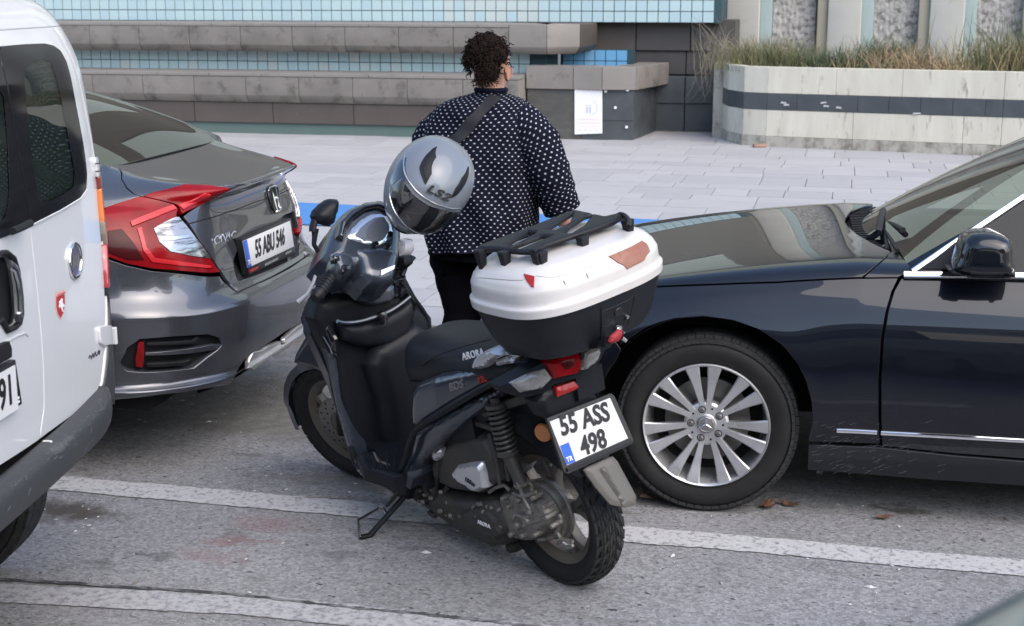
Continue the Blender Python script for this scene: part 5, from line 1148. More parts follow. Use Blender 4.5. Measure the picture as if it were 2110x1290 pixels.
# tail lamp column with coloured sections and black lower trim
vl = lambda name, pts, m: VS.panel(name, pts, m, van, h=.012, lift=.012, skirt=.02, rnd=.003)
vl('tail_lamp', [(197, 364), (204, 362), (208, 385), (200, 388)], mat('lamp_brown_red', (.22, .04, .03), .2, coat=1))
vl('tail_lamp', [(200.5, 389), (208, 386), (214, 420), (218, 450), (207, 456), (204, 425)], mat('lamp_orange', (.75, .25, .08), .25, coat=1))
vl('tail_lamp', [(207, 457), (218, 451), (222, 480), (223.5, 502), (212, 504), (210, 480)], mat('lamp_smoke', (.33, .30, .24), .25, coat=1))
vl('tail_lamp', [(212, 505), (223.5, 503), (225, 540), (224, 570), (221, 588), (216, 592), (215, 560), (214, 530)], mat('lamp_red', (.34, .04, .05), .25, coat=1))
VS.panel('corner_trim', None, M_VB, van, h=.03, lift=.006, skirt=.02, uv=vi([(217, 594), (226, 590), (234, 630), (238, 700), (241, 780), (248, 812), (236, 832), (203, 820), (213, 790), (219, 748), (223, 690), (222, 620)]))
# bumper: own profile swept round the rear
_bc = [(0, .11), (.003, -.15), (.01, -.40), (.03, -.56), (.075, -.68), (.14, -.76), (.25, -.83), (.6, -.87), (.62, -.87)]
_br = [(.640, .0, 0), (.652, -.02, 0), (.658, -.05, 0), (.654, -.07, 0), (.640, -.080, 0), (.612, -.083, 0), (.580, -.078, 0), (.558, -.062, 0), (.55, -.0, 0)]
_B = np.array([[(x + xo, y - yo * min(1, (.11 - y) / .9), z) for x, y in _bc] for z, xo, yo in _br]); _Bm = _B[:, :0:-1].copy(); _Bm[:, :, 1] = .22 - _Bm[:, :, 1]; _BG = np.concatenate([_Bm, _B], 1)
def vbf(s, t):
    n = len(_br); s = np.clip(np.asarray(s, float) + 8, 0, 16); t = np.clip(np.asarray(t, float), 0, n - 1); i = np.clip(np.floor(t).astype(int), 0, n - 2); f = (t - i)[:, None]; j = np.clip(np.floor(s).astype(int), 0, 15); g = (s - j)[:, None]
    def at(a, b): return _BG[np.clip(a, 0, n - 1), np.clip(b, 0, 16)]
    return cub(*[cub(at(i + d, j - 1), at(i + d, j), at(i + d, j + 1), at(i + d, j + 2), g) for d in (-1, 0, 1, 2)], f)
VB = Surf(VF, vbf, -8, 8, 0, 8, .2, .04, 1)
if VB.nrm([0.], [5.])[0][0] > 0: VB.sign = -1
VB.panel('rear_bumper', None, M_VB, van, h=.022, uv=[(-8, 0), (8, 0), (8, 8), (-8, 8)], skirt=.02)
bm = bmesh.new()
for _ in range(60):
    s_ = rs.uniform(-2, 4.6); t_ = 3.6 + rs.randn() * .35; q_ = np.array([[s_, t_], [s_ + rs.uniform(.02, .12), t_ + rs.randn() * .15]]); X_ = VB.f(q_[:, 0], q_[:, 1]) + VB.nrm(q_[:, 0], q_[:, 1]) * .001; tube(bm, list(X_), [.0012, .0005], 3)
for _ in range(25):
    s_ = rs.uniform(-2, 4.6); t_ = rs.uniform(1, 6.5); q_ = np.array([[s_, t_], [s_ + rs.uniform(-.08, .08), t_ + rs.uniform(.2, .8)]]); X_ = VB.f(q_[:, 0], q_[:, 1]) + VB.nrm(q_[:, 0], q_[:, 1]) * .001; tube(bm, list(X_), [.0009, .0004], 3)
obj('scuffs', bm, mat('scuff_grey', (.13, .13, .135), .8), van, kind='stuff')
VB.strip('chipped_mark', [(90, 911), (106, 911.5)], .003, M_WPR, van, lift=.002)
box('floor', .1, 3.9, -.6, .82, .50, .58, M_DARK, van); box('cab_partition', 1.6, 1.65, -.72, .94, .55, 1.72, M_PLAST, van)
box('cargo_floor', .12, 1.6, -.72, .94, .60, .64, M_PLAST, van)
box('van_seat', .75, .9, -.6, .8, .64, 1.2, M_PLAST, van, bevel=.04)
for y in (-.35, .5): box('headrest', .78, .86, y - .12, y + .12, 1.2, 1.38, M_PLAST, van, bevel=.03)
for x in (.58, 3.2):
    for y, sg in ((-.775, -1), (.98, 1)): tyre('tyre', (x, y, .31), (0, sg, 0), .31, .2, .19, van, grooves=40); lat('rim', [(0, .0), (.1, .01), (.19, .0), (.2, .02)], (x, y + sg * .06, .31), (0, sg, 0), M_ALLOYD, van)
# nose of the van
vn = []
for x, z, w in ((3.88, 1.80, .78), (4.1, 1.55, .80), (4.35, 1.10, .84), (4.6, .98, .84), (4.85, .80, .78), (4.95, .5, .7)):
    vn.append([(x, .11 - w, .3), (x, .11 - w, z * .8), (x, .11 - w * .85, z), (x, .11 + w * .85, z), (x, .11 + w, z * .8), (x, .11 + w, .3)])
lofto('van_front', vn, M_VW, van)
# ================================================================== CAR ROOF close to the camera (lower right)
M_OLIVE = mat('grey_green_paint', (.17, .20, .18), .4, metal=.2, coat=1.0, coatr=.05)
a = ozp(2110, 1150, 1.42); b = ozp(1840, 1290, 1.42); d = (a - b)[:2]; ang = math.atan2(d[1], d[0])
CFm = yawframe(b[0], b[1], ang)    # local x along the roof edge, +y left (away from the car)
near = thing('near_car', 'blurred grey green car whose roof edge cuts the lower right corner of the view', 'car', CFm)
rings = []
for x in np.linspace(-1.1, 1.0, 12):
    e = 1 - ((x + .05) / 1.15) ** 4 * .06
    rings.append([(x, .0 - .10, 1.30 * e), (x, -.005, 1.395 * e), (x, -.02, 1.415 * e), (x, -.06, 1.425 * e), (x, -.30, 1.45 * e), (x, -.60, 1.46 * e), (x, -.9, 1.45 * e), (x, -1.14, 1.425 * e), (x, -1.19, 1.40 * e), (x, -1.10, 1.30 * e)])
bm = bmesh.new(); loft(bm, rings, True, True); bmesh.ops.recalc_face_normals(bm, faces=bm.faces); obj('roof', bm, M_OLIVE, near, ang=50)
bd = []
for x, z in ((-2.2, .6), (-2.1, .85), (-1.5, .93), (0, .92), (1.4, .92), (2.2, .86), (2.5, .6)):
    bd.append([(x, .28, .25), (x, .32, .5), (x, .28, z), (x, -.6, z + .03), (x, -1.48, z), (x, -1.52, .5), (x, -1.48, .25)])
lofto('body', bd, M_OLIVE, near, ang=40)
for y0, y1 in ((.24, -.03), (-1.44, -1.17)): slab('side_window', [(-1.5, y0, .94), (1.4, y0, .93), (.95, y1, 1.31), (-1.05, y1, 1.31)], .005, M_SG, near, n=(0, 1 if y0 > 0 else -1, .4))
slab('windscreen', [(1.45, .2, .94), (1.45, -1.4, .94), (1.0, -1.12, 1.33), (1.0, -.08, 1.33)], .005, M_SG, near, n=(1, 0, .6)); slab('rear_window', [(-1.55, .2, .94), (-1.55, -1.4, .94), (-1.1, -1.12, 1.33), (-1.1, -.08, 1.33)], .005, M_SG, near, n=(-1, 0, .6))
for x in (-1.4, 1.55):
    for y, sg in ((.22, 1), (-1.42, -1)): tyre('tyre', (x, y, .31), (0, sg, 0), .31, .2, .19, near, grooves=40); lat('rim', [(0, .0), (.1, .01), (.19, .0), (.2, .02)], (x, y + sg * .07, .31), (0, sg, 0), M_ALLOYD, near)
# ================================================================== SCOOTER
SF = yawframe(-.784, 4.205, R(141.1), R(10.9))
M_SG_ = mat('scooter_grey_paint', (.036, .045, .062), .28, metal=.35, coat=.9, coatr=.05, dirt=(.09, .09, .09), ds=3.5, dlo=.58, dhi=.9)
M_SBK = mat('scooter_black_plastic', (.006, .0075, .011), .40, spec=.22, var=(.018, .020, .024), vs=5, dirt=(.04, .04, .04), ds=4, dlo=.62, dhi=.85, bump=.06, bs=120)
M_SGL = mat('scooter_gloss_black', (.010, .011, .014), .12, coat=1.0)
M_SEATV = mat('seat_vinyl', (.011, .013, .017), .45, spec=.22, var=(.032, .034, .04), vs=4, bump=.12, bs=160)
M_WBOX = mat('white_box_plastic', (.60, .59, .585), .32, coat=.3, var=(.49, .47, .45), vs=4, vamt=.9, dirt=(.40, .37, .34), ds=11, dlo=.60, dhi=.80)
M_BBOX = mat('black_box_plastic', (.010, .012, .016), .45, spec=.22, bump=.15, bs=220, var=(.025, .027, .032), vs=6)
M_CAST = mat('dusty_aluminium', (.20, .18, .155), .5, metal=.5, var=(.30, .29, .27), vs=16, vamt=.9, dirt=(.07, .06, .048), ds=22, dlo=.50, dhi=.70, bump=.3, bs=60)
M_ENG = mat('engine_black', (.022, .022, .022), .5, var=(.06, .055, .048), vs=10, vamt=.9, dirt=(.12, .10, .08), ds=16, dlo=.60, dhi=.78, bump=.2, bs=60)
M_BRZ = mat('dusty_bronze_rim', (.125, .108, .088), .48, metal=.5, var=(.17, .155, .13), vs=10, dirt=(.07, .06, .05), ds=8)
M_SILV = mat('silver_plastic', (.60, .61, .62), .3, metal=.6, var=(.45, .45, .46), vs=8)
M_SPR = mat('spring_black', (.03, .029, .028), .4, var=(.09, .08, .065), vs=20)
M_FLAP = mat('mud_flap', (.115, .108, .098), .42, coat=.2, spec=.25, var=(.075, .07, .065), vs=6, dirt=(.16, .145, .125), ds=5)
M_AMB = mat('amber_reflector', (.50, .17, .04), .3, coat=.6)
M_BROWNR = mat('brown_reflector', (.24, .09, .055), .3, coat=.4, spec=.2, var=(.32, .17, .13), vs=18, dirt=(.14, .045, .03), ds=25)
M_REDR = mat('red_reflector', (.30, .018, .016), .3, coat=.4, spec=.2)
M_DISP = mat('display_lens', (.55, .58, .66), .04, metal=.75, coat=1)
sc = thing('scooter', 'dark grey scooter on its side stand with a white top box, in the middle', 'scooter', SF)
def sub(fr, o, n, up=(0, 0, 1)):
    n = np.array(n, float); n /= np.linalg.norm(n); u = np.array(up, float); u -= n * (u @ n); u /= np.linalg.norm(u); r = np.cross(u, n)
    A = np.array([r, u, n]).T; f = Fr(fr.w(o)); f.A = fr.A @ A; f.lo = np.array(o, float); f.lA = A; return f
def P_(name, px, f, h, r, m, parent=sc, back=.02, **k):
    """pillow traced on plane 0 of sub-frame f, built in the parent's frame"""
    q = [tuple(f.on(x, y, 2, 0)[:2]) for x, y in px]; res = k.pop('res', .010)
    return puff(name, q, lambda a, b: f.lo + f.lA @ np.array([a, b, 0.0]), f.lA[:, 2], h, r, m, parent, back=back, res=res, **k)
def Ypl(y): return sub(SF, (0, y, 0), (0, 1, 0))
def Xpl(x): return sub(SF, (x, 0, 0), (-1, 0, 0))
def L(f, x, y, off=0.0): a = f.on(x, y, 2, off); return f.lo + f.lA @ a
yf = lambda a: .172 - .10 * min(1, max(0, (.28 - a) / .6))
def onside(x, y, off=0.0):
    yy = .15
    for _ in range(6): p = SF.on(x, y, 1, yy + off); yy = yf(p[0])
    return p
def side(name, px, h, r, m, off=0.0, back=.02, **k):
    q = [tuple(onside(x, y, off)[[0, 2]]) for x, y in px]
    return puff(name, q, lambda a, b: np.array([a, yf(a) + off, b]), (0, 1, 0), h, r, m, sc, back=back, res=k.pop('res', .012), **k)
# ---- rear wheel
def moto_wheel(cx, Rr, rim, w, m_rim, parent, M=None, spokes=5, disc=False):
    ax = (0, 1, 0); c = (cx, 0, Rr); h = w / 2; prof = [(rim + .001, -h * .62), (rim + .012, -h * .80), ((rim + Rr) / 2 + .002, -h * .99), (Rr - .020, -h * .88), (Rr - .009, -h * .66), (Rr - .002, -h * .35), (Rr, 0)]
    prof = prof + [(a, -b) for a, b in prof[-2::-1]]
    bm = bmesh.new(); lathe(bm, prof + [(rim - .006, h * .6), (rim - .006, -h * .6), prof[0]], c, ax, 80); bmesh.ops.recalc_face_normals(bm, faces=bm.faces); t = obj('tyre', bm, M_RUB, parent, ang=55)
    bm = bmesh.new(); n = 34; da = 2 * PI / n
    def crown(y): return float(np.interp(abs(y) / h, [0, .35, .66, .88, .99], [Rr, Rr - .002, Rr - .009, Rr - .020, (rim + Rr) / 2 + .012]))
    def PP(y, a, d=0.0): r = crown(y) + d; return Vector((cx + r * math.cos(a), y, Rr + r * math.sin(a)))
    for k in range(n):
        for sg in (-1, 1):
            for (y0, y1, w0) in ((.05, .34, .80), (.38, .66, .82), (.70, .97, .80)):
                off = (.0 if sg > 0 else .5) * da; steps = 2; prev = None
                for j in range(steps + 1):
                    yy = sg * h * (y0 + (y1 - y0) * j / steps); ph = k * da + off + abs(yy) / h * da * 1.15 + (.18 * da if y0 > .3 else 0)
                    cur = [PP(yy, ph, .0032), PP(yy, ph + da * w0, .0032), PP(yy, ph, -.004), PP(yy, ph + da * w0, -.004)]
                    if prev:
                        v = [bm.verts.new(p) for p in (prev[0], prev[1], cur[1], cur[0])]; bm.faces.new(v)
                        lo = [bm.verts.new(p) for p in (prev[2], prev[3], cur[3], cur[2])]
                        for a_, b_ in ((0, 1), (1, 2), (2, 3), (3, 0)): bm.faces.new([v[a_], lo[a_], lo[b_], v[b_]])
                    prev = cur
    bmesh.ops.recalc_face_normals(bm, faces=bm.faces); tr = obj('tread', bm, M_TREAD, t, ang=20)
    o1 = lat('rim', [(rim + .004, -h * .62), (rim + .006, -h * .52), (rim - .002, -h * .48), (rim - .012, -h * .40), (rim - .022, -h * .1), (rim - .022, h * .1), (rim - .012, h * .40), (rim - .002, h * .48), (rim + .006, h * .52), (rim + .004, h * .62), (rim - .008, h * .58), (rim - .034, h * .25), (rim - .034, -h * .25), (rim - .008, -h * .58), (rim + .004, -h * .62)], c, ax, m_rim, parent, 72)
    objs = [t, tr, o1]
    for k in range(spokes):
        a = 2 * PI * k / spokes + .35
        for s in (-1, 1):
            rings = []
            for r, aa, hw in ((.035, a + s * .10, .016), (.08, a + s * .05, .011), (.12, a + s * .10, .010), (rim - .03, a + s * .20, .014)):
                ca, sa = math.cos(aa), math.sin(aa)
                rings.append([(cx + r * ca - q * sa, y_, Rr + r * sa + q * ca) for q, y_ in ((-hw, .018), (hw, .018), (hw * .8, -.018), (-hw * .8, -.018))])
            objs.append(lofto('spoke', rings, m_rim, o1, ang=40, bevel=.002))
    objs.append(lat('hub', [(0, .045), (.03, .045), (.042, .03), (.045, -.03), (.03, -.045), (0, -.045)], c, ax, m_rim, o1, 32))
    return objs
moto_wheel(0, .255, .186, .115, M_BRZ, sc)
lat('brake_drum', [(.092, .028), (.092, .05), (.085, .056), (0, .056)], (0, 0, .255), (0, 1, 0), M_CAST, sc, 48); lat('drum_lip', [(.098, .02), (.102, .03), (.098, .036), (.092, .036), (.092, .02)], (0, 0, .255), (0, 1, 0), M_CAST, sc, 48)
# ---- steering assembly frame: turned 18 degrees to the left about the raked head
_a, _c = R(18), R(26); _ax = np.array([-math.sin(_c), 0, math.cos(_c)])
def rodr(v): v = np.array(v, float); return v * math.cos(_a) + np.cross(_ax, v) * math.sin(_a) + _ax * (_ax @ v) * (1 - math.cos(_a))
BR = np.array([rodr((1, 0, 0)), rodr((0, 1, 0)), rodr((0, 0, 1))]).T
ST = Fr(SF.w((1.2, 0, .255))); ST.A = SF.A @ BR
stM = np.eye(4); stM[:3, :3] = BR; stM[:3, 3] = (1.2, 0, .255); stM = Matrix(stM.tolist())
def steer(o): o.data.transform(stM); return o
def S2(p): return np.array(p) @ BR.T + (1.2, 0, .255)
n0 = set(bpy.data.objects)
ws = moto_wheel(0, .255, .186, .10, M_BRZ, sc)
tz = Matrix.Translation((0, 0, -.255))
for o in ws: o.data.transform(tz); steer(o)
bm = bmesh.new(); lathe(bm, [(.055, .052), (.108, .052), (.112, .050), (.112, .047), (.055, .047)], (0, 0, 0), (0, 1, 0), 56)
dd = steer(obj('brake_disc', bm, M_DISC, sc)); bm = bmesh.new()
for k in range(30):
    a = k * 2 * PI / 30; rr_ = (.072, .086, .100)[k % 3]; lathe(bm, [(0, .0005), (.0042, .0005)], (rr_ * math.cos(a), .0525, rr_ * math.sin(a)), (0, 1, 0), 8)
steer(obj('disc_holes', bm, M_DARK, dd, kind='stuff'))
steer(lat('disc_carrier', [(0, .060), (.03, .060), (.034, .05), (.058, .05), (.058, .045), (0, .045)], (0, 0, 0), (0, 1, 0), M_BRZ, sc, 12))
for sg in (-1, 1):
    steer(tubo('fork_leg', [(-.01, sg * .075, -.02), (-.03, sg * .075, .05), (-.16, sg * .07, .33)], .019, M_SBK, sc, 12))
steer(box('caliper', -.10, -.04, .045, .085, .0, .07, M_ENG, sc, bevel=.008))
bm = bmesh.new(); rings = []
for k in range(17):
    a = R(-12 + 150 * k / 16); r_ = .275; w_ = .066 * (1 if 2 < k < 15 else .8); rings.append([bm.verts.new(((r_ + dr_) * math.cos(a), y_, (r_ + dr_) * math.sin(a))) for y_, dr_ in ((-w_, -.03), (-w_ * .9, .0), (0, .012), (w_ * .9, .0), (w_, -.03))])
for a, b in zip(rings, rings[1:]):
    for k in range(4): bm.faces.new([a[k], a[k + 1], b[k + 1], b[k]])
bmesh.ops.solidify(bm, geom=bm.faces[:], thickness=.004); steer(obj('front_fender', bm, M_SG_, sc))
fs = Ypl(.09)
P_('fender_side', [(607, 748), (610, 730), (626, 702), (645, 668), (662, 690), (684, 740), (697, 790), (676, 772), (645, 757)], Ypl(.12), .012, .02, M_SG_, back=.01)
# ---- leg shield, inner apron, pocket
P_('leg_shield_edge', [(631, 622), (645, 600), (660, 600), (653, 622), (641, 645), (646, 662), (660, 695), (676, 712), (686, 738), (701, 826), (717, 882), (733, 940), (735, 965), (727, 945), (713, 898), (693, 826), (677, 755), (662, 710), (636, 681), (624, 666), (622, 651)], Ypl(.20), .010, .010, M_SG_, back=.05, res=.008)
P_('apron', [(652, 622), (690, 600), (740, 592), (800, 596), (832, 604), (852, 618), (880, 655), (885, 690), (868, 730), (852, 830), (838, 935), (738, 950), (716, 880), (700, 820), (686, 745), (662, 700), (644, 660)], Xpl(.885), .03, .05, M_SBK, back=.05)
P_('outer_shield', [(640, 640), (690, 590), (760, 575), (832, 596), (860, 620), (888, 655), (892, 700), (870, 760), (850, 930), (742, 955), (690, 800), (640, 690)], Xpl(.95), .0, .04, M_SG_, back=.05)
P_('tunnel', [(765, 712), (800, 690), (850, 660), (878, 680), (868, 740), (858, 830), (850, 930), (790, 935), (775, 830), (748, 750)], Xpl(.84), .05, .06, M_SBK, back=.05)
P_('glove_pocket', [(694, 664), (742, 664), (780, 653), (812, 637), (846, 614), (853, 645), (840, 690), (805, 712), (745, 716), (704, 700)], Xpl(.83), .025, .035, M_SBK, back=.05)
tubo('pocket_rim', [L(Xpl(.795), x, y) for x, y in ((695, 662), (712, 665), (742, 662), (778, 651), (803, 641), (825, 627), (845, 611))], .007, M_SG_, sc, 8, sm=4)
box('hook', *[v for v in sum([[L(Xpl(.785), 788, 655)[i] - d, L(Xpl(.785), 788, 655)[i] + d] for i, d in ((0, .012), (1, .014), (2, .022))], [])], M_SGL, sc, bevel=.004)
P_('column_cover', [(735, 588), (760, 580), (808, 580), (812, 610), (800, 625), (760, 632), (738, 622)], Xpl(.83), .03, .03, M_SG_, back=.06)
P_('upper_apron', [(660, 640), (680, 612), (738, 600), (830, 600), (846, 612), (812, 636), (778, 652), (742, 662), (700, 663), (672, 655)], Xpl(.875), .012, .03, M_SGL, back=.04)
# cracked trim and bolts on the shield edge
tubo('shield_crack', [onside(x, y, .045) for x, y in ((648, 660), (664, 690), (680, 716), (688, 738))], .004, M_SGL, sc, 6)
P_('shield_flap', [(660, 668), (676, 672), (690, 700), (694, 735), (684, 720), (668, 694)], Ypl(.205), .008, .008, M_SGL, back=.01)
# ---- floor
ff = sub(SF, (0, 0, .295), (0, 0, 1), (1, 0, 0))
P_('floorboard', [(734, 938), (780, 928), (838, 924), (850, 940), (838, 978), (812, 984), (745, 962)], ff, .006, .01, M_SBK, back=.05)
bm = bmesh.new()
for k in range(6):
    a, b = L(ff, 752 + k * 15, 943 - k * 2.2, .008), L(ff, 760 + k * 13, 962 + k * 2.0, .008); tube(bm, [a, b], .004, 6)
obj('floor_ribs', bm, M_SBK, sc); P_('floor_mark', [(768, 932), (776, 950), (800, 958), (803, 956), (781, 948), (772, 932)], sub(SF, (0, 0, .305), (0, 0, 1), (1, 0, 0)), .002, .004, M_FLAP, res=.006)
P_('floor_side', [(734, 948), (746, 966), (815, 988), (838, 980), (846, 960), (852, 985), (846, 1008), (800, 1000), (748, 980), (736, 966)], Ypl(.20), .012, .012, M_SG_, back=.08)
P_('belly', [(790, 990), (846, 1004), (842, 1030), (820, 1022), (800, 1008)], Ypl(.15), .01, .01, M_SBK, back=.2)
tubo('guard_tube', [onside(x, y, .038) for x, y in ((1120, 742), (1062, 764), (1010, 792), (963, 818), (905, 853), (862, 880), (848, 902), (836, 945), (822, 970), (800, 980), (760, 970), (735, 956), (722, 920))], .011, M_SBK, sc, 10, sm=5)
# ---- body
def box_core(x0, x1, w0, w1, z0, z1, z2, z3, name, m): lofto(name, [[(x0, -w0, z0), (x0, w0, z0), (x0, w0, z1), (x0, -w0, z1)], [(x1, -w1, z2), (x1, w1, z2), (x1, w1, z3), (x1, -w1, z3)]], m, sc)
box_core(.52, .20, .13, .13, .30, .60, .46, .66, 'body_core', M_SBK); box_core(.22, -.24, .12, .05, .52, .66, .68, .76, 'tail_core', M_SBK)
box('tunnel_core', .5, .88, -.15, .15, .22, .29, M_SBK, sc, bevel=.01)
side('side_panel', [(855, 803), (866, 787), (903, 773), (963, 760), (1040, 747), (1100, 740), (1125, 742), (1062, 772), (963, 824), (905, 858), (868, 880), (856, 878), (853, 840)], .022, .03, M_SG_, off=.0, back=.05)
side('lower_panel', [(862, 886), (905, 862), (963, 830), (1062, 778), (1115, 752), (1100, 775), (1040, 812), (960, 868), (915, 908), (885, 940), (862, 968), (850, 985), (842, 975), (850, 935)], .018, .022, M_SG_, off=-.004, back=.05)
side('tail_side', [(1040, 742), (1130, 738), (1245, 700), (1248, 715), (1200, 722), (1130, 745), (1090, 765), (1060, 800), (1040, 815), (1000, 835), (1050, 790), (1100, 760)], .012, .02, M_SBK, off=.0, back=.05)
def sidetext(name, s, x, y, dx, dy, size, m, **k):
    a, b = onside(x, y, .024), onside(x + dx, y + dy, .024); text(name, s, size, m, sc, (a + b) / 2, b - a, (0, 0, 1), .003, **k)
sidetext('model_lettering', 'BDS', 917, 802, 44, -13, .034, M_ALLOYD, bold=.0012, shear=.35, sx=1.15); sidetext('model_number', '125', 976, 786, 34, -8, .026, M_REDR, bold=.002, shear=.35, sx=1.15)
# ---- seat
rings = []
for x, w, zt, zb in ((.635, .030, .650, .560), (.62, .070, .690, .545), (.58, .105, .722, .54), (.53, .128, .748, .555), (.46, .140, .764, .58), (.36, .148, .772, .61), (.24, .156, .782, .645), (.10, .165, .80, .68), (-.06, .162, .812, .70), (-.2, .14, .815, .72)):
    ring = []
    for k in range(20):
        t = 2 * PI * k / 20; c_, s_ = math.cos(t), math.sin(t); e = .62
        ring.append((x, w * np.sign(c_) * abs(c_) ** e * (1 - .10 * max(0, s_)), (zt + zb) / 2 + (zt - zb) / 2 * np.sign(s_) * abs(s_) ** e - (.004 if abs(c_) < .2 and s_ > 0 else 0)))
    rings.append(ring)
seat = lofto('seat', rings, M_SEATV, sc, sub=2)
a, b = SF.on(953, 736, 1, .168), SF.on(997, 725, 1, .170); text('seat_lettering', 'ARORA', .031, M_WPR, seat, (a + b) / 2 + (0, .002, 0), b - a, (0, 0, 1), .003, bold=.0002, shear=.2, sx=1.1, sp=1.15)
tubo('seat_seam', [SF.on(x, y, 1, v) for x, y, v in ((842, 790, .10), (880, 745, .150), (930, 722, .160), (990, 705, .166), (1010, 700, .166))], .0022, M_DARK, seat, 5, sm=4)
P_('grab_rail', [(975, 750), (984, 734), (1002, 722), (1018, 715), (1034, 719), (1050, 730), (1036, 734), (1018, 743), (1006, 756), (990, 760), (978, 758)], Ypl(.175), .018, .014, M_SILV, back=.02)
P_('grab_rail_block', [(1020, 742), (1044, 734), (1062, 738), (1058, 748), (1026, 754)], Ypl(.165), .01, .01, M_SILV, back=.03)
tubo('rail_bar', [(.02, .15, .80), (-.10, .14, .82), (-.22, .08, .83), (-.25, 0, .83), (-.22, -.08, .83), (0, -.15, .8)], .013, M_SBK, sc, 8, sm=4)
box('rack_mount', -.29, -.02, -.06, .06, .815, .865, M_SBK, sc, bevel=.01)
# ---- top box
def tbf(u, v):
    u = np.asarray(u, float); v = np.asarray(v, float)
    P = [(.862, .060), (.868, .052), (.90, .034), (.95, .018), (.998, .006), (1.004, .004), (1.006, -.002), (1.030, -.004), (1.038, .003), (1.075, .004), (1.095, .012), (1.115, .028), (1.130, .050), (1.140, .085), (1.145, .13)]
    k = np.arange(len(P)); z = np.interp(v, k, [p[0] for p in P]); d = np.interp(v, k, [p[1] for p in P])
    c, s = np.cos(u), np.sin(u); n = 3.1; a, b = .202 - d, .263 - d * 1.15
    top = np.clip((z - 1.07) / .08, 0, 1)
    return np.stack([-.2 + a * np.sign(c) * np.abs(c) ** (2 / n), b * np.sign(s) * np.abs(s) ** (2 / n), z + .0 * top - .026 * (-.2 + a * np.sign(c) * np.abs(c) ** (2 / n) + .2)], -1)
TBS = Surf(SF, tbf, .0, 2 * PI, 0, 14, .23, .025, 1, n=420)
if TBS.nrm([1.5], [9.])[0][1] < 0: TBS.sign = -1
tbx = sc
def shell(v0, v1, name, m, cap):
    nu = 120; nv = max(1, int((v1 - v0) * 4)); U = np.linspace(0, 2 * PI, nu, endpoint=False); bm = bmesh.new(); rg = []
    for j in range(nv + 1):
        X_ = tbf(U, np.full(nu, v0 + (v1 - v0) * j / nv)); rg.append([bm.verts.new(V3(p)) for p in X_])
    for a, b in zip(rg, rg[1:]):
        for k in range(nu): bm.faces.new([a[k], a[(k + 1) % nu], b[(k + 1) % nu], b[k]])
    bm.faces.new(rg[-1] if cap > 0 else rg[0][::-1]); bmesh.ops.recalc_face_normals(bm, faces=bm.faces)
    return obj(name, bm, m, tbx, ang=60)
base = shell(0, 5.0, 'box_base', M_BBOX, -1); shell(4.9, 5.1, 'box_seal', M_DARK, 1)
lidb = shell(6.0, 14, 'box_lid', M_WBOX, 1)
TBS.panel('corner_reflector', [(1254, 529), (1290, 514), (1322, 497), (1331, 503), (1338, 518), (1330, 528), (1326, 536), (1309, 545), (1292, 554), (1272, 541)], M_BROWNR, lidb, h=.012, lift=.003, skirt=.004, rnd=.001)
TBS.panel('corner_reflector', [(1080, 565), (1101, 570), (1100, 592), (1096, 591), (1085, 577)], M_REDR, lidb, h=.01, lift=.003, skirt=.004, rnd=.001)
TBS.strip('lid_groove', [(985, 572), (1040, 576), (1078, 577)], .0016, mat('groove_shade', (.42, .40, .38), .6), lidb, lift=.0); TBS.strip('lid_groove', [(1104, 568), (1140, 571), (1180, 562), (1225, 546)], .0016, mat('groove_shade_b', (.50, .49, .48), .6), lidb, lift=.0)
for x, y in ((1161, 578), (1208, 564)): TBS.strip('lid_mark', [(x, y), (x + 4, y + 9)], .0014, M_DISC, lidb, lift=.001)
TBS.panel('lock_plate', [(1238, 642), (1270, 630), (1303, 612), (1298, 640), (1290, 668), (1262, 690), (1237, 700)], M_BBOX, base, h=.02, lift=.003, skirt=.006)
for pts in ([(1238, 632), (1237, 700)], [(1306, 612), (1292, 668)], [(1240, 673), (1262, 667), (1292, 655)]): TBS.strip('lock_gap', pts, .0012, M_DARK, base, lift=.003)
p, n = TBS.pt(1272, 642, .004); lat('lock_badge', [(.014, 0), (.012, .002), (0, .001)], p, n, M_BLK, base, 20)
p, n = TBS.pt(1288, 650, .004); lat('lock_button', [(0, .008), (.005, .008), (.006, 0)], p, n, M_CHROMED, base, 12)
p, n = TBS.pt(1269, 674, .004); lat('lock_cylinder', [(0, .004), (.005, .004), (.006, .010), (.011, .010), (.012, 0)], p, n, M_CHROME, base, 20)
key = p + n * .02; tubo('key', [p + n * .008, p + n * .03], .0035, M_CHROMED, base, 6)
c_ = L(Xpl(-.42), 1264, 694); puff('key_fob', [(-.026, .0), (-.015, .012), (.010, .015), (.026, .010), (.023, -.006), (.008, -.014), (-.015, -.011)], lambda a, b: c_ + np.array([-.01, -a, b + a * .15]), (-1, 0, 0), .008, .012, mat('fob_red', (.26, .025, .03), .4, spec=.2), base, back=.006, res=.008)
tubo('key_chain', [c_ + (-.012, -.02, -.008), c_ + (-.014, -.03, -.02)], .005, M_CHROME, base, 6)
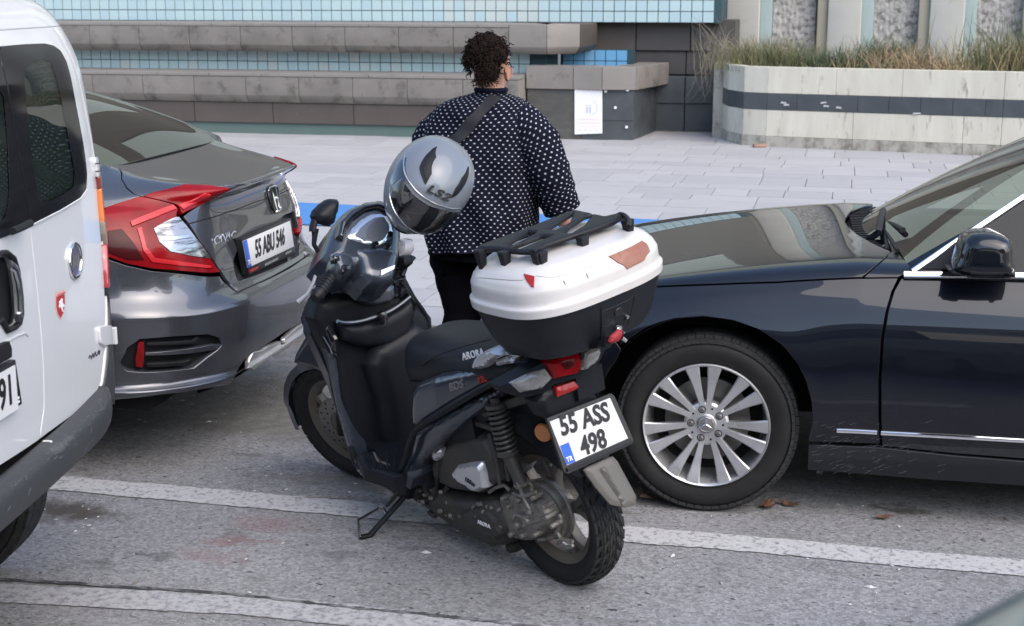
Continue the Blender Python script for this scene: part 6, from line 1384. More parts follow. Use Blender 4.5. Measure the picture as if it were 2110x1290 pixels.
# rack on the lid
rk = sub(SF, (0, 0, 1.168), (0, 0, 1), (1, 0, 0)); z4 = lambda pts: [(940 + x / 4.03, 420 + y / 4.03) for x, y in pts]
rack_o = z4([(165, 375), (215, 345), (560, 220), (930, 75), (1000, 60), (1240, 112), (1350, 85), (1400, 100), (1290, 165), (1000, 262), (735, 350), (640, 402), (530, 402), (330, 375)])
holes = [z4(h_) for h_ in ([(410, 335), (590, 252), (650, 254), (645, 268), (480, 332)], [(455, 362), (700, 288), (785, 290), (540, 366)], [(750, 207), (870, 152), (965, 105), (935, 165), (830, 208)], [(895, 230), (960, 182), (1060, 132), (1125, 118), (1050, 188), (955, 232)])]
hq = []
for h_ in holes:
    c0 = np.mean(h_, 0); hq.append([tuple(rk.on(c0[0] + (x - c0[0]) * 1.12, c0[1] + (y - c0[1]) * 1.45, 2, 0)[:2]) for x, y in h_])
P_('lid_rack', rack_o, rk, .006, .01, M_PLAST, parent=lidb, back=.008, holes=hq, res=.005)
tubo('rack_bar', [L(rk, x, y, .004) for x, y in z4([(1430, 190), (1435, 140), (1400, 98), (1350, 88), (1290, 150), (1000, 258), (720, 352), (640, 400)])], .0065, M_PLAST, lidb, 8, sm=3)
for (x, y), (x2, y2) in (((1420, 130), (1430, 205)), ((1045, 270), (1045, 325)), ((670, 400), (680, 505)), ((395, 392), (395, 460)), ((195, 375), (195, 470)), ((700, 395), (712, 500))):
    a = L(rk, 940 + x / 4.03, 420 + y / 4.03); bx_ = np.array([a[0], a[1], 1.130]); o_ = .009
    lofto('rack_foot', [[a + (dx * 1.6, dy * 1.6, 0) for dx, dy in ((-o_, -o_), (o_, -o_), (o_, o_), (-o_, o_))], [bx_ + (dx * .9, dy * .9, -.02) for dx, dy in ((-o_, -o_), (o_, -o_), (o_, o_), (-o_, o_))]], M_PLAST, lidb, bevel=.002)
tubo('rack_skirt', [L(rk, x, y, -.012) for x, y in z4([(170, 385), (330, 385), (530, 408), (640, 405)])], .006, M_PLAST, lidb, 6)
# ---- tail lamps: a V-shaped lens across the tail
fx = lambda y: -.285 + 2.4 * y * y
def tl(name, px, h, m, off=0.0, r=.01, parent=sc, back=.03):
    q = []
    for x, y in px:
        xx = -.25
        for _ in range(12): p = SF.on(x, y, 0, xx); xx = .5 * xx + .5 * (fx(np.clip(p[1], -.2, .2)) + off)
        q.append((p[1], p[2]))
    return puff(name, q, lambda a, b: np.array([fx(a) + off, a, b]), (-1, 0, 0), h, r, m, parent, back=back, res=.009)
tl('lamp_housing', [(1050, 802), (1090, 762), (1126, 744), (1196, 722), (1244, 708), (1246, 722), (1230, 754), (1196, 776), (1142, 792), (1118, 812), (1075, 820), (1056, 815)], .006, M_SBK, off=.01, back=.05)
tl('tail_lamp', [(1126, 748), (1150, 739), (1195, 727), (1196, 763), (1186, 771), (1142, 781)], .012, M_REDL, off=-.004); tl('turn_signal', [(1064, 794), (1091, 771), (1123, 761), (1137, 779), (1116, 801), (1076, 810)], .012, M_CLEARS, off=-.004); tl('turn_signal', [(1198, 726), (1214, 718), (1237, 715), (1238, 727), (1227, 747), (1208, 762), (1198, 762)], .012, M_CLEARS, off=-.004)
tl('lamp_cell', [(1150, 748), (1165, 743), (1188, 738), (1186, 757), (1160, 766)], .004, M_REDD, off=-.014, r=.006)
P_('plate_bracket', [(1106, 830), (1122, 806), (1150, 790), (1192, 776), (1206, 800), (1228, 816), (1230, 830), (1150, 858), (1128, 864)], Xpl(-.215), .01, .015, M_SBK, back=.06)
P_('inner_fender', [(1062, 812), (1110, 800), (1130, 850), (1140, 880), (1170, 960), (1150, 965), (1090, 915), (1060, 895), (1056, 850)], Ypl(.062), .006, .01, M_SBK, back=.12)
P_('rear_reflector', [(1146, 799), (1192, 783), (1194, 801), (1148, 818)], Xpl(-.235), .006, .004, M_REDR, back=.015)
pp = sub(SF, (-.24, 0, .68), (-1, 0, .25))
P_('plate_frame', [(1127, 862), (1259, 811), (1266, 816), (1306, 908), (1302, 915), (1170, 976), (1163, 972)], pp, .0, .004, M_PF, back=.010)
pl = P_('licence_plate', [(1133, 869), (1257, 820), (1294, 903), (1168, 959)], sub(SF, pp.lo + pp.lA[:, 2] * .002, (-1, 0, .25)), .0, .003, M_PLATE, back=.003)
pn = pp.lA[:, 2]
P_('country_band', [(1154, 919), (1172, 911), (1186, 951), (1168, 958)], sub(SF, pp.lo + pn * .003, (-1, 0, .25)), .0, .002, M_BAND, parent=pl, back=.002)
def ptext(s, x0, y0, x1, y1, size, m, **k):
    a, b = L(pp, x0, y0, .004), L(pp, x1, y1, .004); up_ = L(pp, 1131, 862, .004) - L(pp, 1167, 968, .004); text('plate_text', s, size * 1.13, m, pl, (a + b) / 2, b - a, up_, .001, **k)
ptext('55 ASS', 1143, 885, 1266, 845, .068, M_BLK, bold=.0022, sx=.82); ptext('498', 1190, 926, 1256, 900, .068, M_BLK, bold=.0022, sx=.82); ptext('TR', 1166, 949, 1181, 943, .017, M_WPR, bold=.0004, sx=.95)
tubo('frame_lip', [L(pp, x, y, .002) for x, y in ((1168, 969), (1215, 949), (1260, 929), (1302, 909))], .007, M_PF, sc, 6)
P_('mud_flap', [(1202, 968), (1210, 962), (1262, 940), (1272, 950), (1311, 1022), (1310, 1040), (1290, 1046), (1258, 1040), (1228, 1005)], sub(SF, (-.285, 0, .45), (-1, 0, .35)), .006, .02, M_FLAP, back=.006)
P_('flap_ridge', [(1232, 965), (1246, 960), (1290, 1036), (1284, 1042)], sub(SF, (-.292, 0, .45), (-1, 0, .35)), .008, .012, M_FLAP, back=.004)
P_('flap_stay', [(1180, 972), (1210, 955), (1240, 945), (1250, 955), (1215, 975), (1195, 985)], Xpl(-.255), .004, .01, M_SBK, back=.03)
c_ = SF.on(1119, 892, 1, .085); lat('side_reflector', [(0, .006), (.026, .005), (.029, 0), (.03, -.008)], c_, (-.35, 1, 0), M_AMB, sc, 28); lat('reflector_base', [(.031, -.002), (.033, -.012), (0, -.014)], c_, (-.35, 1, 0), M_SBK, sc, 24)
bm = bmesh.new(); rings = []
for k in range(15):
    a = R(40 + 100 * k / 14); rings.append([bm.verts.new(((.283) * math.cos(a), y_, .255 + (.283 - dr_) * math.sin(a))) for y_, dr_ in ((-.066, .05), (-.06, .0), (.06, .0), (.066, .05))])
for a, b in zip(rings, rings[1:]):
    for k in range(3): bm.faces.new([a[k], a[k + 1], b[k + 1], b[k]])
bmesh.ops.solidify(bm, geom=bm.faces[:], thickness=.004); obj('rear_fender', bm, M_SBK, sc)
# ---- suspension
A_, B_, C_ = SF.on(1024, 838, 1, .135), SF.on(1046, 930, 1, .135), SF.on(1074, 996, 1, .135); ax_ = (B_ - A_) / np.linalg.norm(B_ - A_); u_ = np.cross(ax_, (0, 1, 0)); v_ = np.cross(ax_, u_); n_ = 9
hel = [A_ + (B_ - A_) * (k / 160) * 1.0 + (u_ * math.cos(2 * PI * n_ * k / 160) + v_ * math.sin(2 * PI * n_ * k / 160)) * .029 for k in range(161)]
tubo('shock_spring', hel, .0052, M_SPR, sc, 7); tubo('shock_body', [A_ - ax_ * .03, B_ + ax_ * .01], .017, M_SPR, sc, 14); tubo('shock_tube', [B_, C_], .021, M_ENG, sc, 14); tubo('shock_cap', [B_ - ax_ * .004, B_ + ax_ * .008], .034, M_SPR, sc, 18); tubo('shock_cap', [A_ - ax_ * .012, A_], .034, M_SPR, sc, 18); lat('shock_bolt', [(0, .02), (.013, .02), (.015, -.02)], C_, (0, 1, 0), M_CAST, sc, 6)
# ---- engine and transmission
P_('air_box', [(926, 925), (934, 905), (956, 893), (1000, 887), (1020, 892), (1040, 930), (1056, 985), (1012, 1012), (955, 1004), (925, 990), (918, 955)], Ypl(.09), .05, .03, M_ENG, back=.08)
tubo('air_box_edge', [SF.on(x, y, 1, .145) for x, y in ((1008, 893), (1022, 940), (1030, 998))], .006, M_ENG, sc, 6); tubo('air_box_edge', [SF.on(x, y, 1, .14) for x, y in ((1030, 905), (1042, 950), (1048, 990))], .006, M_ENG, sc, 6)
P_('silver_cover', [(936, 969), (945, 958), (970, 953), (995, 951), (1001, 969), (1007, 1004), (986, 1013), (962, 1000), (940, 984)], Ypl(.145), .018, .012, M_SILV, back=.02)
a, b = SF.on(950, 982, 1, .165), SF.on(984, 1004, 1, .165); text('cover_lettering', '150cc', .022, M_BLK, sc, (a + b) / 2, b - a, (0, 0, 1), .002, bold=.0005, shear=.3)
P_('crankcase', [(905, 1010), (930, 990), (955, 1004), (1012, 1012), (1040, 1010), (1062, 1040), (1078, 1080), (1064, 1116), (1040, 1121), (985, 1097), (945, 1070), (915, 1048)], Ypl(.06), .065, .04, M_ENG, back=.14)
P_('clutch_cover', [(955, 1052), (975, 1042), (1008, 1050), (1028, 1070), (1036, 1100), (1028, 1112), (1000, 1102), (968, 1084)], Ypl(.122), .014, .012, M_ENG, back=.01)
a, b = SF.on(984, 1075, 1, .140), SF.on(1010, 1086, 1, .140); text('case_lettering', 'ARORA', .020, M_WPR, sc, (a + b) / 2, b - a, (0, 0, 1), .002, bold=.0003)
P_('gear_case', [(1041, 1012), (1060, 1000), (1088, 998), (1114, 1008), (1134, 1028), (1150, 1053), (1154, 1078), (1134, 1099), (1106, 1111), (1082, 1108), (1062, 1094), (1050, 1050)], Ypl(.062), .045, .035, M_CAST, back=.05)
P_('gear_case_cap', [(1086, 1040), (1100, 1028), (1122, 1034), (1136, 1056), (1134, 1078), (1116, 1092), (1096, 1088), (1084, 1066)], Ypl(.100), .016, .012, M_CAST, back=.01)
bm = bmesh.new()
for x, y, r_ in ((1054, 1040, .010), (1074, 1028, .012), (1066, 1060, .010), (1072, 1080, .012), (1092, 1070, .016), (1110, 1098, .009), (1134, 1062, .009), (1128, 1040, .008), (1106, 1022, .009), (1060, 1098, .010), (1098, 1052, .012), (1084, 1100, .009), (1146, 1080, .009), (1044, 1024, .009)):
    lathe(bm, [(0, .022), (r_ * .8, .021), (r_, .014), (r_ * 1.15, -.02)], SF.on(x, y, 1, .105), (0, 1, 0), 10)
obj('bolt_boss', bm, M_CAST, sc, kind='stuff')
bm = bmesh.new()
for q in (((1070, 1000), (1080, 1028), (1092, 1050)), ((1058, 1016), (1080, 1022), (1104, 1014)), ((1060, 1060), (1082, 1066), (1096, 1062)), ((1078, 1084), (1098, 1076), (1128, 1066)), ((1096, 1010), (1094, 998), (1082, 992), (1070, 992)), ((1050, 1010), (1038, 1000), (1020, 1006), (1008, 1014))): tube(bm, smooth_path([SF.on(x, y, 1, .118) for x, y in q], 4), .006, 8)
obj('cable', bm, M_CAST, sc, kind='stuff')
bm = bmesh.new()
for q in (((1110, 1112), (1135, 1108), (1148, 1096), (1156, 1070), (1152, 1060)), ((1148, 1096), (1156, 1112), (1150, 1120)), ((1156, 1110), (1180, 1116)), ((1166, 1112), (1180, 1124), (1166, 1128))): tube(bm, smooth_path([SF.on(x, y, 1, .085) for x, y in q], 4), .0065, 8)
obj('brake_arm', bm, M_CAST, sc, kind='stuff')
P_('engine_block', [(870, 985), (905, 960), (935, 990), (940, 1030), (925, 1055), (900, 1040), (875, 1030), (862, 1005)], Ypl(.03), .05, .03, M_ENG, back=.14)
P_('drain_lug', [(1044, 1118), (1062, 1112), (1072, 1122), (1064, 1138), (1050, 1140)], Ypl(.04), .015, .01, M_ENG, back=.04)
bm = bmesh.new()
for q, r_ in ((((846, 960), (870, 978), (880, 1010), (905, 1040), (930, 1060)), .012), (((900, 940), (903, 975), (896, 1010), (890, 1040)), .012), (((925, 1000), (915, 1020), (925, 1050), (950, 1075), (975, 1090)), .009), (((870, 940), (890, 962), (930, 950)), .010), (((1000, 850), (1040, 835), (1100, 815)), .016), (((980, 870), (1010, 880), (1030, 890)), .012), (((858, 990), (845, 1012), (868, 1020)), .014), (((880, 1040), (900, 1052), (896, 1062), (885, 1055)), .010), (((930, 885), (950, 880), (985, 866)), .012)): tube(bm, smooth_path([SF.on(x, y, 1, .11) for x, y in q], 4), r_, 8)
obj('frame_tube', bm, M_ENG, sc, kind='stuff')
bm = bmesh.new()
for _ in range(46):
    x, y = rs.uniform(865, 1040), rs.uniform(1000, 1085); y = max(y, 1000 + (x - 865) * .3); y = min(y, 1030 + (x - 865) * .5); lathe(bm, [(0, .012), (.006, .011), (.008, 0)], SF.on(x, y, 1, .115 + rs.uniform(-.02, .01)), (rs.uniform(-.4, .4), 1, rs.uniform(-.4, .4)), 7)
obj('small_bolts', bm, M_CAST, sc, kind='stuff')
P_('foot_peg', [(893, 928), (905, 924), (911, 928), (909, 942), (901, 950), (894, 944)], Ypl(.15), .012, .008, M_SILV, back=.02); P_('peg_bracket', [(894, 945), (908, 946), (908, 975), (900, 990), (892, 975)], Ypl(.13), .01, .008, M_ENG, back=.03)
# ---- side stand (touches the road)
def Wl(p): return (np.asarray(p) - SF.o) @ SF.A
tip = Wl(ozp(742, 1107, .008)); tip2 = Wl(ozp(762, 1103, .008)); piv = SF.on(845, 1010, 1, .13)
tubo('side_stand', [piv, tip2, tip], .010, M_SBK, sc, 8)
q1 = Wl(WF.on(737, 1073, 0, ozp(742, 1107, .0)[0] - .01)); q2 = SF.on(782, 1046, 1, .20); q3 = SF.on(790, 1048, 1, .20); q4 = SF.on(799, 1064, 1, .205)
tubo('stand_loop', [tip, q1, q2, q3, q4], .0055, M_CHROMED, sc, 8); tubo('stand_spring', [SF.on(826, 1008, 1, .15), SF.on(797, 1042, 1, .18)], .007, M_SPR, sc, 8)
P_('stand_bracket', [(826, 1000), (852, 992), (862, 1008), (858, 1030), (838, 1026), (822, 1012)], Ypl(.12), .01, .01, M_ENG, back=.06)
# ---- handlebar cowl, in the turned steering frame
def sub2(o, n, up=(0, 0, 1)):
    f = sub(ST, o, n, up); g = Fr(f.o); g.A = f.A; g.lo = S2(o); g.lA = BR @ f.lA; return g
z1 = lambda pts: [(560 + x / 3.224, 240 + y / 3.224) for x, y in pts]
cow = sub2((-.40, 0, .73), (-.80, 0, .60)); cn = cow.lA[:, 2]
def lift(f, d): g = Fr(f.o + f.A[:, 2] * d); g.A = f.A; g.lo = f.lo + f.lA[:, 2] * d; g.lA = f.lA; return g
P_('handlebar_cowl', z1([(310, 960), (345, 860), (385, 760), (440, 680), (510, 620), (590, 588), (680, 575), (760, 592), (820, 640), (845, 740), (842, 860), (835, 960), (812, 1060), (800, 1110), (720, 1130), (640, 1125), (590, 1080), (540, 1060), (440, 1070), (370, 1020)]), cow, .055, .06, M_SG_, back=.10)
P_('cowl_brow', z1([(430, 800), (450, 700), (520, 625), (600, 592), (690, 580), (770, 600), (790, 640), (770, 652), (700, 618), (620, 635), (540, 690), (490, 760), (470, 830)]), lift(cow, .055), .016, .012, M_SGL, back=.02, res=.004)
P_('display', z1([(503, 800), (535, 740), (590, 685), (655, 645), (720, 637), (765, 662), (795, 720), (802, 765), (750, 840), (690, 862), (600, 842), (520, 815)]), lift(cow, .058), .010, .03, M_DISP, back=.012)
P_('cowl_button', z1([(662, 842), (680, 828), (705, 830), (714, 845), (700, 862), (672, 864)]), lift(cow, .068), .005, .005, M_SGL); P_('cowl_button', z1([(755, 850), (775, 838), (795, 845), (797, 868), (778, 882), (760, 875)]), lift(cow, .066), .005, .005, M_SGL); P_('cowl_button', z1([(772, 770), (790, 758), (803, 768), (800, 800), (780, 805)]), lift(cow, .066), .005, .005, M_SGL)
P_('cowl_lower', z1([(500, 900), (600, 880), (700, 870), (800, 890), (835, 940), (815, 1040), (800, 1100), (720, 1122), (640, 1112), (580, 1060), (560, 960)]), lift(cow, .040), .03, .05, M_SG_, back=.05)
P_('warning_label', z1([(728, 1020), (820, 985), (814, 1012), (728, 1056)]), lift(cow, .072), .001, .003, M_WPR, back=.004, res=.006)
P_('switch_block', z1([(385, 955), (395, 920), (450, 910), (515, 940), (540, 990), (520, 1050), (470, 1070), (430, 1060), (400, 1010)]), lift(cow, .035), .03, .02, M_SG_, back=.05)
P_('switch', z1([(400, 925), (445, 925), (455, 955), (410, 960)]), lift(cow, .066), .006, .004, M_SGL, res=.006); P_('switch', z1([(462, 990), (490, 975), (510, 985), (500, 1020), (470, 1032)]), lift(cow, .066), .006, .006, M_SGL, res=.006)
gs, ge = ST.on(703, 545, 1, .19), ST.on(656, 606, 1, .33); 
tubo('handlebar_grip', [S2(gs), S2(ge)], [.021, .020], M_SBK, sc, 20); d_ = (S2(ge) - S2(gs)); d_ /= np.linalg.norm(d_); tubo('bar_end', [S2(ge), S2(ge) + d_ * .006, S2(ge) + d_ * .022], [.025, .025, .017], M_SBK, sc, 20)
bm = bmesh.new()
for k in range(1, 8): p = S2(gs) + (S2(ge) - S2(gs)) * (.25 + .09 * k); lathe(bm, [(.0225, -.002), (.0225, .002), (.020, .003), (.020, -.003), (.0225, -.002)], p, d_, 16)
obj('grip_rings', bm, M_SBK, sc)
tubo('brake_lever', [S2(ST.on(x, y, 1, v)) for x, y, v in ((662, 548, .20), (652, 562, .225), (645, 586, .26), (634, 606, .29), (614, 623, .32))], [.008, .007, .006, .006, .009], M_ALLOY, sc, 8); tubo('lever_perch', [S2(ST.on(x, y, 1, .17)) for x, y in ((650, 545), (670, 535), (685, 540))], .016, M_SBK, sc, 8)
mr = sub2((-.40, .25, .95), (-.95, .25, .1)); P_('mirror', z1([(273, 665), (285, 630), (330, 585), (372, 556), (402, 548), (434, 552), (440, 575), (428, 650), (408, 712), (378, 731), (335, 718), (290, 705)]), mr, .03, .03, M_SBK, back=.02)
tubo('mirror_stem', [S2(ST.on(*p, 0, -.40)) for p in z1([(285, 690), (272, 740), (272, 765)])], .012, M_SBK, sc, 8); tubo('mirror_stem', [S2(ST.on(*p, 0, -.40)) for p in z1([(288, 745), (285, 800), (280, 850), (305, 895)])], [.013, .009, .008, .008], M_SBK, sc, 8)
P_('mirror', z1([(822, 940), (850, 925), (915, 915), (942, 938), (930, 975), (890, 1015), (830, 1010)]), sub2((-.40, -.25, .75), (-1, 0, .2)), .03, .02, M_SBK, back=.03)
tubo('mirror_stem', [S2(ST.on(*p, 0, -.40)) for p in z1([(800, 900), (850, 960), (880, 1010), (860, 1060)])], .012, M_SBK, sc, 8)
P_('clear_plastic_wrap', z1([(842, 820), (880, 808), (935, 815), (936, 870), (928, 925), (890, 925), (850, 930), (843, 880)]), sub2((-.36, -.25, .78), (-1, 0, .2)), .02, .02, mat('cloudy_plastic', (.62, .56, .57), .2, trans=.5, coat=1, var=(.75, .75, .76), vs=20), back=.02)
bm = bmesh.new()
for q in ([(810, 1040), (850, 1060), (880, 1100), (890, 1150)], [(800, 1060), (840, 1100), (850, 1160), (820, 1200)], [(830, 1020), (860, 1080), (900, 1130), (940, 1200)], [(790, 1080), (830, 1090), (870, 1080), (880, 1060)], [(820, 1100), (790, 1140), (800, 1190)]): tube(bm, smooth_path([S2(ST.on(*p, 0, -.38)) for p in z1(q)], 4), .007, 7)
for _ in range(16): p = S2(ST.on(*z1([(rs.uniform(800, 880), rs.uniform(1020, 1180))])[0], 0, -.39)); lathe(bm, [(0, .012), (.01, .01), (.012, -.01)], p, (rs.randn(), rs.randn(), rs.randn()), 8)
obj('cables', bm, M_SBK, sc, kind='stuff')
tubo('shield_edge_right', [L(Xpl(.87), x, y) for x, y in ((832, 575), (852, 612), (872, 640), (882, 662), (884, 690))], .008, M_SBK, sc, 8, sm=3)
P_('right_guard', [(822, 565), (835, 580), (852, 612), (862, 634), (856, 640), (836, 612), (818, 585)], Xpl(.84), .012, .01, M_SBK, back=.03)
# ================================================================== HELMET hung over the right mirror
camb = np.array([cR, cU, -cF]).T
def cb(a, b, c): v = camb @ np.array([a, b, c]); return v / np.linalg.norm(v)
hf = cb(-.35, -.62, .70); hu = cb(.45, .55, .70); hu = hu - hf * (hu @ hf); hu /= np.linalg.norm(hu); hs = np.cross(hu, hf)
hc = SF.w(SF.on(886, 376, 1, -.14)); HF = Fr(hc); HF.A = np.array([hf, hs, hu]).T
M_HS = mat('helmet_grey_gloss', (.165, .185, .215), .30, metal=.1, coat=.6, coatr=.01, spec=.15)
M_VIS = mat('helmet_visor', (.012, .012, .014), .04, coat=1.0, spec=1.0, metal=.0)
helm = thing('helmet', 'glossy grey full face helmet with black vents hung over the scooter mirror', 'helmet', HF)
def hef(u, v):
    u = np.asarray(u, float); v = np.asarray(v, float); cu_, su = np.cos(u), np.sin(u); cv, sv = np.cos(v), np.sin(v)
    a = .178 * (1 - .10 * np.clip(-cu_, 0, 1)); x = a * cv * cu_; y = .136 * np.sign(su) * np.abs(su) ** .95 * cv; z = .150 * np.sign(sv) * np.abs(sv) ** .95
    ch = np.clip(-sv, 0, 1) * np.clip(cu_, 0, 1); x = x + .035 * ch
    return np.stack([x, y, z], -1)
HS = Surf(HF, hef, -PI, PI, -1.25, 1.45, .15, .15, 1, n=400)
if HS.nrm([0.], [.0])[0][0] < 0: HS.sign = -1
nu, nv = 72, 44; bm = bmesh.new(); rg = []
for j in range(nv + 1):
    v_ = -.95 + (PI / 2 + .95 - .001) * j / nv; X_ = hef(np.linspace(-PI, PI, nu, endpoint=False), np.full(nu, v_)); rg.append([bm.verts.new(V3(p)) for p in X_])
for a, b in zip(rg, rg[1:]):
    for k in range(nu): bm.faces.new([a[k], a[(k + 1) % nu], b[(k + 1) % nu], b[k]])
bm.faces.new(rg[-1]); bmesh.ops.recalc_face_normals(bm, faces=bm.faces); obj('shell', bm, M_HS, helm, ang=80)
bm = bmesh.new(); b0 = hef(np.linspace(-PI, PI, nu, endpoint=False), np.full(nu, -.95)); loft(bm, [b0, b0 * np.array([.93, .93, 1]) - (0, 0, .022), b0 * np.array([.80, .80, 1]) - (0, 0, .022), b0 * np.array([.74, .74, .6])]); obj('neck_roll', bm, M_SBK, helm, ang=50)
HS.panel('visor', z1([(798, 540), (806, 500), (830, 460), (872, 415), (905, 470), (960, 530), (1020, 575), (1090, 605), (1160, 622), (1240, 628), (1225, 655), (1180, 700), (1110, 745), (1050, 768), (985, 762), (920, 725), (860, 665), (815, 600)]), M_VIS, helm, h=.02, lift=.004, skirt=.006)
HS.strip('visor_edge', z1([(885, 262), (878, 320), (890, 385), (930, 455), (985, 515), (1050, 560), (1140, 595), (1250, 608)]), .0022, M_CHROMED, helm, lift=.002); HS.strip('visor_edge', z1([(795, 470), (792, 530), (815, 610), (860, 680), (920, 738), (990, 772), (1060, 775), (1130, 750)]), .0022, M_CHROMED, helm, lift=.005)
HS.panel('visor_frame', z1([(893, 275), (886, 330), (900, 395), (940, 460), (900, 440), (862, 405), (800, 455), (790, 430), (820, 350), (860, 290)]), M_VIS, helm, h=.02, lift=.002, skirt=.005)
HS.panel('vent', z1([(1095, 205), (1090, 270), (1060, 380), (1022, 450), (1000, 400), (985, 342), (1008, 290), (1050, 240)]), M_SBK, helm, h=.012, lift=.004, skirt=.008)
HS.panel('vent_fin', z1([(1085, 225), (1080, 280), (1050, 370), (1028, 425), (1012, 350), (1040, 290)]), M_SBK, helm, h=.012, lift=.007, skirt=.004)
HS.panel('vent', z1([(1303, 335), (1298, 400), (1268, 465), (1225, 520), (1190, 538), (1220, 480), (1262, 410)]), M_SBK, helm, h=.012, lift=.004, skirt=.008)
ll = z1([(1022, 462), (1190, 545)]); a, na = HS.pt(*ll[0], .0025); b, nb = HS.pt(*ll[1], .0025); nn_ = na + nb; nn_ /= np.linalg.norm(nn_); m_, _ = HS.pt(*z1([(1106, 508)])[0], .003); text('helmet_logo', 'LS2', .034, M_BLK, helm, m_, b - a, np.cross(nn_, b - a), .002, bold=.001, shear=.25, sx=1.6, sp=1.1)
tubo('chin_strap', [(.05, .05, -.11), (.03, .03, -.16), (.0, .0, -.17)], .008, M_SBK, helm, 6)
lat('visor_knob', [(0, .006), (.012, .005), (.015, 0)], HS.pt(*z1([(1228, 650)])[0], .003)[0], HS.pt(*z1([(1228, 650)])[0])[1], M_SBK, helm, 14)
# ================================================================== PERSON standing between the cars, seen from behind
PF = yawframe(-1.585, 5.92, R(84))
per = thing('person', 'person seen from behind with curly dark hair, black blouse with white dots and black trousers', 'person', PF)
def px0(x, y, xx=0.0): return PF.on(x, y, 0, xx)
M_SKIN = mat('skin', (.36, .19, .13), .5, var=(.42, .22, .16), vs=8); M_HAIR = mat('dark_curly_hair', (.010, .006, .005), .8, spec=.12, var=(.028, .017, .013), vs=14)
M_TROU = mat('black_trousers', (.004, .004, .006), .9, spec=.08, bump=.1, bs=90)
def dots_mat():
    m = bpy.data.materials.new('dotted_blouse'); m.use_nodes = True; t = m.node_tree; p = t.nodes['Principled BSDF']; L_ = t.links.new
    uv = t.nodes.new('ShaderNodeUVMap'); sp_ = t.nodes.new('ShaderNodeSeparateXYZ'); L_(uv.outputs[0], sp_.inputs[0])
    nz = NN(t, 'ShaderNodeTexNoise', i_Scale=5.0, i_Detail=2.0); L_(uv.outputs[0], nz.inputs['Vector'])
    def mth(op, a, b=None, c=None):
        n = NN(t, 'ShaderNodeMath', operation=op)
        for i, v in enumerate((a, b, c)):
            if v is None: continue
            if isinstance(v, (int, float)): n.inputs[i].default_value = v
            else: L_(v, n.inputs[i])
        return n.outputs[0]
    wob = mth('MULTIPLY', nz.outputs[0], .03)
    v = mth('MULTIPLY', mth('ADD', sp_.outputs[1], wob), 1 / .0155); row = mth('FLOOR', v); fv = mth('SUBTRACT', mth('SUBTRACT', v, row), .5)
    off = mth('MULTIPLY', mth('MODULO', mth('ABSOLUTE', row), 2.0), .5)
    u = mth('ADD', mth('MULTIPLY', mth('ADD', sp_.outputs[0], wob), 1 / .030), off); fu = mth('SUBTRACT', mth('SUBTRACT', u, mth('FLOOR', u)), .5)
    d = mth('ADD', mth('POWER', mth('DIVIDE', fu, .148), 2.0), mth('POWER', mth('DIVIDE', fv, .20), 2.0)); dot = mth('LESS_THAN', d, 1.0)
    mx = NN(t, 'ShaderNodeMix', data_type='RGBA'); L_(dot, mx.inputs[0]); p.inputs['Specular IOR Level'].default_value = .1; mx.inputs[6].default_value = (.005, .006, .014, 1); mx.inputs[7].default_value = (.36, .36, .385, 1); L_(mx.outputs[2], p.inputs['Base Color']); p.inputs['Roughness'].default_value = .85
    b = NN(t, 'ShaderNodeBump'); b.inputs['Strength'].default_value = .8; b.inputs['Distance'].default_value = .05; n2 = NN(t, 'ShaderNodeTexNoise', i_Scale=6.0, i_Detail=4.0); L_(uv.outputs[0], n2.inputs['Vector']); L_(n2.outputs[0], b.inputs['Height']); L_(b.outputs[0], p.inputs['Normal']); return m
M_DOT = dots_mat()
_rows_t = [(.735, 885, 1085, .215), (.80, 878, 1092, .215), (.90, 876, 1098, .215), (1.0, 876, 1100, .205), (1.08, 874, 1102, .195), (1.16, 871, 1104, .18), (1.23, 873, 1104, .165), (1.29, 884, 1098, .15), (1.335, 905, 1086, .13), (1.36, 930, 1068, .105), (1.374, 955, 1050, .085), (1.384, 970, 1036, .066), (1.392, 976, 1034, .060)]
TR_ = []
for z, xl, xr, d in _rows_t:
    # photo row at which height z is seen on the plane of the back
    yy = 300.
    for _ in range(12): p = px0((xl + xr) / 2, yy, -.08); yy += (p[2] - z) * 440
    a = px0(xl, yy, -.05); b = px0(xr, yy, -.05); TR_.append((z, (a[1] + b[1]) / 2, (a[1] - b[1]) / 2, d))
def torso(u, v):
    u = np.asarray(u, float); v = np.asarray(v, float); k = np.arange(len(TR_)); g = lambda i: crs(np.repeat(np.array([[r[i]] for r in TR_])[:, None, :], len(v), 1), v)[:, 0]
    z, c, w, d = g(0), g(1), g(2), g(3); s, co = np.sin(u), np.cos(u); e = .88
    low = np.clip(1 - v / 7, 0, 1)
    fold = (.010 * np.sin(u * 9 + z * 9 + 1.5 * np.sin(z * 7)) + .006 * np.sin(u * 4 - z * 16)) * (.3 + low) + .004 * np.sin(z * 55 + 3 * np.sin(u * 2)) * (1 - low)
    return np.stack([(d + fold) * np.sign(co) * np.abs(co) ** e - .01, c + (w + fold * .5) * np.sign(s) * np.abs(s) ** e, z - .012 * low * np.sin(u * 3 + 1)], -1)
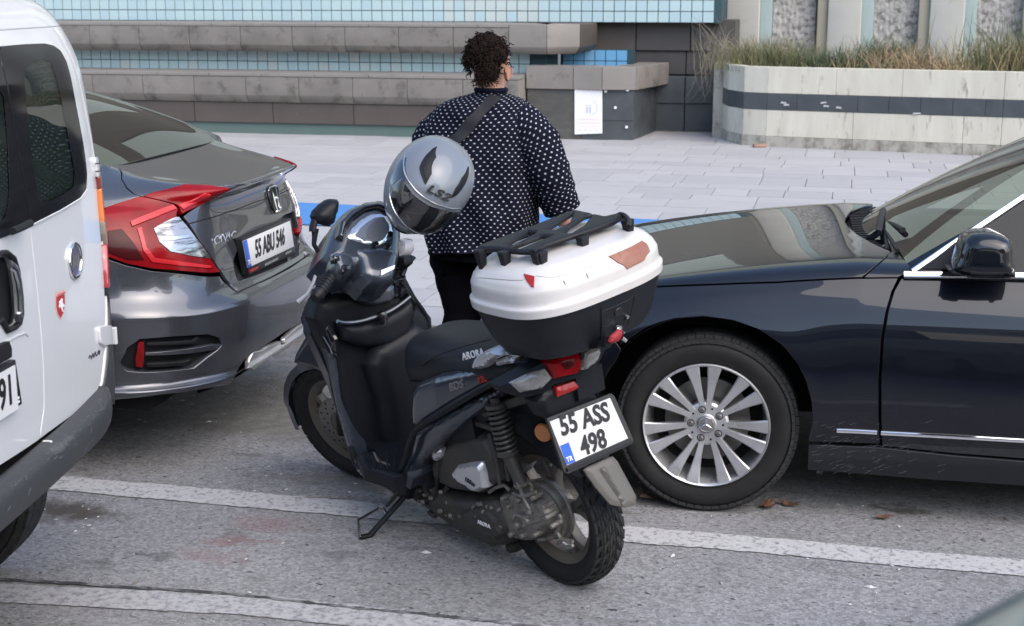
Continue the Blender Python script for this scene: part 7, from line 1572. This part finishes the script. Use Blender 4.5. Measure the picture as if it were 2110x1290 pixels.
def skin_of(f, nu, vs, name, m, parent, circ, hscale=1.0, cap=False):
    U = np.linspace(0, 2 * PI, nu + 1); V_, F_, UV = [], [], []
    for j, v in enumerate(vs):
        X_ = f(U, np.full(nu + 1, v)); seg = np.linalg.norm(np.diff(X_, axis=0), axis=1); cum = np.concatenate([[0], np.cumsum(seg)])
        cum = cum - cum[nu // 2] ; h_ = 0 if j == 0 else UV[-1][0][1] + np.linalg.norm(X_ - prev, axis=1).mean()
        UV.append([(c, h_) for c in cum]); V_ += [tuple(p) for p in X_]; prev = X_
    n = nu + 1
    for j in range(len(vs) - 1):
        for k in range(nu): a = j * n + k; F_.append((a, a + 1, a + n + 1, a + n))
    me = bpy.data.meshes.new(name); me.from_pydata(V_, [], F_); uvl = me.uv_layers.new(name='UVMap'); fl = [q for r in UV for q in r]
    for lp in me.loops: uvl.data[lp.index].uv = fl[lp.vertex_index]
    me.polygons.foreach_set('use_smooth', [True] * len(me.polygons)); return link(name, me, m, parent)
blouse = skin_of(torso, 96, np.linspace(0, 12, 90), 'blouse', M_DOT, per, 1)
TS = Surf(PF, torso, 0, 2 * PI, 0, 12, .22, .06, 1)
if TS.nrm([PI], [5.])[0][0] > 0: TS.sign = -1
TS.panel('bag_strap', [(1010, 197), (1031, 204), (1000, 236), (962, 284), (905, 360), (885, 345), (940, 276), (975, 235)], mat('strap_black', (.012, .012, .015), .7), per, h=.02, lift=.010, skirt=.004)
tubo('collar', [torso(np.array([u]), np.array([12.]))[0] + (0, 0, .004) for u in np.linspace(0, 2 * PI, 24, endpoint=False)], .011, M_DOT, per, 8, closed=True)
def limb(name, P, Rr, m, nu=28, fold=.006, seg=46):
    P = np.array(P, float); Rr = np.array(Rr, float)
    def f(u, v):
        c = crs(np.repeat(P[:, None, :], len(v), 1), v); c2 = crs(np.repeat(P[:, None, :], len(v), 1), np.clip(v + .02, 0, len(P) - 1)); c1 = crs(np.repeat(P[:, None, :], len(v), 1), np.clip(v - .02, 0, len(P) - 1))
        d = c2 - c1; d /= np.linalg.norm(d, axis=1)[:, None]; a = np.cross(d, np.array([1., 0, 0])); a /= np.linalg.norm(a, axis=1)[:, None]; b = np.cross(d, a)
        r = np.interp(v, np.arange(len(Rr)), Rr) + fold * np.sin(u * 3 + v * 7) * .6 + fold * np.sin(v * 13 + 2 * np.sin(u)) * .6
        return c + (a * np.cos(u)[:, None] + b * np.sin(u)[:, None]) * r[:, None]
    return skin_of(f, nu, np.linspace(0, len(P) - 1, seg), name, m, per, 1)
sR = px0(1088, 236, -.03); eR = px0(1128, 350, -.03); wR = px0(1158, 432, .02)
limb('sleeve', [sR + (0, .10, .0), sR + (0, .035, -.03), (sR + eR) / 2 + (0, .005, 0), eR, (eR + wR) / 2, wR], [.045, .082, .096, .092, .086, .078], M_DOT, fold=.003)
sL = px0(898, 240, -.02); eL = px0(880, 345, .02); wL = eL + np.array((.24, -.05, .02))
limb('sleeve', [sL + (0, -.10, -.01), sL + (0, -.03, -.04), (sL + eL) / 2, eL, (eL + wL) / 2, wL], [.045, .075, .085, .078, .07, .065], M_DOT, fold=.003)
# body under the clothes, one skinned surface
hd = px0(1008, 128, 0)
def skinbody(name, verts, edges, radii, root, m, lev=2):
    me = bpy.data.meshes.new(name); me.from_pydata([tuple(v) for v in verts], edges, []); o = link(name, me, m, per)
    sk = o.modifiers.new('k', 'SKIN'); ss = o.modifiers.new('s', 'SUBSURF'); ss.levels = ss.render_levels = lev; sk.use_smooth_shade = True
    for i, r in enumerate(radii): me.skin_vertices[0].data[i].radius = (r, r) if not hasattr(r, '__len__') else r
    me.skin_vertices[0].data[root].use_root = True; return o
pel = np.array([0, TR_[1][1], .80]); hL = pel + (0, .10, -.06); hR = pel + (0, -.10, -.06)
kL = px0(952, 600, 0); kL[2] = .44; fL = px0(930, 700, -.02); fL = np.array([-.03, kL[1] + .01, .09]); kR = np.array([.03, kL[1] - .20, .44]); fR = np.array([.02, kR[1], .09])
neck = np.array([0, TR_[-1][1], 1.36])
vb = [pel, pel + (0, 0, .2), (0, neck[1], 1.22), neck, hd + (0, 0, -.06), hd, hd + (0, 0, .06), sR + (0, .03, -.02), eR, wR, wR + (.02, -.01, -.08), sL + (0, -.03, -.02), eL, wL, wL + (.08, -.02, 0), hL, kL, fL, fL + (.0, 0, -.03), fL + (.13, .01, -.06), hR, kR, fR, fR + (0, 0, -.03), fR + (.13, -.01, -.06)]
eb = [(0, 1), (1, 2), (2, 3), (3, 4), (4, 5), (5, 6), (2, 7), (7, 8), (8, 9), (9, 10), (2, 11), (11, 12), (12, 13), (13, 14), (0, 15), (15, 16), (16, 17), (17, 18), (18, 19), (0, 20), (20, 21), (21, 22), (22, 23), (23, 24)]
rb = [.15, .13, .11, .058, .065, .082, .060, .05, .04, .028, .035, .05, .04, .028, .035, .10, .055, .035, .035, .035, .10, .055, .035, .035, .035]
skinbody('body', vb, eb, rb, 0, M_SKIN)
for w_, dr in ((wR + np.array((.02, -.01, -.10)), np.array((.1, 0, -1.0))), (wL + np.array((.12, -.02, 0)), np.array((1, 0, -.1)))):
    dr = dr / np.linalg.norm(dr); sd = np.cross(dr, (0, 1, 0)); hv, he, hr_ = [w_], [], [.02]
    for k in range(4):
        b0 = w_ + dr * .02 + sd * (k - 1.5) * .019; ln = (.062, .072, .068, .055)[k]; i0 = len(hv); hv += [b0, b0 + dr * ln * .5 + (.0, .006, 0), b0 + dr * ln + (0, .018, 0)]; he += [(0, i0), (i0, i0 + 1), (i0 + 1, i0 + 2)]; hr_ += [.009, .008, .0065]
    b0 = w_ - dr * .01 + sd * .035; i0 = len(hv); hv += [b0, b0 + dr * .03 + sd * .018]; he += [(0, i0), (i0, i0 + 1)]; hr_ += [.010, .008]
    skinbody('hand', hv, he, hr_, 0, M_SKIN, 1)
# trousers
hipc = np.array([-.0, pel[1], 0])
def leg(name, P, Rr): return limb(name, P, Rr, M_TROU, fold=.004)
aL = px0(936, 540, -.02); 
leg('trouser_leg', [hL + (0, .0, .10), hL + (0, .01, -.05), aL * [0, 1, 0] + [0, 0, .66], kL + (0, 0, .03), np.array([-.02, kL[1] + .0, .30]), np.array([-.02, kL[1] + .012, .12]), np.array([-.01, kL[1] + .015, .04])], [.13, .125, .11, .082, .085, .098, .105])
leg('trouser_leg', [hR + (0, 0, .10), hR + (0, -.01, -.05), kR * [0, 1, 0] + [.01, 0, .62], kR + (0, 0, .03), kR * [1, 1, 0] + [0, 0, .30], kR * [1, 1, 0] + [0, 0, .12], kR * [1, 1, 0] + [0, 0, .04]], [.13, .125, .11, .085, .085, .095, .10])
lofto('trouser_seat', [[(.19 * math.cos(t), pel[1] + .22 * math.sin(t), z) for t in np.linspace(0, 2 * PI, 24, endpoint=False)] for z in (.70, .78, .88)], M_TROU, per)
for q in (fL, fR): lofto('shoe', [[(q[0] + x, q[1] + w * sg, z) for sg, z in ((-1, .0), (1, .0), (1, h * .7), (0, h), (-1, h * .7))] for x, w, h in ((-.07, .03, .05), (-.03, .038, .08), (.05, .042, .07), (.13, .042, .045), (.19, .02, .02))], M_SBK, per)
# head details: turned to her right
hdir = np.array([math.cos(R(-16)), math.sin(R(-16)), 0]); hlat = np.array([-hdir[1], hdir[0], 0])   # forward and left of the face
def Hp(a, b, c): return hd + hdir * a + hlat * b + np.array([0, 0, c])
hr = []
for c, a0, a1, w in ((-.115, .045, .0, .03), (-.10, .085, -.02, .045), (-.07, .098, -.055, .060), (-.03, .098, -.085, .070), (.01, .096, -.097, .075), (.05, .090, -.098, .074), (.085, .068, -.085, .062), (.105, .03, -.05, .035)):
    ring = []
    for k in range(24):
        t = 2 * PI * k / 24; m_ = (a0 + a1) / 2; h_ = (a0 - a1) / 2; ring.append(Hp(m_ + h_ * math.cos(t), w * math.sin(t), c))
    hr.append(ring)
head = lofto('head', hr, M_SKIN, per, sub=1)
lofto('nose', [[Hp(.092, b, .02) for b in (-.008, .008)] + [Hp(.102, 0, .022)], [Hp(.092, b, -.03) for b in (-.016, .016)] + [Hp(.122, 0, -.028)]], M_SKIN, head, bevel=.003)
for b in (-.03, .03): lat('eye', [(0, .012), (.008, .009), (.012, 0)], Hp(.088, b, .022), hdir, M_WPR, head, 12); lat('iris', [(0, .0135), (.005, .012)], Hp(.088, b, .022), hdir, M_BLK, head, 10)
tubo('mouth', [Hp(.092, -.022, -.058), Hp(.101, 0, -.056), Hp(.092, .022, -.058)], .005, mat('lips', (.35, .12, .10), .4), head, 6, sm=3)
for sg in (-1, 1):
    ec = Hp(.0, sg * .076, -.015) if sg > 0 else px0(1046, 153, -.045); n_ = hlat * sg * .8 - hdir * .6; n_ /= np.linalg.norm(n_); uu = np.array([0, 0, 1.0]); rr_ = np.cross(uu, n_); rr_ /= np.linalg.norm(rr_)
    puff('ear', [(-.004, -.034), (.008, -.030), (.014, -.012), (.020, .010), (.018, .028), (.004, .036), (-.012, .030), (-.016, .008), (-.012, -.018)], lambda a, b: ec + rr_ * a * .85 + uu * b * .85 + n_ * .004, n_, .007, .006, M_SKIN, head, back=.014, res=.006, sm=2)
    tubo('ear_rim', [ec + rr_ * a * .85 + uu * b * .85 + n_ * .009 for a, b in ((.010, -.016), (.019, .010), (.016, .028), (.003, .035), (-.012, .028), (-.014, .010))], .0035, M_SKIN, head, 6, sm=3)
# hair: cap plus hundreds of small curls
hcn = px0(1002, 122, -.03)
bm = bmesh.new(); bmesh.ops.create_icosphere(bm, subdivisions=4, radius=1)
for v in bm.verts:
    d = v.co.normalized(); k = 1 + .06 * math.sin(d.x * 13 + 2 * d.z * 7) * math.sin(d.y * 15 + d.z * 9); v.co = Vector((hcn[0] + .005 + d.x * .088 * k, hcn[1] + d.y * .086 * k, hcn[2] + .016 + d.z * (.090 if d.z > 0 else .055) * k))
hair = obj('hair', bm, M_HAIR, per, ang=180)
bm = bmesh.new(); bmesh.ops.create_icosphere(bm, subdivisions=3, radius=1)
nc_ = px0(1002, 147, -.070)
for v in bm.verts: v.co = Vector((nc_[0] + .02 + v.co.x * .05, nc_[1] + v.co.y * .052, nc_[2] + v.co.z * .045))
obj('nape_hair', bm, M_HAIR, hair, ang=180)
bm = bmesh.new()
def curl(p, d, ln, r, turns, th):
    qq = proj(PF.w(p))
    if qq[0] > 1034 and qq[1] > 132: return
    d = d / np.linalg.norm(d); a = np.cross(d, (0, 0, 1.0) if abs(d[2]) < .9 else (1., 0, 0)); a /= np.linalg.norm(a); b = np.cross(d, a); ph = rs.uniform(0, 6.28); g = np.array([0, 0, -.35 * ln])
    n = int(turns * 7); tube(bm, [p + d * ln * t + g * t * t + (a * math.cos(ph + 2 * PI * turns * t) + b * math.sin(ph + 2 * PI * turns * t)) * r * (.5 + .5 * t) for t in np.linspace(0, 1, n)], list(np.linspace(th, th * .45, n)), 5)
for _ in range(620):
    d = rs.randn(3); d /= np.linalg.norm(d)
    if d[2] < -.35 or (d @ hdir > .62 and d[2] < .35) or (d[2] < .05 and d @ hdir > .1): continue
    p = hcn + np.array((.005, 0, .012)) + d * np.array([.086, .080, .086]); tg = d * rs.uniform(.05, .35) + np.cross(d, rs.randn(3)) * .9; curl(p, tg, rs.uniform(.03, .055), rs.uniform(.006, .011), rs.uniform(1.5, 2.6), rs.uniform(.0025, .0045))
for _ in range(150):
    p = px0(rs.uniform(985, 1020), rs.uniform(130, 158), -.112); curl(p, np.array((-.2, rs.randn() * .5, -.5)), rs.uniform(.02, .045), .007, 2, .003)
for _ in range(110):
    d = rs.randn(3); d /= np.linalg.norm(d)
    if d[2] < -.3: continue
    p = hcn + d * .09; curl(p, d * .6 + rs.randn(3) * .6, rs.uniform(.02, .04), .006, 2.2, .0009)
obj('curls', bm, M_HAIR, hair, kind='stuff', ang=180)
